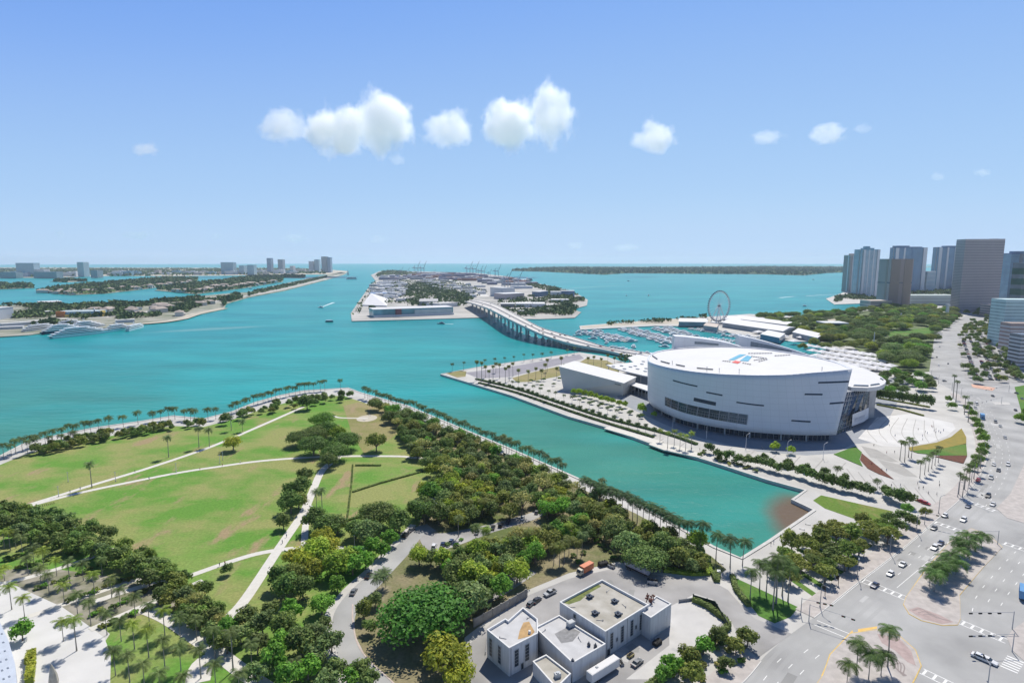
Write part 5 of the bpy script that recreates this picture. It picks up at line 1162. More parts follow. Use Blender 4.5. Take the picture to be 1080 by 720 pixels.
we, re_, _ = block(DP, c0, [(677, 645), (692, 628), (708, 636.4), (686.4, 651)], 8.2, M_groof, .3)
for u in (.18, .58): wall_window(wa, c0, (513.6, 663.7), (537, 683), 9.5, u, 1.5, 1.6, 7.6, 4)
for u in (.25, .62): wall_window(wa, c0, (537, 683), (567, 667.5), 9.5, u, 1.7, 2.2, 7.8, 4)
for u in (.14, .38, .60, .82): wall_window(wb, c0, (638.5, 665.6), (684, 637.4), 9.2, u, 1.5, 1.8, 7.4, 5)
for u in (.26, .70): wall_window(wb, c0, (638.5, 665.6), (684, 637.4), 9.2, u, .9, 3.2, 4.6, 0)
for u in (.30, .68): wall_window(we, c0, (686.4, 649.5), (708, 636.4), 8.2, u, 1.8, 2.6, 4.9, 1)
wall_window(wb, c0, (590.4, 634.5), (638.5, 665.6), 9.2, .35, 1.2, 6.9, 8.4, 0)
wall_window(wa, c0, (537, 683), (567, 667.5), 9.5, .45, 1.1, 0.1, 2.3, 0, 'door')
wall_window(wb, c0, (638.5, 665.6), (684, 637.4), 9.2, .08, 1.6, 0.1, 2.6, 0, 'door')
def patch(px, z, m_, parent, name): q = [G(x, y, z) - c0 for x, y in px]; m = MB(); m.sheet([(p.x, p.y) for p in q], z + .03); m.build(name, m_, parent)
patch([(548, 665), (552, 656), (558, 655), (564, 666), (560, 670), (546, 674)], 8.8, M_rust, ra, 'rust_stain')
patch([(594, 635), (608, 627), (630, 615), (634, 618), (620, 626), (612, 633), (600, 637)], 8.5, M_moss, rb, 'moss')
patch([(585, 668), (600, 660), (612, 666), (604, 676), (592, 678)], 6.2, mat('roof_soot', (.25, .25, .25), .9, .2, .8, detail=8), rc, 'soot_stain')
for x, y in ((648, 633.5), (627.4, 646), (651.7, 647), (621.6, 628.6)):
    p = G(x, y, 9) - c0; m = MB(); m.box((p.x, p.y, 8.9), (1.5, 1.5, .8), .6); m.box((p.x, p.y, 9.35), (1.9, 1.9, .12), .6); m.tube((p.x, p.y, 9.3), (p.x, p.y, 9.8), .3, n=8); m.box((p.x + 1.2, p.y + .2, 8.7), (1.6, .35, .3), .9); m.build('roof_vent', M_slot, rb)
p = G(602, 656.8, 7.2) - c0; m = MB(); m.box((p.x, p.y, 7.1), (2.4, 1.8, 1.5), .6); m.box((p.x, p.y, 7.88), (2.0, 1.4, .08), .6); m.build('air_conditioner', M_frame, rc)
for x, y in ((621, 679.5), (628, 681), (604, 697)): p = G(x, y, 6.6) - c0; m = MB(); m.box((p.x, p.y, 6.7), (.8, .8, .8), .3); m.tube((p.x, p.y, 7), (p.x, p.y, 7.7), .15, n=6); m.build('roof_vent', M_slot, rc)
p = G(588, 712, 4.6) - c0; m = MB(); m.box((p.x, p.y, 4.9), (1.8, 1.3, 1.2), .4); m.tube((p.x, p.y, 5.5), (p.x, p.y, 5.75), .5, n=10); m.build('air_conditioner', M_frame, rd_)
p = G(558.5, 665.5, 9.4) - c0; m = MB(); m.tube((p.x, p.y, 8.8), (p.x, p.y, 9.7), .55, .4, 10); m.build('roof_cowl', M_trim, ra)
p = G(686, 634, 8.2) - c0; m = MB(); rnd = random.Random(5)
for k in range(7):
    q = p + Vector((rnd.uniform(-1.6, 1.6), rnd.uniform(-1.6, 1.6), -.2)); m.tube(q, q + Vector((rnd.uniform(-.8, .8), rnd.uniform(-.5, .5), rnd.uniform(1.2, 2.4))), .16, n=5); m.box((q.x, q.y, q.z + 1.6), (.9, .3, .4), rnd.uniform(0, 3))
m.tube(p, p + Vector((0, 0, 1)), .7, n=6); m.build('siren_cluster', mat('rusty_red_metal', (.14, .05, .035), .7, .3, 2.), re_)
for (a, c_) in (((537, 683), (513.6, 663.7)),):
    pass
for x, y, hh in ((539, 683, 9.3), (566, 668.5, 9.3), (640.5, 665, 9.0), (662, 651.5, 9.0), (682, 639.5, 9.0), (515, 664, 9.3)):
    p = G(x, y, hh) - c0; m = MB(); q = Vector((p.x, p.y, 0)) * 1.0; dv = Vector((-G(x, y).x, -G(x, y).y, 0)).normalized() * .12; m.tube((q.x + dv.x, q.y + dv.y, 0), (q.x + dv.x, q.y + dv.y, hh), .09, n=6); m.build('downpipe', M_mull, DP)
for k, (x, y, z) in enumerate(((600, 640, 8.6), (640, 624, 8.6), (660, 640, 8.6), (636, 654, 8.6), (575, 664, 6.3), (610, 672, 6.3), (527, 672, 8.9), (556, 652, 8.9))):
    p = G(x, y, z) - c0; m = MB(); m.tube((p.x, p.y, z), (p.x + 2.2 * math.cos(k), p.y + 2.2 * math.sin(k), z), .1, n=5); m.tube((p.x, p.y, z - .1), (p.x, p.y, z + .5), .14, n=6); m.build('roof_pipe', M_mull, DP)
# awning, fences, screen wall
M_fence = mat('weathered_concrete_fence', (.30, .29, .27), .9, .2, .5, detail=7)
def fence(px, h, t, m_, label, name='fence', posts=0, z=0):
    P = GP(px); c_ = P[len(P) // 2].copy(); T_ = thing(name, label, 'fence', c_); m = MB()
    for a, b_ in zip(P, P[1:]):
        d = b_ - a; q = (a + b_) / 2 - c_; m.box((q.x, q.y, h / 2), (d.length + t, t, h), math.atan2(d.y, d.x))
    m.build('panel', m_, T_)
    if posts:
        for q in resample(P, posts): mm = MB(); r_ = q - c_; mm.box((r_.x, r_.y, (h + .25) / 2), (t * 2.2, t * 2.2, h + .25)); mm.build('post', m_, T_)
    return T_
fence([(500, 661), (515, 653), (556, 629)], 3.2, .22, M_fence, 'tall weathered concrete fence between the trees and the yard', posts=4.2)
fence([(731, 633), (754, 640), (767, 662)], 2.4, .15, mat('dark_green_mesh', (.02, .04, .03), .8, .2, 1.), 'dark green screened fence bending round the yard slab', posts=5)
fence([(716, 635), (731, 633)], 1.2, .08, M_mull, 'low grey chain gate at the yard slab corner', 'gate', posts=3)
fence([(512, 690), (514, 672)], 1.0, .1, M_mull, 'short railing at the left wall of the white depot', 'railing')
# ------------------------------------------------------------------ pavilion, corner building, sculpture
c0 = G(467, 534); PV = thing('pavilion', 'small flat-roofed pavilion half hidden among the grove trees', 'pavilion', c0)
P = [G(x, y, 4.2) - c0 for x, y in ((451, 525), (474, 517.5), (482.5, 523), (460, 531))]; m = MB(); m.prism([(p.x, p.y) for p in P], 3.7, 4.2, bottom=True); m.build('roof', mat('blue_grey_roof', (.40, .44, .48), .7, .1, .3), PV)
I = [p * .8 for p in P]; m = MB(); m.prism([(p.x, p.y) for p in I], 0, 3.7, top=False); m.build('wall', M_conc, PV)
P2 = [p * .93 for p in P]; m = MB(); m.prism([(p.x, p.y) for p in P2], 4.2, 4.35); m.build('roof_panel', mat('pale_roof_panel', (.5, .53, .56), .7, .1, .3), PV)
c0 = G(-20, 720); CB = thing('corner_building', 'low white building corner at the lower left edge of the plaza', 'building', c0)
P = [G(x, y, 5) - c0 for x, y in ((-5, 645), (9, 675), (16, 700), (19, 735), (10, 800), (-120, 800), (-90, 645))]; P = [(p.x, p.y) for p in P]; m = MB(); m.prism(P, 0, 5); m.build('wall', mat('blue_white_cladding', (.52, .57, .64), .5, .08, .4), CB)
rnd = random.Random(2)
for a in range(7):
    for b_ in range(3):
        p = G(2 + a * 1.6 - b_ * 6, 668 + a * 9 + b_ * 2.5, 5.0) - c0; m = MB(); m.box((p.x, p.y, 5.05), (.4, .9, .12), .9); m.build('skylight', mat('grey_skylight', (.22, .25, .3), .4, .1, 1.), CB)
p = G(57, 724); SC = thing('leaf_sculpture', 'tall pointed pale sculpture standing on the white plaza', 'sculpture', p)
m = MB(); m.path([(0, 0, 0), (.1, 0, 2), (.15, 0, 4), (0, 0, 6.2), (-.2, 0, 7.6)], [1.0, 1.25, 1.0, .5, .05], 8); m.build('blade', mat('pale_bronze', (.38, .36, .30), .5, .2, 1.), SC); m = MB(); m.tube((0, 0, 0), (0, 0, .3), 1.5, n=16); m.build('plinth', M_conc, SC)
# ------------------------------------------------------------------ towers
def tower(label, pxl, pxr, base, top, depth, rot, wall, band, floors, name='tower', shape='box', stripe=None, crown=None, group='waterfront towers', z0=0, bw=.55, cat='tower', nm_band='window_band', tall=None):
    """a tower whose front spans pixels pxl..pxr at its foot row base and reaches row top"""
    cx = (pxl + pxr) / 2; c = G(cx, base); wd = (pxr - pxl) / FPX * math.hypot(c.y, 0) / math.cos(math.atan2(c.x, c.y) * .0); h = tall or GD(cx, top, c.y).z
    T_ = thing(name, label, cat, (c.x, c.y, 0), rot, group)
    def plan(k=1.0, e=0.0):
        W, D = wd * k / 2 + e, depth * k / 2 + e
        if shape == 'round': return [(W * math.cos(t * math.pi / 10) * (1 + .06 * math.cos(t * math.pi / 2.5)), D + D * math.sin(t * math.pi / 10)) for t in range(20)]
        if shape == 'bow': return [(-W, 2 * D), (-W, 0)] + [(-W + 2 * W * t / 6, -4 * math.sin(math.pi * t / 6)) for t in range(1, 6)] + [(W, 0), (W, 2 * D)]
        if shape == 'cham': return [(-W, D * .4), (-W * .7, 0), (W * .7, 0), (W, D * .4), (W, 2 * D), (-W, 2 * D)]
        return [(-W, 0 - e), (W, 0 - e), (W, 2 * depth / 2 + e), (-W, 2 * depth / 2 + e)]
    m = MB(); m.prism(plan(), 0, h); m.build('body', wall, T_)
    fh = h * .96 / floors
    for k in range(floors):
        z = h * .02 + k * fh; m = MB(); m.prism(plan(1, .12), z, z + fh * bw, bottom=True); m.build(nm_band, band, T_)
    if stripe:
        W = wd / 2
        for u, sw in stripe[1]:
            m = MB(); m.box((-W + 2 * W * u, -.4 if shape != 'bow' else -3.6, h * .5), (wd * sw, .8, h * .985)); m.build('pilaster', stripe[0], T_)
            m = MB(); m.box((-W - .3 if u < .5 else W + .3, depth * (.3 if u < .5 else .6), h * .5), (.7, depth * .14, h * .985)); m.build('pilaster', stripe[0], T_)
    if crown:
        for (u, v, su, sv, sh) in crown: m = MB(); m.box((-wd / 2 + wd * u, depth * v, h + sh / 2), (wd * su, depth * sv, sh)); m.build('roof_plant', wall, T_)
    return T_
W_tan = mat('tan_tower_concrete', (.54, .47, .41), .8, .05, .02); W_gl = mat('teal_tower_glass', (.20, .36, .44), .25, .15, .05, spec=.6); W_blue = mat('blue_tower_glass', (.11, .20, .33), .2, .2, .03, spec=.6)
W_lt = mat('pale_tower_concrete', (.62, .64, .66), .7, .05, .02); W_brown = mat('brown_travertine', (.40, .34, .33), .8, .06, .02); W_pk = mat('pinkish_granite', (.50, .44, .44), .7, .05, .02); W_dk = mat('dark_tower_glass', (.16, .18, .21), .25, .2, .05, spec=.6); W_aq = mat('aqua_facade', (.50, .66, .66), .5, .06, .05)
tower('narrow tan tower at the left end of the waterfront towers', 893.5, 904, 308, 269, 34, .25, W_tan, W_dk, 34, stripe=(W_lt, [(.3, .08), (.62, .08)]), crown=[(.6, .5, .5, .5, 6)])
tower('stepped pale-blue glass tower with a small crown', 905, 925, 312.5, 263, 40, .12, W_gl, W_lt, 38, shape='bow', bw=.28, stripe=(W_lt, [(.1, .12), (.36, .05), (.62, .05), (.9, .14)]), crown=[(.5, .5, .5, .6, 5), (.45, .5, .22, .4, 11)])
tower('broad glass tower with a white frame behind the brown tower', 941, 973, 309, 261, 36, -.05, W_blue, W_gl, 40, shape='bow', bw=.3, stripe=(W_lt, [(.05, .1), (.28, .05), (.93, .12)]), crown=[(.25, .5, .42, .7, 7), (.7, .5, .35, .6, 3)])
tower('brown blank-sided hotel tower nearest the waterfront park', 935, 960, 324.5, 273, 44, .1, W_brown, W_dk, 2, stripe=(mat('lighter_travertine', (.33, .28, .25), .8, .05, .02), [(.22, .4), (.78, .34)]), bw=.06)
tower('twin framed glass tower left of the tallest grey tower', 986.5, 1016, 308.5, 260.5, 36, -.08, W_blue, W_gl, 40, shape='bow', bw=.3, stripe=(W_lt, [(.05, .1), (.3, .06), (.55, .05), (.8, .05)]), crown=[(.5, .5, .5, .7, 5)])
tower('tallest tower, grey-pink and finely banded, closing the boulevard', 1012.5, 1049, 330, 252, 38, -.18, W_pk, mat('grey_pink_glass', (.20, .19, .21), .35, .1, .05), 45, bw=.42, crown=[(.8, .4, .2, .4, .6)])
tower('dark blue glass tower at the right edge of the view', 1060, 1084, 318, 267, 40, .1, W_blue, W_gl, 38, stripe=(W_dk, [(.5, .2)]), crown=[(.6, .5, .5, .6, 6)])
tower('tall blue tower cut off by the right edge', 1086, 1112, 320, 262, 40, 0, W_blue, W_dk, 38)
tower('small pale block between the framed glass towers', 976, 985, 309, 286, 24, 0, W_lt, W_gl, 16, group='lower blocks', cat='building', name='block')
tower('slim grey block right of the tallest grey tower', 1051, 1058, 310, 286, 26, 0, W_lt, W_dk, 14, group='lower blocks', cat='building', name='block')
tower('tiny tan block tucked beside the stepped glass tower', 926, 933, 309, 296, 22, 0, W_tan, W_dk, 8, group='lower blocks', cat='building', name='block')
tower('long pale green podium between brown and grey towers', 960, 1014, 322, 311.5, 60, 0, mat('pale_green_render', (.40, .47, .45), .8, .06, .03), W_dk, 3, group='lower blocks', bw=.12, cat='building', name='podium')
tower('low grey podium at the foot of the brown hotel', 917, 941, 326, 317, 40, .1, W_tan, W_dk, 3, group='lower blocks', bw=.3, cat='building', name='podium')
tower('white low block behind the grey tower car park', 1049, 1064, 327, 318.5, 50, 0, W_lt, W_dk, 4, group='lower blocks', bw=.35, cat='building', name='block')
tower('dark garage block at the right foot of the tallest tower', 1048, 1060, 335, 321.5, 40, 0, W_brown, W_dk, 5, group='lower blocks', cat='building', name='block')
tower('aqua hotel block with rows of small windows at right edge', 1057, 1100, 366, 316, 30, -.1, W_aq, mat('aqua_glass', (.28, .42, .44), .3, .2, .1), 14, group='lower blocks', bw=.4, cat='building', name='block')
tower('pale brown stepped block in front of the aqua hotel', 1064, 1090, 370, 341, 20, -.1, mat('red_brown_facade', (.36, .29, .27), .8, .1, .1), W_lt, 7, group='lower blocks', bw=.3, cat='building', name='block')
tower('white balcony block cut by the right edge below the pale brown one', 1074, 1100, 390, 353, 18, -.1, W_dk, W_lt, 9, group='lower blocks', bw=.35, cat='building', name='block')
tower('dark green billboard tower above the aqua hotel', 1072, 1096, 345, 277, 24, 0, W_dk, mat('dark_green_facade', (.05, .11, .08), .6, .2, .05), 6, group='lower blocks', bw=.6, cat='building', name='block')
p = G(1073, 338); 
tw = thing('light_tower', 'white slender light tower in the trees left of tallest tower', 'light tower', G(998.5, 334)); m = MB(); m.box((0, 0, 12), (5, 5, 24), 0, .8); m.build('shaft', M_trim, tw); m = MB(); m.box((0, 0, 26), (6.5, 6.5, 4)); m.build('lantern', W_lt, tw)
tw = thing('obelisk', 'small white obelisk among the far waterfront park trees', 'obelisk', G(950, 337)); m = MB(); m.box((0, 0, 7), (5, 5, 14), 0, .3); m.build('shaft', M_trim, tw); m = MB(); m.box((0, 0, .6), (9, 9, 1.2)); m.build('plinth', M_conc, tw)
tw = thing('park_mast', 'pale mast over the tent roofs', 'mast', G(921, 368)); m = MB(); m.tube((0, 0, 0), (0, 0, 24), .9, .5, 8); m.build('pole', M_trim, tw); m = MB(); m.box((0, 0, 1), (12, 3, 2.5)); m.build('base', M_conc, tw)
c0 = G(881, 349); ST = thing('stage_building', 'dark open-sided amphitheatre with a flat pale roof', 'building', c0); m = MB(); m.box((0, 12, 7), (30, 22, 11)); m.build('wall', W_blue, ST); m = MB(); m.box((0, 12, 14), (42, 32, 2)); m.build('roof', W_lt, ST)
for x in (-18, 18):
    for y in (-2, 26): m = MB(); m.tube((x, y, 0), (x, y, 13), .7, n=8); m.build('column', W_lt, ST)
# lawns and clearings of the far waterfront park
for i, (px, m_) in enumerate((([(933, 350), (985, 345), (985, 352), (940, 356)], M_lawn2), ([(930, 357), (962, 355), (975, 361), (940, 364)], M_lawn2), ([(868, 337), (884, 336), (884, 342), (870, 343)], M_sand), ([(796, 337), (850, 334), (930, 326), (1012, 330), (1004, 342), (986, 352), (980, 392), (940, 395), (900, 366), (850, 355)], mat('park_ground', (.13, .17, .07), .95, .3, .05, detail=6)))): sheet('park_clearing', px, m_, .06 - .01 * i + (.03 if i < 3 else 0))
sheet('car_park_lane', [(1022, 350), (1030, 350), (1058, 402), (1048, 403)], M_road, .15)
sheet('car_park_lane', [(1040, 346), (1046, 346), (1062, 392), (1057, 392)], M_road, .15)

# ------------------------------------------------------------------ observation wheel
hub_px = (757, 322.6); base = G(757.5, 341); hubz = GD(757, 322.6, base.y).z; RW = 29.0
WH = thing('observation_wheel', 'tall white observation wheel standing by the marina', 'ferris wheel', base, R(28))
def ring(b, r, t, n=48, y=0.0):
    for k in range(n):
        a, c_ = 2 * math.pi * k / n, 2 * math.pi * (k + 1) / n; b.tube((r * math.cos(a), y, hubz + r * math.sin(a)), (r * math.cos(c_), y, hubz + r * math.sin(c_)), t, n=5, caps=False)
M_wst = mat('white_steel', (.70, .71, .72), .4, .03, 1.)
m = MB(); ring(m, RW, .38, y=-1.2); ring(m, RW, .38, y=1.2); ring(m, RW - 2, .3)
for k in range(48): a = 2 * math.pi * k / 48; m.tube((RW * math.cos(a), -1.2, hubz + RW * math.sin(a)), (RW * math.cos(a), 1.2, hubz + RW * math.sin(a)), .2, n=4)
m.build('rim', M_wst, WH)
for k in range(24): m = MB(); a = 2 * math.pi * k / 24; m.tube((1.5 * math.cos(a), 0, hubz + 1.5 * math.sin(a)), (RW * math.cos(a), 0, hubz + RW * math.sin(a)), .22, n=4); m.build('spoke', M_wst, WH)
m = MB(); m.tube((0, -2.6, hubz), (0, 2.6, hubz), 1.9, n=14); m.build('hub', mat('dark_hub', (.08, .09, .11), .5, .1, 1.), WH)
for k in range(42):
    a = 2 * math.pi * (k + .5) / 42; m = MB(); x, z = (RW + 1.1) * math.cos(a), hubz + (RW + 1.1) * math.sin(a); m.box((x, 0, z - .6), (1.7, 2.6, 1.9)); m.tube((x, -1.4, z + .5), (x, 1.4, z + .5), .2, n=5); m.build('gondola', mat('dark_gondola', (.10, .12, .15), .35, .1, 1.), WH)
for sx in (-1, 1):
    for sy in (-1, 1): m = MB(); m.tube((sx * 15, sy * 7, 0), (sx * .6, sy * 2.4, hubz), .9, .6, 8); m.build('leg', M_wst, WH)
m = MB(); m.box((0, 0, 1.5), (40, 20, 3)); m.build('platform', W_lt, WH)
# ------------------------------------------------------------------ marketplace by the marina, tents
def shed(label, px, h, roofc, wall, name='hall', group='market halls by the marina', ridge=0, cat='building', lip=.6):
    P = [G(x, y, h) for x, y in px]; c = sum(P, Vector()) / len(P); c.z = 0; T_ = thing(name, label, cat, c, 0, group); Q = [(p.x - c.x, p.y - c.y) for p in P]
    m = MB(); m.prism(Q, 0, h - lip, top=False); m.build('wall', wall, T_)
    m = MB(); O = [(x * 1.03, y * 1.03) for x, y in Q]
    if ridge:
        m.prism(O, h - lip, h, top=False); n = len(O); a = Vector(((O[0][0] + O[-1][0]) / 2, (O[0][1] + O[-1][1]) / 2, h + ridge)); b_ = Vector(((O[1][0] + O[2][0]) / 2, (O[1][1] + O[2][1]) / 2, h + ridge))
        v = [m.vert((x, y, h)) for x, y in O]; ia, ib = m.vert(a), m.vert(b_); m.face([v[0], v[1], ib, ia]); m.face([v[2], v[3], ia, ib]); m.face([v[1], v[2], ib]); m.face([v[3], v[0], ia])
        o = fixn(m.build('roof', roofc, T_))
    else: m.prism(O, h - lip, h, bottom=True); m.build('roof', roofc, T_)
    return T_
W_mk = mat('market_wall', (.30, .34, .37), .7, .15, .05)
for i, (a) in enumerate([('near long white-roofed market hall', [(762, 340), (825, 349), (838, 345), (774, 336)]), ('middle long white-roofed market hall', [(773, 335.4), (840, 343.6), (848, 341), (786, 333)]), ('short market hall nearest the wheel', [(763, 336.5), (780, 337.5), (784, 333.6), (768, 333)]), ('far right low market hall by the trees', [(836, 350), (862, 356), (868, 352), (842, 346)]), ('white domed pavilion left of the wheel', [(716, 339), (746, 339.6), (746, 335.8), (717, 335.4)]), ('small tan kiosk hall beneath the wheel', [(742, 343), (756, 345), (758, 341.6), (745, 340)]), ('blue-walled hall at the marina end', [(802, 352), (822, 356), (828, 351.5), (810, 348)])]):
    shed(a[0], a[1], 9, M_roofw if i != 5 else W_tan, W_mk if i != 6 else W_blue, ridge=3 if i in (0, 1, 4) else 0)
tents = []
for r_ in range(5):
    for k in range(9):
        x = 852 + k * 9.5 + r_ * 5; y = 367 + r_ * 5.2 + k * 1.4
        if x > 946 - r_ * 2 or y > 394: continue
        tents.append((x, y))
for (x, y, s_) in ((786, 346, 10), (800, 352, 12), (828, 357, 10), (845, 358, 12), (838, 362, 10)): tents.append((x, y))
M_tent = mat('white_tent_fabric', (.66, .66, .67), .7, .04, .2)
b = MB(); hs = 11.0
b.prism([(-hs / 2, -hs / 2), (hs / 2, -hs / 2), (hs / 2, hs / 2), (-hs / 2, hs / 2)], 3.2, 3.6, top=False); v = [b.vert(q) for q in ((-hs / 2, -hs / 2, 3.6), (hs / 2, -hs / 2, 3.6), (hs / 2, hs / 2, 3.6), (-hs / 2, hs / 2, 3.6))]; ap = b.vert((0, 0, 6.4))
for k in range(4): b.face([v[k], v[(k + 1) % 4], ap])
tp = thing('tent', None, 'tent'); b.build('canopy', M_tent, tp)
for sx in (-1, 1):
    for sy in (-1, 1): m = MB(); m.tube((sx * 5.2, sy * 5.2, 0), (sx * 5.2, sy * 5.2, 3.4), .2, n=5); m.build('pole', M_trim, tp)
order = sorted(tents, key=lambda q: (G(*q) - G(921, 368)).length)
for i, (x, y) in enumerate(order):
    t = tp if i == 0 else copy_tree(tp); t.location = G(x, y); t.rotation_euler = (0, 0, .35 + .1 * (i % 3)); f = .9 + .35 * ((i * 7) % 5) / 4; t.scale = (f * 1.3, f * .95, 1)
    tag(t, f'white peaked tent, {ordw(i + 1)} from the pale mast behind the arena', 'tent', 'white tents behind the arena')
# ------------------------------------------------------------------ boats
M_hull = mat('white_hull', (.80, .81, .82), .3, .04, .3, objcol=True); M_navy = mat('navy_hull', (.03, .05, .10), .3, .1, .3); M_teak = mat('teak_deck', (.42, .33, .24), .7, .1, .5)
def hull_plan(L_, B_): return [(-L_ / 2, -B_ * .42), (L_ * .1, -B_ / 2), (L_ * .32, -B_ * .38), (L_ / 2, 0), (L_ * .32, B_ * .38), (L_ * .1, B_ / 2), (-L_ / 2, B_ * .42)]
def boat_mesh(L_, B_, tall):
    b = MB(); P = hull_plan(L_, B_); lo = [(x * .9, y * .75) for x, y in P]; b.prism(lo, -.3, 1.3 * tall, poly1=P); b.mi = 1
    C1 = [(x * .5 - L_ * .06, y * .75) for x, y in P]; b.prism(C1, 1.3 * tall + .01, 1.95 * tall); b.mi = 0; C2 = [(x * .46 - L_ * .08, y * .72) for x, y in P]; b.prism([(x * 1.15, y * 1.1) for x, y in C2], 1.95 * tall, 2.6 * tall, bottom=True)
    if tall > 1.1: C3 = [(x * .25 - L_ * .1, y * .6) for x, y in P]; b.prism(C3, 2.62 * tall, 3.3 * tall)
    b.mi = 0; b.tube((-L_ * .1, 0, 2.6 * tall), (-L_ * .14, 0, 4.4 * tall), .08 * tall, n=4)
    me = bpy.data.meshes.new('boat'); me.from_pydata(b.v, [], b.f); me.materials.append(M_hull); me.materials.append(W_dk); me.polygons.foreach_set('material_index', b.m); me.update(); return me
BM = [boat_mesh(13, 4.2, 1.0), boat_mesh(17, 5.0, 1.25), boat_mesh(22, 6.0, 1.5), boat_mesh(9, 3.0, .75)]
BOATS = []
def boat(p, k, rz, group, label=None, c=(1, 1, 1)):
    o = bpy.data.objects.new('boat', BM[k]); col.objects.link(o); o.location = (p.x, p.y, WZ + .1); o.rotation_euler = (0, 0, rz); o.color = (*c, 1); tag(o, label, 'boat', group)
    if not label: BOATS.append(o)
    return o
rb_ = random.Random(9)
def boat_row(a, c_, k, both=True, gap=5.6):
    A, C_ = G(*a, WZ), G(*c_, WZ); d = (C_ - A).normalized(); nn = Vector((-d.y, d.x, 0)); L_ = (C_ - A).length; s_ = 0
    m = MB(); q = (A + C_) / 2; m.box((0, 0, 0), (L_, 2.4, .5), math.atan2(d.y, d.x)); o = m.build('pier', M_path, loc=(q.x, q.y, WZ + .9)); tag(o, None, 'pier', 'marina piers'); PIERS.append(o)
    while s_ < L_:
        for sg in ((-1, 1) if both else (1,)):
            if rb_.random() < .05: continue
            kk = max(0, min(2, k + rb_.choice((-1, 0, 0, 1)))); ln = (13, 17, 22)[kk]; g_ = .9 + .1 * rb_.random()
            boat(A + d * s_ + nn * sg * (ln / 2 + 2), kk, math.atan2(nn.y * sg, nn.x * sg) + rb_.uniform(-.05, .05) + (math.pi if rb_.random() < .5 else 0), 'boats in the marina', c=(g_, g_, g_))
        s_ += gap * (1 if k == 0 else 1.15)
PIERS = []
boat_row((622, 350.5), (660, 361), 1); boat_row((661, 347.5), (712, 362.5), 1); boat_row((697, 346.5), (727, 355.5), 1); boat_row((731, 347), (764, 352), 0); boat_row((728, 357), (776, 361), 0); boat_row((640, 367), (692, 377), 0, True, 8); boat_row((768, 354), (800, 358), 0)
for i, o in enumerate(PIERS): o['label'] = f'marina pier lined with boats, {ordw(i + 1)} counted from the bridge side'
for (x, y, k) in ((612, 351, 2), (617, 353, 2), (609, 354, 1), (625, 357.5, 1), (640, 362, 1), (668, 366.5, 2), (700, 366, 1), (713, 371, 0)): boat(G(x, y, WZ), k, rb_.uniform(0, 6), 'boats in the marina')
an = G(757, 341); BOATS.sort(key=lambda o: (o.location - an).length)
for i, o in enumerate(BOATS): o['label'] = f'white motor boat moored in the marina, {ordw(i + 1)} from the wheel'
M_wake = mat('foam_wake', (.60, .72, .72), .6, .1, .3)
def wake(px, w0, w1, label):
    P = GP(px, WZ); n_ = len(P); L, Q = ribbon(P, [w0 + (w1 - w0) * i / (n_ - 1) for i in range(n_)]); b = MB(); b.strip([(p.x, p.y, WZ + .06) for p in Q], [(p.x, p.y, WZ + .06) for p in L]); tag(b.build('wake', M_wake), kind='stuff')
boat(G(338, 324.5, WZ), 2, 2.6, 'boats under way', 'white speedboat trailing a pale wake between the two islands'); wake([(339, 324), (345, 321.5), (352, 319)], 3, 9, '')
boat(G(465, 341.5, WZ), 1, 3.0, 'boats under way', 'small dark boat passing the port terminal quay', (.3, .35, .4)); wake([(468, 341.5), (478, 341.8)], 2, 6, '')
boat(G(684, 312, WZ), 2, 1.4, 'boats under way', 'lone white yacht in the open bay left of the wheel')
boat(G(661, 312, WZ), 0, 1.0, 'boats under way', 'tiny sailing boat left of the lone white yacht')
boat(G(663, 296.5, WZ), 2, 0.1, 'boats under way', 'white boat at the head of the long wake'); wake([(661, 296.6), (640, 296.8), (605, 297), (580, 298)], 3, 8, '')
wake([(698, 293.6), (725, 293.6)], 2, 5, ''); wake([(740, 293.6), (788, 293.4)], 4, 3, ''); wake([(822, 314), (838, 312.5)], 10, 4, ''); wake([(850, 312), (882, 310.5)], 8, 4, ''); wake([(590, 305), (660, 300.5)], 6, 3, '')
boat(G(849, 323, WZ), 1, 0.5, 'boats under way', 'tiny white boat in the bay before the tan tower'); boat(G(858, 295, WZ), 2, 0.2, 'boats under way', 'small white boat far out left of the towers')
rb2 = random.Random(21)
for i in range(16):
    x, y = rb2.uniform(10, 330), rb2.uniform(298.5, 306)
    p = G(x, y, WZ)
    if any(inside(GP(px), p.x, p.y) for px in list(ISL.values()) + [watson_px]): continue
    o = boat(p, 2, rb2.uniform(0, 6), 'boats anchored between the house islands')
FB = [o for o in BOATS if o['group'].startswith('boats anch')]; FB.sort(key=lambda o: o.location.x)
for i, o in enumerate(FB): o['label'] = f'speck of a boat anchored among the house islands, {ordw(i + 1)} from the left'
def barge(px, label, L_, W_, hh, c_, rz=0.0):
    p = G(*px, WZ); T_ = thing('ferry', label, 'ferry', (p.x, p.y, WZ), rz); m = MB(); P = hull_plan(L_, W_); m.prism([(x * .95, y * .85) for x, y in P], -.3, hh * .35, poly1=P); m.build('hull', c_, T_)
    m = MB(); m.prism([(x * .8, y * .9) for x, y in P], hh * .35, hh * .68); m.build('window_band', W_dk, T_); m = MB(); m.prism([(x * .84, y * .95) for x, y in P], hh * .68, hh); m.build('upper_deck', M_hull, T_)
barge((347.5, 339.5), 'small flat ferry with a white roof mid channel', 17, 6, 4.5, M_navy, 0.0)
barge((371, 294.5), 'distant white ship leaving the channel mouth', 75, 16, 16, M_hull, .1)
barge((558.5, 296), 'dark ship off the port with a wake behind', 60, 16, 20, M_navy, .8); wake([(561, 297), (566, 299)], 12, 20, '')
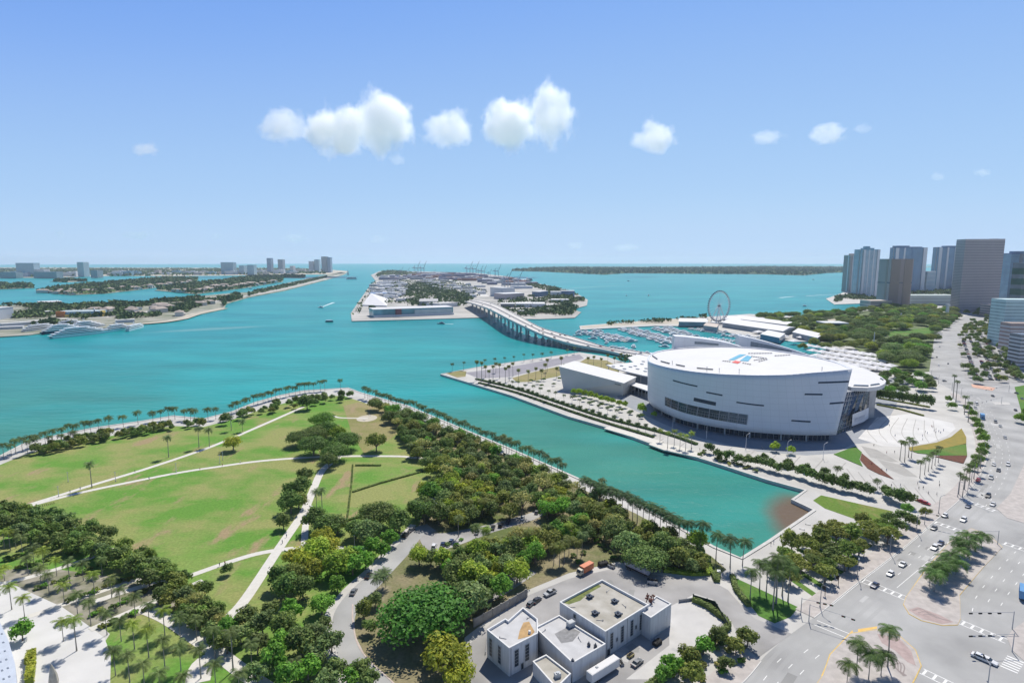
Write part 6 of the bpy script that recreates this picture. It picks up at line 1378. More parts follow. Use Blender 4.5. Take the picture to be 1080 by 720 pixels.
p = G(367, 290, WZ); sb = thing('sailing_boat', 'white sail at the far end of the long causeway', 'sailing boat', (p.x, p.y, WZ)); m = MB(); m.quad((-9, 0, 3), (11, 0, 3), (1, 0.3, 46), (0, 0.3, 46)); m.quad((-9, 1.2, 3), (11, 1.2, 3), (1, .9, 46), (0, .9, 46)); m.quad((-9, 0, 3), (-9, 1.2, 3), (0, .9, 46), (0, .3, 46)); m.build('sail', M_tent, sb); m = MB(); m.prism(hull_plan(30, 6), 0, 2.5); m.build('hull', M_hull, sb)
# big yachts alongside the museum island
def yacht(a, c_, B_, hullm, label, lv=4):
    A, C_ = G(*a, WZ), G(*c_, WZ); d = C_ - A; L_ = d.length; q = (A + C_) / 2; T_ = thing('yacht', label, 'yacht', (q.x, q.y, WZ), math.atan2(d.y, d.x), 'big yachts moored at the museum island'); P = hull_plan(L_, B_)
    m = MB(); m.prism([(x * .92, y * .8) for x, y in P], -.4, 4.2, poly1=P); m.build('hull', hullm, T_); z = 4.2
    for k in range(lv):
        f = .86 - k * .17; o_ = -L_ * .02 * k
        m = MB(); m.prism([(x * f + o_, y * (.9 - k * .1)) for x, y in P], z + .01, z + 1.1); m.build('window_band', M_dwin, T_)
        m = MB(); m.prism([(x * (f + .05) + o_, y * (.97 - k * .1)) for x, y in P], z + 1.1, z + 2.6, bottom=True); m.build('deck', M_hull, T_); z += 2.6
    m = MB(); m.tube((-L_ * .08, 0, z), (-L_ * .1, 0, z + 6), .5, .3, 6); m.box((-L_ * .09, 0, z + 2.5), (2, 6, .5)); m.build('mast', M_hull, T_)
yacht((52, 357), (118, 350), 15, M_hull, 'longest yacht with white hull, nearest the open water', 4)
yacht((44, 353), (90, 347.5), 13, M_navy, 'navy-hulled yacht just behind the longest white one', 4)
yacht((24, 351), (62, 346.2), 11, M_hull, 'slim white yacht at the left end of the moored yachts', 3)
yacht((72, 349), (112, 344.4), 12, M_hull, 'white yacht half hidden behind the longest one', 4)
yacht((112, 350.5), (138, 346.6), 9, M_hull, 'small white yacht beyond the bow of the longest one', 3)
yacht((134, 349.5), (152, 345), 8, M_hull, 'rightmost small yacht near the island point', 2)
yacht((60, 345.8), (90, 342.6), 10, M_hull, 'farthest white yacht close under the trees', 3)
# ------------------------------------------------------------------ far land: masses of trees, houses, port
M_farleaf = mat('far_island_foliage', (.05, .10, .035), .9, .35, .02, c2=(.13, .19, .06), detail=4)
def mass(name, poly_px, n_, size, hgt, seed, cut=.0, mscale=.01, m_=None, cx=None):
    P = GP(poly_px); x0, x1 = min(p.x for p in P), max(p.x for p in P); y0, y1 = min(p.y for p in P), max(p.y for p in P); rnd = random.Random(seed); b = MB(); tries = 0; k = 0
    while k < n_ and tries < n_ * 12:
        tries += 1; x, y = rnd.uniform(x0, x1), rnd.uniform(y0, y1)
        if not inside(P, x, y) or noise.noise(Vector((x * mscale, y * mscale, seed))) < cut: continue
        s_ = size * rnd.uniform(.6, 1.3); h = hgt * rnd.uniform(.25, 1.0) * (1 + .4 * noise.noise(Vector((x * .02, y * .02, 3))))
        nv = Vector((rnd.uniform(-1, 1), rnd.uniform(-1.2, .6), rnd.uniform(.1, 1))).normalized(); leaf(b, Vector((x, y, h)), nv, s_, rnd); k += 1
    return tag(b.build(name, m_ or M_farleaf), kind='stuff')
mass('far_woods', ISL['palm_isle_ground'], 5200, 9, 11, 1, -.25); mass('far_woods', ISL['star_isle_ground'], 5200, 9, 11, 2, -.25); mass('far_woods', ISL['thin_isle_ground'], 900, 10, 11, 3)
mass('far_woods', ISL['west_isle_ground'], 1500, 9, 11, 4); mass('far_woods', ISL['strip_isle_ground'], 900, 14, 12, 5); mass('far_woods', ISL['key_ground'], 9000, 26, 14, 6, -.6)
mass('far_woods', [(-100, 293.5), (0, 292.6), (190, 290.6), (300, 289.2), (345, 289.2), (340, 284.5), (300, 283.5), (-100, 283.5)], 8000, 16, 13, 7, -.1, .004)
mass('far_woods', [(-80, 340), (0, 337), (60, 334), (130, 340), (150, 337), (190, 333), (205, 325), (236, 318), (240, 315), (200, 314.5), (150, 319), (100, 321), (0, 323), (-80, 324)], 9000, 5.2, 9, 8, .02, .012)
mass('far_woods', [(236, 324), (240, 319), (262, 313), (268, 310), (250, 310.5), (232, 316)], 2600, 4.5, 12, 9)
mass('far_woods', [(262, 312), (300, 303.6), (345, 292.6), (345, 291.4), (300, 300.8), (262, 309)], 2600, 5.5, 8, 10, -.2)
mass('far_woods', [(-80, 348), (10, 345), (60, 340), (80, 343), (60, 347), (20, 351), (-80, 354)], 1100, 4.5, 8, 11, 0)
mass('far_woods', [(429, 322), (427, 305), (440, 299), (455, 299), (478, 307), (500, 316), (496, 322), (470, 325)], 3000, 5.5, 10, 12, .0, .016)
mass('far_woods', [(545, 333), (569, 334), (603, 332), (610, 326), (598, 322), (585, 324), (560, 328), (545, 330)], 1300, 4.6, 9, 13, -.1, .02)
mass('far_woods', [(600, 320), (617, 318), (617, 313), (604, 310), (580, 306), (575, 312)], 900, 5.5, 9, 14, -.1)
mass('far_woods', [(400, 322), (470, 321), (500, 315), (515, 308), (480, 296), (420, 296), (398, 306)], 2600, 4.5, 7, 31, .12, .02); mass('far_woods', [(525, 330), (600, 330), (604, 316), (560, 312), (525, 318)], 1500, 4.2, 7, 32, .08, .02)
mass('far_woods', [(371, 334), (383, 312), (392, 298), (397, 296), (396, 302), (389, 314), (380, 330)], 500, 4, 6, 33, -.1, .02); mass('far_woods', [(560, 299), (584, 303), (606, 310), (600, 312), (570, 305), (545, 298)], 700, 5.5, 8, 34, -.1, .02)
mass('far_woods', [(384, 329), (396, 333), (400, 328), (392, 324)], 260, 3.6, 7, 15); mass('far_woods', [(395, 292), (402, 287), (418, 286), (440, 289), (420, 291), (402, 293)], 900, 11, 16, 16)
mass('far_woods', [(880, 319), (895, 316), (925, 319), (928, 315), (900, 311), (880, 314)], 600, 6, 8, 17); mass('far_woods', [(940, 303), (1000, 300), (1200, 299), (1200, 310), (960, 312)], 3000, 12, 14, 18, -.1, .005)
mass('far_woods', [(640, 343.4), (745, 336.5), (745, 334.6), (640, 341.2)], 420, 2.6, 6, 41, .05, .03); mass('far_woods', [(660, 377), (700, 384), (700, 388), (650, 381)], 260, 2.0, 5, 42)
mass('far_woods', [(690, 345), (745, 336), (745, 334.4), (690, 338.4)], 260, 3.4, 7, 19)
M_villa = mat('pale_villa_wall', (.52, .50, .46), .8, .1, .02, objcol=True); M_tile = mat('villa_roof', (.40, .34, .30), .8, .15, .02)
vm_ = MB(); vm_.box((0, 0, 3.5), (24, 14, 7)); vm_.box((9, -5, 2), (12, 10, 4)); vm_.mi = 1; P = [(-13, -8), (13, -8), (13, 8), (-13, 8)]; v = [vm_.vert((x, y, 7.02)) for x, y in P]; r0_, r1_ = vm_.vert((-7, 0, 10)), vm_.vert((7, 0, 10))
for f in ((v[0], v[1], r1_, r0_), (v[2], v[3], r0_, r1_), (v[1], v[2], r1_), (v[3], v[0], r0_)): vm_.face(list(f))
vme = bpy.data.meshes.new('villa'); vme.from_pydata(vm_.v, [], vm_.f); vme.materials.append(M_villa); vme.materials.append(M_tile); vme.polygons.foreach_set('material_index', vm_.m); vme.update()
rv = random.Random(4)
def villas(poly, n_, group, anchor, phrase, sc_=1.0):
    P = GP(poly); x0, x1 = min(p.x for p in P), max(p.x for p in P); y0, y1 = min(p.y for p in P), max(p.y for p in P); L_ = []
    for _ in range(n_ * 40):
        if len(L_) >= n_: break
        x, y = rv.uniform(x0, x1), rv.uniform(y0, y1)
        if inside(P, x, y) and all((x - q.location.x) ** 2 + (y - q.location.y) ** 2 > (34 * sc_) ** 2 for q in L_):
            o = bpy.data.objects.new('villa', vme); col.objects.link(o); o.location = (x, y, 0); o.rotation_euler = (0, 0, rv.uniform(0, 6)); f = sc_ * rv.uniform(.8, 1.4); o.scale = (f, f, f * rv.uniform(.8, 1.2)); g_ = rv.uniform(.8, 1.3); o.color = (g_, g_, g_, 1); L_.append(o)
    A = G(*anchor); L_.sort(key=lambda o: (o.location - A).length)
    for i, o in enumerate(L_): tag(o, f'pale villa {phrase}, {ordw(i + 1)} from its near left tip', 'house', group)
villas([(45, 308.4), (75, 310.6), (150, 304.6), (205, 297.8), (175, 301), (100, 307.6)], 34, 'villas on the nearer house island', (40, 308), 'on the nearer house island', 1.3)
villas([(166, 307), (207, 309.4), (253, 303.6), (296, 297.4), (250, 301), (200, 307)], 26, 'villas on the farther house island', (163, 306), 'on the farther house island', 1.4)
villas([(100, 328), (190, 322), (235, 318), (232, 324), (190, 333), (150, 334), (100, 332)], 14, 'low houses on the museum island', (100, 330), 'on the museum island', 1.1)
# museum with coloured walls, hangars and white sheds on the museum island
def flat(label, px, h, wall, roof, name='building', group=None, cat='building'):
    """a low building whose front foot runs between px[0] and px[1]; px[2] is its depth in metres"""
    A, B_ = G(*px[0]), G(*px[1]); d = B_ - A; L_ = d.length; u = d.normalized(); nn = Vector((-u.y, u.x, 0)); nn = nn if nn.y > 0 else -nn; q = (A + B_) / 2 + nn * px[2] / 2
    T_ = thing(name, label, cat, (q.x, q.y, 0), math.atan2(u.y, u.x), group); m = MB(); m.box((0, 0, h / 2), (L_, px[2], h)); m.build('wall', wall, T_); m = MB(); m.box((0, 0, h + .4), (L_ + 1, px[2] + 1, .8)); m.build('roof', roof, T_); return T_, L_
c_or = mat('orange_panels', (.55, .20, .06), .7, .15, .1); c_bl = mat('sky_blue_panels', (.30, .52, .66), .6, .12, .05); c_ye = mat('yellow_panels', (.60, .45, .12), .7, .15, .1)
T_, L_ = flat('museum building with orange, blue and yellow walls by the yachts', [(60, 334.5), (106, 333.4), 45], 11, c_bl, mat('grey_blue_roof', (.42, .50, .53), .7, .1, .05), 'museum')
m = MB(); m.box((-L_ * .40, -24, 6.5), (L_ * .2, 5, 13)); m.build('orange_wing', c_or, T_); m = MB(); m.box((0.02 * L_, -25.5, 2.6), (L_ * .62, 8, 5.2)); m.build('yellow_base', c_ye, T_); m = MB(); m.box((L_ * .51, -12, 6), (L_ * .08, 20, 12)); m.build('yellow_wing', c_ye, T_)
m = MB(); v = [m.vert(q) for q in ((L_ * .36, -28, 0), (L_ * .46, -28, 0), (L_ * .46, -18, 0), (L_ * .36, -18, 0))]; ap = m.vert((L_ * .36, -22, 21)); [m.face([v[k], v[(k + 1) % 4], ap]) for k in range(4)]; m.build('white_cone', M_tent, T_)
flat('wide white hangar roof behind the museum', [(43, 322.5), (66, 321.5), 70], 9, M_roofw, M_roofw, 'hangar'); flat('grey apartment slab at the left edge of the museum island', [(-14, 338.5), (15, 335.5), 40], 24, W_lt, W_lt, 'apartment_block')
flat('long low white terminal left of the museum', [(18, 333.5), (57, 331), 26], 6, W_lt, M_roofw, 'terminal'); flat('long low shed along the causeway right of the museum', [(108, 330), (150, 326.4), 22], 5, W_lt, M_roofw, 'shed'); flat('white boat shed at the island point', [(122, 340.6), (142, 339.6), 16], 5, W_lt, M_roofw, 'shed')
flat('white garden shed row left of the yachts', [(2, 344.5), (46, 341.5), 18], 5, W_lt, M_roofw, 'shed'); flat('low white kiosk row under the left trees', [(-20, 348.5), (24, 346.5), 14], 4, W_lt, M_roofw, 'shed')
strip_path('beach', [(150, 341), (170, 339.5), (192, 335.8), (208, 330.5), (236, 325)], 26, M_sand, .2, smooth=2)
strip_path('causeway_road', [(-80, 342), (0, 339), (60, 336.6), (110, 334.6), (160, 328), (215, 320), (262, 311.8), (300, 304.6), (345, 293.6), (358, 290)], 20, mat('causeway_concrete', (.52, .51, .49), .85, .06, .02), .3, smooth=2)
# beach skyline
SKY = [(18, 36.5, 292, 277.3, W_gl), (37, 47, 292, 284, W_lt), (82.5, 89, 292, 276.3, W_lt), (96, 103, 293, 285, W_dk), (233.5, 246.5, 289.4, 276.6, W_gl), (252.5, 257.5, 289.4, 280, W_gl), (261, 268, 289.8, 279.3, W_gl), (282, 286.2, 288.4, 272.2, W_blue), (293.6, 298.6, 288.4, 273.6, W_dk), (326, 331, 287.2, 275.3, W_lt), (332, 336.6, 287.2, 273.6, W_gl), (339.4, 345, 287.4, 270.6, W_dk), (345.6, 349, 287.4, 271.4, W_blue), (306, 309.6, 287.8, 280.4, W_lt), (36, 60, 293.4, 286.6, W_dk), (0, 17, 293.4, 286.8, W_dk)]
for i, (a, c_, bs, tp_, m_) in enumerate(SKY): tower(f'distant beachfront tower, {ordw(i + 1)} from the left of the named skyline' if False else ['wide slab hotel tower at the far left beach', 'pale mid-rise right of the wide slab hotel', 'slim double tower alone on the left beach skyline', 'short dark block right of the slim double tower', 'broad green glass tower opening the south beach group', 'small square tower right of the broad green one', 'medium square tower, third of the south beach group', 'tall thin blue tower in the middle beach skyline', 'tall thin dark tower right of the thin blue one', 'shorter pale tower left of the channel end cluster', 'mid glass tower in the channel end cluster', 'tallest dark tower by the channel mouth', 'blue tower touching the tallest one at the channel mouth', 'short pale tower between the thin pair and the cluster', 'long dark low block on the left beach', 'second long dark low block at the far left edge'][i], a, c_, bs, tp_, 60, 0, m_, W_lt if m_ is not W_lt else W_dk, 18, group='beach skyline', bw=.3)
rs_ = random.Random(8); LB = []
for i in range(70):
    x = rs_.uniform(-60, 330); bs = 292.2 - max(0, x) * .012 + rs_.uniform(-1.0, .2); p = G(x, bs); w_ = rs_.uniform(40, 110); hh = rs_.uniform(14, 38); b = MB(); b.box((0, 0, hh / 2), (w_, 40, hh)); b.box((w_ * .1, 0, hh + 2.5), (w_ * .3, 16, 5))
    o = b.build('beach_block', rs_.choice([W_lt, W_lt, W_gl, W_tan, M_villa]), loc=(p.x, p.y, 0)); tag(o, None, 'building', 'low blocks along the far beach'); LB.append(o)
LB.sort(key=lambda o: math.atan2(o.location.x, o.location.y))
for i, o in enumerate(LB): o['label'] = f'low pale block on the far beach, {ordw(i + 1)} from the left'
# port
T_, L_ = flat('long glass-fronted port terminal with a white roof on the quay', [(394, 334.8), (478, 331.6), 55], 17, mat('teal_terminal_glass', (.16, .36, .40), .3, .25, .05), M_roofw, 'port_terminal')
m = MB(); m.box((0, -30, 2.4), (L_, 6, 4.8)); m.build('quay_arcade', W_lt, T_)
m = MB(); m.box((L_ * .24, -29.4, 9), (L_ * .48, 4, 10)); m.build('pale_facade', mat('pale_facade_panels', (.42, .50, .52), .6, .15, .05), T_)
m = MB(); m.box((-L_ * .2, -29.6, 9), (L_ * .07, 5, 16)); m.build('dark_red_panel', mat('dark_red_panel', (.20, .09, .10), .7, .1, .1), T_)
c0 = G(393, 322); TE = thing('terminal_sail', 'white pointed tent-like hall at the left end of the terminal', 'building', c0); A = [G(382, 322.5) - c0, G(408, 323.5) - c0, G(410, 316) - c0, G(391, 313) - c0]; m = MB(); v = [m.vert((p.x, p.y, 3)) for p in A]; w_ = [m.vert((p.x, p.y, 0)) for p in A]; ap = m.vert(G(391, 309.5, 30) - c0 if False else (GD(391, 309, (G(391, 318)).y) - c0))
for k in range(4): j = (k + 1) % 4; m.face([v[k], v[j], ap]); m.face([w_[k], w_[j], v[j], v[k]])
fixn(m.build('roof', M_tent, TE))
FL = [('blue-roofed shed behind the white pointed hall', [(394, 313), (410, 312.6), 90], 10, W_lt, mat('blue_metal_roof', (.16, .24, .40), .5, .1, .05)), ('white block at the left tip of the port', [(401, 293.5), (409, 293.5), 60], 20, M_roofw, M_roofw), ('tall grey slab pair in the port right of the road', [(517, 312), (530, 313), 40], 30, W_lt, W_lt), ('second grey slab beside the tall port slab', [(530.5, 312.5), (543, 312), 40], 28, W_lt, W_lt), ('wide low tan-grey block before the port slabs', [(532, 316), (553, 315), 60], 18, W_pk, W_lt), ('blue-grey office block at the right end of the port', [(592, 313), (606, 313), 40], 20, W_blue, W_lt), ('pale office block left of the blue-grey one', [(581, 313), (592, 313), 40], 17, W_lt, W_lt), ('dark blue block left of the pale office', [(569, 313), (578, 312), 30], 17, W_blue, W_lt), ('long white warehouse below the port slabs', [(544, 324), (575, 324), 60], 9, W_lt, M_roofw), ('dark-fronted warehouse beside the bridge', [(528, 324), (543, 324), 40], 9, W_dk, M_roofw), ('white hall near the right shore of the port', [(582, 319), (600, 319), 40], 8, W_lt, M_roofw), ('large white tank shed above the bridge bend', [(546, 330), (562, 331), 50], 6, W_lt, M_roofw), ('white shed beside the large tank shed', [(564, 330), (586, 329.5), 50], 6, W_lt, M_roofw), ('white boatyard hall on the right port shore', [(586, 325), (597, 324), 40], 6, W_lt, M_roofw), ('grey garage behind the trees of the port', [(442, 322.6), (462, 322.4), 110], 12, M_conc, M_conc), ('long grey shed above the terminal roof', [(464, 324.5), (484, 323), 60], 10, W_lt, M_groof)]
for a in FL: flat(a[0], a[1], a[2], a[3], a[4], 'port_building', 'port buildings')
rp = random.Random(6); PB = []
def boxes(n_, poly, sz, hr, mats_, name, cat, group, phrase, anchor, rot=.2):
    P = GP(poly); x0, x1 = min(p.x for p in P), max(p.x for p in P); y0, y1 = min(p.y for p in P), max(p.y for p in P); L_ = []; tries = 0
    while len(L_) < n_ and tries < n_ * 60:
        tries += 1; x, y = rp.uniform(x0, x1), rp.uniform(y0, y1); w_ = rp.uniform(*sz)
        if not inside(P, x, y) or any((x - q[0]) ** 2 + (y - q[1]) ** 2 < ((w_ + q[2]) * .42) ** 2 for q in L_): continue
        hh = rp.uniform(*hr); b = MB(); dp = w_ * rp.uniform(.35, .7); b.box((0, 0, hh / 2), (w_, dp, hh)); b.box((0, 0, hh + .3), (w_ * .97, dp * .94, .6)); b.box((w_ * .2, 0, hh + 1.2), (w_ * .12, dp * .3, 1.4))
        o = b.build(name, rp.choice(mats_), loc=(x, y, 0)); o.rotation_euler = (0, 0, rot + rp.choice((0, 0, 1.57))); tag(o, None, cat, group); L_.append((x, y, w_, o))
    A = G(*anchor); L_.sort(key=lambda q: (Vector((q[0], q[1], 0)) - A).length)
    for i, q in enumerate(L_): q[3]['label'] = f'{phrase}, {ordw(i + 1)} from the {["terminal roof", "port slabs", "white tip block"][0 if "warehouse" in name else 1]}'
C1 = mat('container_blue', (.10, .14, .26), .7, .3, .03, c2=(.20, .17, .20)); C2 = mat('container_rust', (.22, .11, .09), .7, .3, .03); C3 = mat('container_grey', (.25, .27, .30), .7, .2, .03)
boxes(80, [(398, 318), (427, 318), (430, 298), (410, 296), (395, 300), (386, 312)], (18, 55), (6, 11), [W_lt, M_roofw, W_lt, M_conc, M_roofw], 'port_warehouse', 'warehouse', 'port warehouses', 'white port warehouse', (436, 322))
boxes(50, [(470, 308), (440, 298), (450, 294), (480, 296), (512, 304), (515, 310), (500, 314)], (20, 60), (6, 11), [W_lt, M_roofw, M_conc, M_roofw], 'port_warehouse', 'warehouse', 'port warehouses east', 'white warehouse beside the port road', (436, 322))
boxes(90, [(408, 292), (440, 288), (500, 289), (560, 297), (560, 303), (515, 300), (470, 294.5), (410, 296)], (60, 130), (9, 16), [C1, C1, C3, C2, C1, W_lt], 'container_stack', 'container stack', 'container stacks in the port', 'dark row of stacked containers', (530, 311), .1)
boxes(10, [(500, 292), (555, 299), (575, 306), (545, 306), (512, 300)], (50, 110), (8, 14), [W_lt, M_roofw], 'transit_shed', 'shed', 'transit sheds in the port', 'pale transit shed', (530, 311), .1)
M_crane = mat('crane_steel', (.30, .36, .42), .6, .1, .1)
cg = thing('port_crane', None, 'crane', (0, 0, 0)); 
m = MB()
for sx in (-1, 1):
    for sy in (-1, 1): m.tube((sx * 9, sy * 12, 0), (sx * 7, sy * 12, 42), 1.3, n=4)
for sy in (-1, 1):
    for z in (14, 40): m.tube((-8, sy * 12, z), (8, sy * 12, z), 1.1, n=4)
for sx in (-1, 1): m.tube((sx * 7.5, -12, 40), (sx * 7.5, 12, 40), 1.1, n=4)
m.tube((0, 12, 42), (0, 12, 60), 1.3, n=4); m.build('gantry', M_crane, cg)
m = MB(); m.tube((0, -12, 43), (0, 34, 43), 1.8, n=4); m.build('rear_girder', M_crane, cg)
m = MB(); m.tube((0, -12, 43), (0, -34, 92), 1.6, 1.1, 4); m.tube((0, -8, 60), (0, -28, 80), .5, n=4); m.tube((0, 12, 60), (0, -12, 62), .6, n=4); m.build('raised_boom', mat('boom_steel', (.14, .17, .22), .6, .1, .1), cg); m = MB(); m.box((0, 18, 47), (6, 10, 5)); m.build('machine_house', W_lt, cg)
CR = [(439, 289, 1.0), (445.5, 289, 1.0), (494, 290, 1.0), (500.5, 290.4, 1.0), (506, 290.6, .72), (509.5, 291, .72), (524, 292, .8), (423, 288.6, .55), (430, 288.6, .5), (531, 303, .55), (533.6, 303.6, .7), (544.6, 304, .65), (458, 289, .4), (516, 291.6, .5)]
for i, (x, y, s_) in enumerate(CR):
    t = cg if i == 0 else copy_tree(cg); t.location = G(x, y); t.scale = (s_ * 1.3,) * 3; t.rotation_euler = (0, 0, 1.25); tag(t, f'quayside crane with raised boom, {ordw(sorted(range(len(CR)), key=lambda k: CR[k][0]).index(i) + 1)} from the left on the port skyline', 'crane', 'port cranes')
# ------------------------------------------------------------------ vehicles
M_paintc = mat('car_paint', (1, 1, 1), .28, .02, .5, objcol=True, spec=.6)
M_tyre = mat('tyre_rubber', (.03, .03, .03), .9, .2, 3.); M_rim = mat('wheel_rim', (.35, .36, .37), .35, .1, 3., metal=.6)
M_head = mat('headlight_glass', (.65, .66, .66), .15, .05, 3.); M_tail = mat('tail_light_glass', (.35, .02, .02), .25, .1, 3.)
def loft(b, prof, W, Wt=None, zt=None):
    """side profile (x,z) extruded across the width; points above zt narrow to Wt"""
    L_, Q = [], []
    for x, z in prof:
        wv = W if zt is None or z <= zt else Wt; L_.append(b.vert((x, -wv / 2, z))); Q.append(b.vert((x, wv / 2, z)))
    n_ = len(prof)
    for i in range(n_): j = (i + 1) % n_; b.face([L_[i], L_[j], Q[j], Q[i]])
    b.face(L_[::-1]); b.face(Q)
KINDS = {   # length, width, lower profile, cabin base x0,x1, cabin roof x0,x1, belt z, roof z
 'sedan': (4.7, 1.85, 1, (-1.75, .95), (-1.05, .25), .92, 1.42), 'suv': (4.8, 1.95, 1, (-2.25, 1.0), (-2.0, .35), 1.08, 1.75), 'hatch': (4.1, 1.8, 1, (-1.85, .95), (-1.5, .3), .95, 1.48), 'limo': (6.8, 1.95, 1, (-2.7, 1.9), (-2.2, 1.2), .95, 1.5), 'van': (5.3, 2.0, 1, (-2.6, 1.9), (-2.55, 1.2), 1.1, 2.05)}
def car_parts(kind):
    L_, W, _, cb, cr_, zb, zr = KINDS[kind]; h = L_ / 2
    b = MB(); loft(b, [(-h, .38), (-h + .05, .28), (h - .08, .28), (h, .42), (h - .04, .66), (h - .35, .78), (cb[1] + .02, zb), (cb[0] - .02, zb), (-h + .1, zb - .06), (-h, .6)], W)
    b.box(((cr_[0] + cr_[1]) / 2, 0, zr), (cr_[1] - cr_[0], W * .76, .07))
    for sx in (cb[0] + .5, (cb[0] + cb[1]) / 2, ): 
        for sy in (-1, 1): b.box((sx + .1, sy * W * .425, (zb + zr) / 2), (.09, .06, zr - zb))
    for sy in (-1, 1): b.box((cb[1] - .25, sy * (W / 2 + .08), zb + .06), (.2, .18, .12))
    g = MB(); loft(g, [(cb[0], zb + .01), (cb[1], zb + .01), (cr_[1], zr - .035), (cr_[0], zr - .035)], W * .88, W * .76, zb + .05)
    return b, g, L_, W
def one_mesh_car(kind):
    b, g, L_, W = car_parts(kind); o0 = len(b.v); b.v += g.v; b.f += [tuple(i + o0 for i in f) for f in g.f]; b.m += [1] * len(g.f); b.mi = 2
    for sx in (-1, 1):
        for sy in (-1, 1): b.tube((sx * L_ * .31, sy * W * .5, .33), (sx * L_ * .31, sy * (W * .5 - .22), .33), .33, n=10)
    me = bpy.data.meshes.new('car'); me.from_pydata(b.v, [], b.f)
    for m_ in (M_paintc, M_dwin, M_tyre): me.materials.append(m_)
    me.polygons.foreach_set('material_index', b.m); me.update(); return me
def make_car(kind):
    b, g, L_, W = car_parts(kind); t = thing(kind if kind in ('suv', 'van') else {'sedan': 'sedan_car', 'hatch': 'hatchback_car', 'limo': 'long_sedan_car'}[kind], None, 'car')
    b.build('body', M_paintc, t); g.build('windows', M_dwin, t)
    for sx in (-1, 1):
        for sy in (-1, 1):
            m = MB(); y = sy * (W / 2 - .10); m.tube((0, -.11, 0), (0, .11, 0), .33, n=14); w_ = m.build('wheel', M_tyre, t, (sx * L_ * .31, y, .33)); m = MB(); m.tube((0, sy * .112, 0), (0, sy * .125, 0), .2, n=10); m.build('rim', M_rim, w_)
    for sy in (-1, 1):
        m = MB(); m.box((L_ / 2 - .14, sy * W * .36, .68), (.26, .34, .14)); m.build('headlight', M_head, t); m = MB(); m.box((-L_ / 2 + .02, sy * W * .38, .74), (.1, .3, .14)); m.build('tail_light', M_tail, t)
    return t
CPROTO = {k: make_car(k) for k in KINDS}; CUSED = set(); FCAR = {k: one_mesh_car(k) for k in KINDS}
CC = {'white': (.72, .72, .71), 'silver': (.42, .43, .44), 'grey': (.16, .17, .18), 'black': (.02, .02, .022), 'navy': (.02, .035, .09), 'red': (.45, .02, .02), 'blue': (.03, .12, .38), 'dark blue': (.025, .05, .13)}
def heading(px, py, toward):
    a, b_ = G(px, py), G(*toward); d = b_ - a; return math.atan2(d.y, d.x)
def car(px, py, kind, colour, to, label, group='cars on the boulevard'):
    if kind in CUSED: t = copy_tree(CPROTO[kind])
    else: t = CPROTO[kind]; CUSED.add(kind)
    t.location = G(px, py); t.location.z = .03; t.rotation_euler = (0, 0, heading(px, py, to))
    for ch in t.children:
        if ch.name.startswith('body'): ch.color = (*CC[colour], 1)
    tag(t, label, 'car', group); return t
UP, DN = 1, -1
def bl_dir(px, py, sgn=1):
    p = G(px, py); i = min(range(len(K) - 1), key=lambda i: (K[i] - p).length); d = (K[i + 1] - K[max(0, i - 1)]).normalized() * sgn; return PX(p + d * 10)
ROADCARS = [(922.5, 618, 'sedan', 'navy', DN, 'navy sedan waiting on the crossing at the median tip'), (939, 606, 'hatch', 'white', DN, 'white hatchback second behind the navy sedan'), (952, 596, 'sedan', 'white', DN, 'white sedan third in line behind the navy sedan'),
 (985.5, 578.5, 'suv', 'white', DN, 'white suv beside the upper end of the palm median'), (992, 573.5, 'sedan', 'dark blue', DN, 'dark sedan side by side with the white suv'), (985, 557.5, 'sedan', 'grey', DN, 'dark grey sedan just past the upper crossing'), (996.5, 544.5, 'hatch', 'white', DN, 'white hatchback in the upper junction near the kerb'),
 (1016, 549, 'suv', 'white', DN, 'white suv in the middle of the upper junction'), (1021, 534.5, 'sedan', 'dark blue', DN, 'dark blue sedan entering the upper junction'), (1047, 532.5, 'sedan', 'white', DN, 'white sedan on the right of the upper junction'), (1042, 523.5, 'suv', 'black', DN, 'black suv stopped short of the upper crossing'),
 (1031.5, 507, 'sedan', 'red', DN, 'red sedan against the kerb by the plaza palms'), (1045, 504.5, 'suv', 'silver', DN, 'silver suv on the bend near the red sedan'), (1053, 496.5, 'sedan', 'black', DN, 'black sedan between two white cars on the bend'), (1048, 490.5, 'hatch', 'white', DN, 'left of two white cars abreast on the bend'), (1063, 490.5, 'suv', 'white', DN, 'right of two white cars abreast on the bend'),
 (1060, 462, 'hatch', 'silver', DN, 'silver hatchback alone on the straight above the bend'), (1055, 450, 'sedan', 'silver', DN, 'silver sedan just below the blue truck'), (1050, 445.5, 'suv', 'grey', DN, 'grey suv behind the silver sedan'), (1030, 426.5, 'van', 'white', DN, 'white van above the blue truck'), (1029, 430.5, 'sedan', 'silver', DN, 'silver car touching the white van above the blue truck'),
 (1071, 433, 'sedan', 'black', DN, 'black car in the far junction near the green trees'), (1079, 436, 'sedan', 'grey', DN, 'grey car at the far junction right edge'), (1078, 421, 'hatch', 'grey', DN, 'grey hatchback on the far cross street'), (1072, 415, 'sedan', 'black', DN, 'black sedan on the far cross street'), (1047, 418, 'sedan', 'black', DN, 'black car left of the far traffic island'), (1062, 398, 'suv', 'grey', DN, 'grey suv beside the car park'), (990, 386, 'suv', 'white', DN, 'white suv far up the boulevard'), (988, 377, 'sedan', 'black', DN, 'black car far up the boulevard'), (1000, 384, 'hatch', 'grey', DN, 'small grey car far up the boulevard in the middle lane'), (991, 366, 'sedan', 'silver', DN, 'silver car where the boulevard narrows')]
for x, y, k, c_, s_, lb_ in ROADCARS: car(x, y, k, c_, bl_dir(x, y, s_), lb_)
car(1038, 696, 'limo', 'white', (1046, 699.5), 'long white car crossing the lower junction')
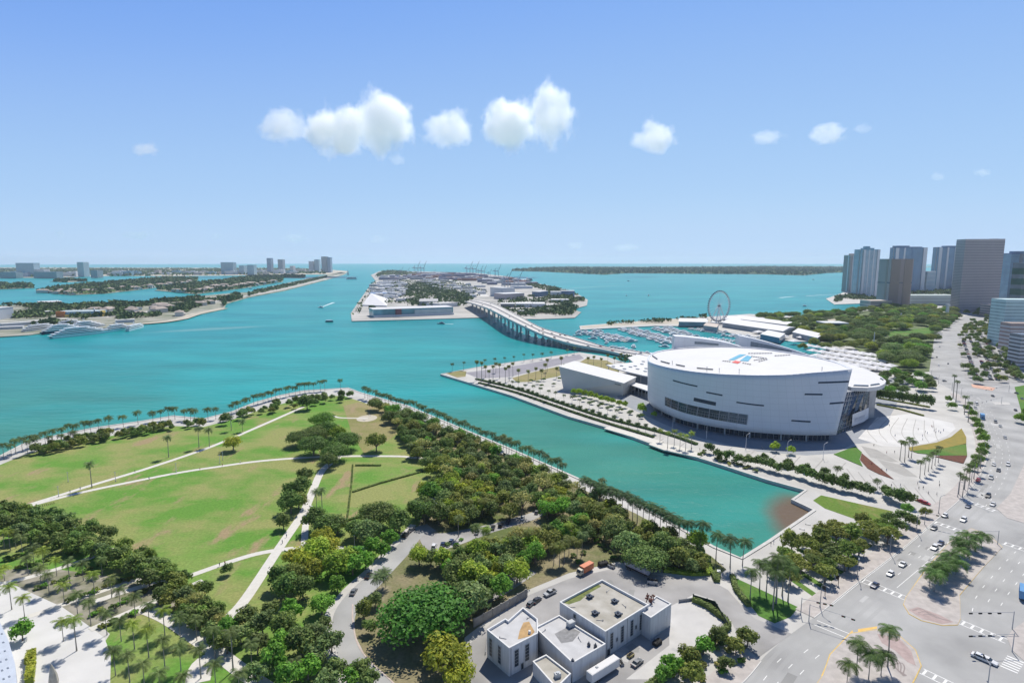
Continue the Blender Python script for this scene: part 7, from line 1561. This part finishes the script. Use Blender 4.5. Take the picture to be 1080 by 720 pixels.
car(972, 529.5, 'sedan', 'red', (980, 532), 'red car parked at the plaza corner by the trees', 'cars at the plaza')
car(976.5, 531.5, 'hatch', 'red', (985, 534), 'second red car nose to the first at the plaza corner', 'cars at the plaza')
# park road and grove car park
for x, y, k, c_, to, lb_ in [(428, 565, 'suv', 'black', (433, 560), 'black suv in deep shade at the top of the park road'), (434, 559.5, 'sedan', 'grey', (438, 556), 'grey car behind the black suv in the shade'), (389, 608, 'sedan', 'black', (392, 604), 'dark car added for a tree shadow outside the park road bend'), (373, 625, 'sedan', 'grey', (376, 620), 'grey car added for a tree shadow lower on the park road bend'),  # the two cars on the bend are added in place of tree shadows
 (458, 577, 'suv', 'white', (461, 570), 'leftmost of three cars parked abreast, white'), (467, 575, 'sedan', 'navy', (469, 569), 'dark car between two white ones in the grove car park'), (476, 571.5, 'hatch', 'white', (479, 566), 'rightmost of three cars parked abreast, white'),
 (503, 562, 'sedan', 'silver', (505, 556), 'silver car under the trees right of the parked trio'), (520, 557, 'sedan', 'black', (522, 551), 'black car left of a row of dark ones'), (528, 554.5, 'suv', 'black', (530, 549), 'black suv in the row of dark parked cars'), (536, 551, 'sedan', 'navy', (538, 546), 'navy car at the right end of the dark row'), (551, 547, 'sedan', 'white', (553, 541), 'white car by itself at the end of the grove lane'), (566, 541, 'hatch', 'grey', (568, 536), 'grey hatchback near the two white cars'), (573, 539, 'sedan', 'white', (575, 534), 'white car at the far end of the grove lane'), (566, 634, 'sedan', 'black', (571, 630), 'black car parked at the concrete yard fence'),
 (560, 637.5, 'hatch', 'grey', (565, 633), 'grey hatchback half in the shade of the yard fence'), (672, 700, 'sedan', 'grey', (677, 696), 'grey car right of the white trailer'), (706, 700, 'hatch', 'white', (708, 694), 'white hatchback by the hedge below the yard slab'), (744, 682, 'sedan', 'white', (749, 680), 'white car behind the planting near the street'), (758, 606, 'hatch', 'white', (758.5, 612), 'small white cart on the path to the slip corner')]:
    car(x, y, k, c_, to, lb_, 'cars in the park and yard')
def wheels(t, xs, W, r=.5):
    for x in xs:
        for sy in (-1, 1): m = MB(); m.tube((0, -.14, 0), (0, .14, 0), r, n=14); w_ = m.build('wheel', M_tyre, t, (x, sy * (W / 2 - .18), r)); m = MB(); m.tube((0, sy * .142, 0), (0, sy * .155, 0), r * .55, n=10); m.build('rim', M_rim, w_)
def truck(px, py, to, L_, W, hh, boxc, cabc, label, name='box_truck', scale=1):
    t = thing(name, label, 'truck', G(px, py), heading(px, py, to)); m = MB(); m.box((-L_ * .12, 0, .85 + hh / 2), (L_ * .74, W, hh)); 
    for k in range(8): m.box((-L_ * .45 + k * L_ * .094, 0, .85 + hh / 2), (.06, W + .08, hh * .96))
    m.build('cargo_box', boxc, t)
    m = MB(); loft(m, [(L_ * .26, .6), (L_ * .5, .6), (L_ * .5, 1.5), (L_ * .43, 2.6), (L_ * .27, 2.7)], W * .92); c_ = m.build('cab', cabc, t); m = MB(); m.quad((L_ * .502, -W * .38, 1.55), (L_ * .502, W * .38, 1.55), (L_ * .437, W * .38, 2.5), (L_ * .437, -W * .38, 2.5)); m.build('windscreen', M_dwin, c_)
    for sy in (-1, 1): m = MB(); m.box((L_ * .37, sy * W * .463, 2.0), (L_ * .1, .04, .7)); m.build('side_window', M_dwin, c_); m = MB(); m.box((L_ * .503, sy * W * .34, .95), (.06, .35, .25)); m.build('headlight', M_head, t)
    m = MB(); m.box((0, 0, .7), (L_ * .96, W * .5, .22)); m.build('chassis', M_tyre, t); wheels(t, (-L_ * .33, L_ * .36), W); return t
M_orange = mat('orange_box_panels', (.62, .20, .09), .5, .1, .5); M_twh = mat('white_vehicle_paint', (.68, .68, .67), .4, .04, .5); M_tbl = mat('blue_vehicle_paint', (.12, .30, .55), .4, .1, .5); M_tgr = mat('grey_vehicle_paint', (.35, .37, .39), .4, .08, .5); M_cream = mat('cream_cab', (.60, .55, .42), .4, .05, .5)
truck(617, 603.5, (606.8, 609), 8.2, 2.4, 2.5, M_orange, M_cream, 'orange box truck with a cream cab at the top of the yard')
truck(1079, 628, (1079, 600), 10, 2.5, 3.0, M_tbl, M_tgr, 'blue-topped truck cut off by the right edge')
truck(1036, 441.5, bl_dir(1036, 441.5, -1), 9, 2.6, 2.9, M_tbl, M_tbl, 'blue truck at the top of the tree row')
t = thing('pickup_truck', 'silver pickup parked along the yard edge by the fence', 'truck', G(580, 626.5), heading(580, 626.5, (569, 632))); L_, W = 5.6, 2.0
m = MB(); loft(m, [(-2.8, .55), (2.7, .5), (2.8, .8), (2.65, 1.05), (1.3, 1.15), (-2.8, 1.15)], W); m.build('body', M_tgr, t); m = MB(); loft(m, [(-.9, 1.16), (1.25, 1.16), (.6, 1.8), (-.6, 1.85)], W * .9, W * .78, 1.2); m.build('windows', M_dwin, t); m = MB(); m.box((-.05, 0, 1.86), (1.4, W * .76, .06)); m.build('cab_roof', M_tgr, t); m = MB(); m.box((-1.9, 0, 1.16), (1.6, W * .82, .03)); m.build('cargo_bed', M_tyre, t); wheels(t, (-1.75, 1.75), W, .42)
t = thing('tank_trailer', 'grey cylindrical tank trailer parked under the trees behind the depot', 'trailer', G(672, 603.5), heading(672, 603.5, (688, 611))); m = MB(); m.tube((-5.4, 0, 2.4), (5.4, 0, 2.4), 1.35, n=20); m.build('tank', mat('lavender_grey_paint', (.36, .37, .43), .35, .08, .5), t)
m = MB(); m.box((0, 0, 3.8), (8, .6, .12)); [m.tube((x, 0, 3.6), (x, 0, 4.0), .35, n=10) for x in (-3, 0, 3)]; m.build('walkway', M_tgr, t); m = MB(); m.box((0, 0, .95), (10.4, 1.2, .3)); m.build('chassis', M_tyre, t); wheels(t, (-4.2, -3.0), 2.5, .5); m = MB(); m.tube((3.6, 0, 0), (3.6, 0, 1.0), .12, n=6); m.build('landing_leg', M_tyre, t)
t = thing('box_trailer', 'long white trailer parked against the front of the depot', 'trailer', G(636, 712), heading(636, 712, (655, 700))); m = MB(); m.box((0, 0, 2.35), (12, 2.5, 2.7)); m.box((6.05, 0, 1.9), (.15, 2.1, 1.4)); m.build('body', M_twh, t); m = MB(); m.box((0, 0, 3.74), (11.6, 2.2, .08)); m.build('roof', M_roofw, t); m = MB(); m.box((0, 0, .85), (11.5, 1.0, .25)); m.build('chassis', M_tyre, t); wheels(t, (-4.4, -3.2), 2.5, .5); m = MB(); m.box((-2.5, .3, 3.9), (.7, .7, .3)); m.build('roof_hatch', M_tgr, t)
def junk(px, py, label, name, seed, s_=1.0, mt=None, cat='equipment'):
    r_ = random.Random(seed); t = thing(name, label, cat, G(px, py), r_.uniform(0, 3)); m = MB(); m.box((0, 0, .55 * s_), (2.6 * s_, 1.5 * s_, .9 * s_)); m.build('body', mt or M_mull, t); m = MB()
    for k in range(6): x, y = r_.uniform(-1.1, 1.1) * s_, r_.uniform(-.6, .6) * s_; m.tube((x, y, 1.0 * s_), (x + r_.uniform(-.4, .4), y, 1.0 * s_ + r_.uniform(.3, 1.0)), .1 * s_, n=5)
    m.box((0, 0, 1.04 * s_), (2.7 * s_, 1.1 * s_, .1)); m.build('fittings', M_tyre, t)
    for sx in (-1, 1): m = MB(); m.tube((sx * .9 * s_, -.8 * s_, .3), (sx * .9 * s_, .8 * s_, .3), .3, n=10); m.build('axle_wheels', M_tyre, t)
junk(636, 596, 'low dark flat trailer behind the orange truck', 'flat_trailer', 1, 1.5, M_tyre, 'trailer'); junk(688, 615, 'small pale boat trailer below the tank trailer', 'boat_trailer', 2, 1.5, M_tgr, 'trailer'); junk(693, 679, 'black open skip by the right wall of the depot', 'skip', 3, 1.2, M_tyre, 'skip'); junk(665, 692, 'yellow generator cart at the foot of the tall windows', 'generator', 4, .9, mat('dull_yellow_paint', (.45, .38, .16), .6, .15, 1.), 'generator'); junk(655, 700, 'dark hose cart between generator and trailer', 'hose_cart', 5, .8, None, 'cart'); junk(645, 598, 'grey pump trailer right of the flat trailer', 'pump_trailer', 6, 1.1, M_tgr, 'trailer')
# small far cars in the car parks and the far boulevard: one mesh each
FC = []
rc_ = random.Random(12); cols = [CC['white'], CC['white'], CC['silver'], CC['grey'], CC['black'], CC['silver'], CC['red'], CC['dark blue']]
def far_car(p, rz, group, cl=None):
    o = bpy.data.objects.new('parked_car', FCAR[rc_.choice(('sedan', 'hatch', 'suv'))]); col.objects.link(o); o.location = (p.x, p.y, .16); o.rotation_euler = (0, 0, rz); o.color = (*(cl or rc_.choice(cols)), 1); tag(o, None, 'car', group); return o
def park_rows(lines, group, anchor, phrase, step=2.9, skip=.3):
    L_ = []
    for a, c_ in lines:
        A, C_ = G(*a), G(*c_); d = (C_ - A).normalized(); n_ = int((C_ - A).length / step); ang = math.atan2(d.y, d.x) + math.pi / 2
        for k in range(n_):
            if rc_.random() < skip: continue
            L_.append(far_car(A + d * (k * step + .5), ang + rc_.uniform(-.04, .04), group))
    P0 = G(*anchor); L_.sort(key=lambda o: (o.location - P0).length)
    for i, o in enumerate(L_): o['label'] = f'car parked in the {phrase}, {ordw(i + 1)} from its near end'
    return L_
park_rows([((1020, 352), (1046, 402)), ((1026, 351), (1053, 402)), ((1032, 349), (1055, 384)), ((1016, 360), (1030, 398)), ((1048, 352), (1062, 392))], 'cars in the boulevard car park', (1045, 408), 'tree-filled boulevard car park', 3.1, .68)
park_rows([((982, 398), (1002, 404)), ((1056, 370), (1074, 402))], 'cars at the far junction', (1080, 408), 'bays by the far junction', 3.4, .5)
park_rows([((396, 331), (476, 328.6)), ((404, 316), (424, 315)), ((400, 309), (426, 308.4)), ((398, 303), (428, 302.6))], 'vehicles on the port quay', (394, 334), 'rows behind the port terminal', 16.0, .5)
for k in range(22):      # traffic on the bridge
    i = rc_.randrange(8, len(L) - 3); tt = rc_.choice((.12, .2, .33, .65, .78, .9)); p = L[i].lerp(Q[i], tt); d = L[i + 1] - L[i]; o = far_car(p, math.atan2(d.y, d.x), 'cars on the bridge'); o.location.z = p.z + .05; FC.append(o)
FC.sort(key=lambda o: o.location.y)
for i, o in enumerate(FC): o['label'] = f'small car driving on the bridge, {ordw(i + 1)} from the arena end'
# ------------------------------------------------------------------ street furniture
def lamp(px, py, h, label, group, arm=2.2, toward=None, m_=None, name='street_lamp', curved=False):
    t = thing(name, label, 'street lamp', G(px, py), heading(px, py, toward) if toward else 0, group); m_ = m_ or M_mull; m = MB(); m.path([(0, 0, 0), (0, 0, h * .6), (0, 0, h * .92)] + ([(arm * .3, 0, h * 1.0), (arm, 0, h * 1.03)] if arm else [(0, 0, h)]), [.16, .12, .1] + ([.08, .07] if arm else [.08]), 7); m.build('pole', m_, t); m = MB(); m.box((arm + .2 if arm else 0, 0, h * 1.03 - .05), (1.0, .35, .16)); m.build('lamp_head', M_trim if curved else M_mull, t); m = MB(); m.tube((0, 0, 0), (0, 0, .5), .28, n=8); m.build('base', M_conc, t); return t
for i, (x, y) in enumerate(((709.5, 451), (745, 463), (786.5, 473.5), (830, 481), (868, 484))): lamp(x, y, 10, f'white curved lamp in front of the arena, {ordw(i + 1)} from its left end', 'curved lamps before the arena', 3.5, (x + 10, y - 4), mat('white_lamp_steel', (.72, .72, .72), .4, .03, 1.), 'curved_lamp', True)
n_l = 0
for q in resample(offset_line(K, 1.5), 32):
    x, y = PX(q)
    if 395 < y < 648 or 690 < y < 725:
        p2 = min(K, key=lambda k_: (k_ - q).length); tpx = PX(q + (p2 - q).normalized() * 6); n_l += 1; lamp(x, y, 9, f'tall grey street lamp on the near boulevard kerb, {ordw(n_l)} from the bottom', 'kerbside street lamps', 2.4, tpx)
for i, (x, y) in enumerate(((876, 632), (890, 621), (901, 605), (917, 592))): 
    t = thing('kiosk_post', f'dark banner post on the pink pavement, {ordw(i + 1)} from the street corner', 'post', G(x - 6, y - 4), .6, 'banner posts'); m = MB(); m.tube((0, 0, 0), (0, 0, 4.4), .12, n=7); m.build('pole', M_tyre, t); m = MB(); m.box((0, .5, 3.2), (.12, 1.0, 1.8)); m.build('banner', M_tyre, t)
for i, (x, y) in enumerate(((72, 508), (122, 507.5), (62, 523.5), (81, 568), (244, 450), (186, 498), (232, 489), (338, 604), (374, 577), (455, 480), (235, 485))): lamp(x, y, 5.5, f'small dark park lamp by the lawn paths, {ordw(i + 1)} in order from the west fork' if False else ['slim park lamp above the first path fork', 'slim park lamp on the middle of the upper path', 'short lamp at the left fork end', 'lamp standing out of the tree band by the lawn', 'lamp beside the upper path near the promenade', 'lamp on the lower path halfway along', 'lamp on the lower path near the yellow tree', 'lamp beside the lime trees', 'lamp on the cross path end near the park road', 'lamp by the path above the fenced lawn', 'second lamp on the lower path near the yellow tree'][i], 'park lamps', 0, None, M_trim)
M_sig = mat('galvanised_steel', (.42, .43, .44), .5, .08, 2.)
def signal(px, py, end, label, hh=6.2, n_=3):
    A = G(px, py); B_ = G(*end, hh); t = thing('traffic_signal', label, 'traffic signal', A, 0, 'traffic signals'); e = B_ - A; m = MB(); m.tube((0, 0, 0), (0, 0, hh + .4), .16, .11, 8); m.build('pole', M_sig, t); m = MB(); m.tube((0, 0, hh), (e.x, e.y, hh), .09, .05, 7); m.build('mast_arm', M_sig, t); an_ = math.atan2(e.y, e.x)
    for k in range(n_):
        f = 1 - k * .22; m = MB(); m.box((e.x * f, e.y * f, hh - .35), (1.15, .3, .42), an_); h_ = m.build('signal_head', M_tyre, t)
        for c_, o_ in (('red_lens', -.4), ('amber_lens', 0), ('green_lens', .4)): m = MB(); q = Vector((e.x * f, e.y * f, 0)) + Vector((math.cos(an_), math.sin(an_), 0)) * o_; nn = Vector((math.sin(an_), -math.cos(an_), 0)) * .19; m.tube((q.x, q.y, hh - .35), (q.x + nn.x, q.y + nn.y, hh - .35), .15, n=8); m.build(c_, mat(c_, {'red_lens': (.3, .02, .02), 'amber_lens': (.3, .15, .02), 'green_lens': (.02, .25, .12)}[c_], .3, .1, 3.), h_)
signal(844.5, 648, (877, 637), 'traffic signal arm over the near left of the lower junction'); signal(853, 655, (900, 652), 'second signal arm just below the first at the corner lawn', n_=2)
signal(1067.5, 687, (1024, 669.5), 'signal arm reaching left below the right-hand crossing'); signal(1067.5, 663, (1024, 645.5), 'signal arm reaching left above the right-hand crossing', n_=4)
signal(975, 553, (999, 545), 'signal arm at the plaza corner of the upper junction'); signal(1052, 574, (1030, 560), 'signal arm at the upper tip of the palm median', n_=2); signal(1020, 523, (1040, 524), 'signal arm over the lanes beside the plaza palms', n_=2); signal(1042, 721, (1038, 690), 'tall dark pole at the bottom edge of the lower junction', n_=1)
signal(1064, 413, (1040, 411), 'far signal arm over the cross street', n_=3); signal(1056, 426, (1036, 424), 'far signal arm below the cross street', n_=3)
# ------------------------------------------------------------------ people
def person_mesh(seed):
    r_ = random.Random(seed); b = MB(); st = r_.uniform(.08, .28)
    rings = [(-st, .0, .055), (-st * .8, .12, .05), (-st * .35, .48, .07), (0, .86, .10)]
    def tubep(P, n=6): b.path([p[0] for p in P], [p[1] for p in P], n)
    tubep([((-st, -.09, .02), .05), ((-st * .5, -.09, .45), .065), ((0, -.08, .88), .095)]); tubep([((st, .09, .02), .05), ((st * .45, .09, .47), .065), ((0, .08, .88), .095)])
    b.mi = 1; tubep([((0, 0, .84), .15), ((0, 0, 1.05), .15), ((0.01, 0, 1.3), .18), ((0, 0, 1.44), .12), ((0, 0, 1.5), .055)], 8)
    for s_ in (-1, 1): tubep([((0, s_ * .17, 1.4), .055), ((s_ * st * .3, s_ * .23, 1.12), .045), ((s_ * st * .8, s_ * .22, .86), .035)])
    b.mi = 2; tubep([((0, 0, 1.48), .05), ((0, 0, 1.55), .075), ((.01, 0, 1.64), .095), ((0, 0, 1.73), .075), ((0, 0, 1.76), .02)], 8)
    me = bpy.data.meshes.new('person'); me.from_pydata(b.v, [], b.f); return me, b.m
CLO = {'dark': (.03, .035, .05), 'white': (.6, .6, .6), 'blue': (.06, .15, .4), 'red': (.4, .05, .05), 'grey': (.2, .2, .2), 'black': (.02, .02, .02)}
PM = {}
def person(px, py, top, legs, label, z=.05, rz=None, group='people in the park and plaza'):
    k = (top, legs)
    if k not in PM:
        me, mi = person_mesh(len(PM)); me.materials.append(mat('trousers_' + legs, CLO[legs], .9, .1, 4.)); me.materials.append(mat('shirt_' + top, CLO[top], .9, .1, 4.)); me.materials.append(mat('skin_and_hair', (.22, .13, .09), .7, .2, 4.)); me.polygons.foreach_set('material_index', mi); me.polygons.foreach_set('use_smooth', [True] * len(me.polygons)); me.update(); PM[k] = me
    o = bpy.data.objects.new('person', PM[k]); col.objects.link(o); p = G(px, py); o.location = (p.x, p.y, z); o.rotation_euler = (0, 0, rz if rz is not None else (px * 7.3) % 6.28); tag(o, label, 'person', group)
PE = [(38, 535, 'dark', 'black', 'person in dark clothes walking where the lawn paths join'), (813, 575, 'dark', 'dark', 'person in dark clothes walking along the slip end'), (830, 563, 'white', 'grey', 'person in a white shirt further up the slip end walk'), (816, 573, 'blue', 'dark', 'person in blue beside the dark walker at the slip end')]
for a in PE: person(a[0], a[1], a[2], a[3], a[4])
rp_ = random.Random(33); PL = []
for i in range(34):
    x, y = rp_.choice([(rp_.uniform(930, 1000), rp_.uniform(448, 468)), (rp_.uniform(905, 945), rp_.uniform(470, 500)), (rp_.uniform(890, 960), rp_.uniform(512, 520)), (rp_.uniform(955, 1000), rp_.uniform(505, 525)), (rp_.uniform(700, 860), 470 + rp_.uniform(0, 6))]); PL.append((x, y))
PL.sort(key=lambda q: (G(*q) - G(943, 506)).length)
for i, (x, y) in enumerate(PL): person(x, y, rp_.choice(['dark', 'white', 'blue', 'red', 'grey', 'black']), rp_.choice(['dark', 'black', 'grey']), f'person on the arena plaza, {ordw(i + 1)} from the point of the red mulch bed')
for i, (x, y) in enumerate(((985, 455), (987, 456.5), (990, 455.5), (992, 457), (978, 457.5), (995, 454.5))): person(x, y, 'blue', 'dark', f'person in blue at the forecourt right end, {ordw(i + 1)} from the left', group='blue-clad cluster on the forecourt')
rp3 = random.Random(44); PL = []
for i in range(12):
    a, c_ = rp3.choice([((60, 524), (200, 480)), ((295, 577), (320, 541)), ((100, 516), (260, 487)), ((190, 610), (270, 585))]); f = rp3.random(); PL.append((a[0] + (c_[0] - a[0]) * f, a[1] + (c_[1] - a[1]) * f))
PL.sort()
for i, (x, y) in enumerate(PL): person(x, y, rp3.choice(['dark', 'white', 'blue', 'red', 'grey']), 'dark', f'walker on the lawn paths, {ordw(i + 1)} from the left edge of the photo', z=.1, group='walkers on the lawn paths')
# benches, bollards and bins
bp_ = thing('bench', None, 'bench'); m = MB(); m.box((0, 0, .45), (2.4, .5, .08)); m.build('seat', M_trim, bp_)
for sx in (-1, 1): m = MB(); m.box((sx * .95, 0, .21), (.15, .45, .41)); m.build('leg', M_conc, bp_)
BL_ = [(x, y) for x, y in ((866, 601), (880, 590), (893, 580), (905, 571), (872, 584), (886, 574), (860, 590), (898, 565), (760, 594), (846, 558), (852, 553), (390, 438), (384, 443), (302, 581), (328, 534))]; A0_ = G(858, 651); BL_.sort(key=lambda q: (G(*q) - A0_).length)
for i, (x, y) in enumerate(BL_): t = bp_ if i == 0 else copy_tree(bp_); t.location = G(x, y); t.location.z = .06; t.rotation_euler = (0, 0, -.6); tag(t, f'pale backless bench, {ordw(i + 1)} in distance from the street corner by the corner lawn', 'bench', 'benches')
bo = [] 
for i in range(14):
    p = G(30, 537).lerp(G(57, 531), i / 13); m = MB(); m.tube((0, 0, 0), (0, 0, .9), .13, n=8); m.tube((0, 0, .9), (0, 0, 1.0), .16, .1, 8); o = m.build('bollard', M_tyre, loc=(p.x, p.y, .05)); tag(o, f'dark bollard at the path fork, {ordw(i + 1)} from the left', 'bollard', 'bollards at the path fork')
finish_groups()
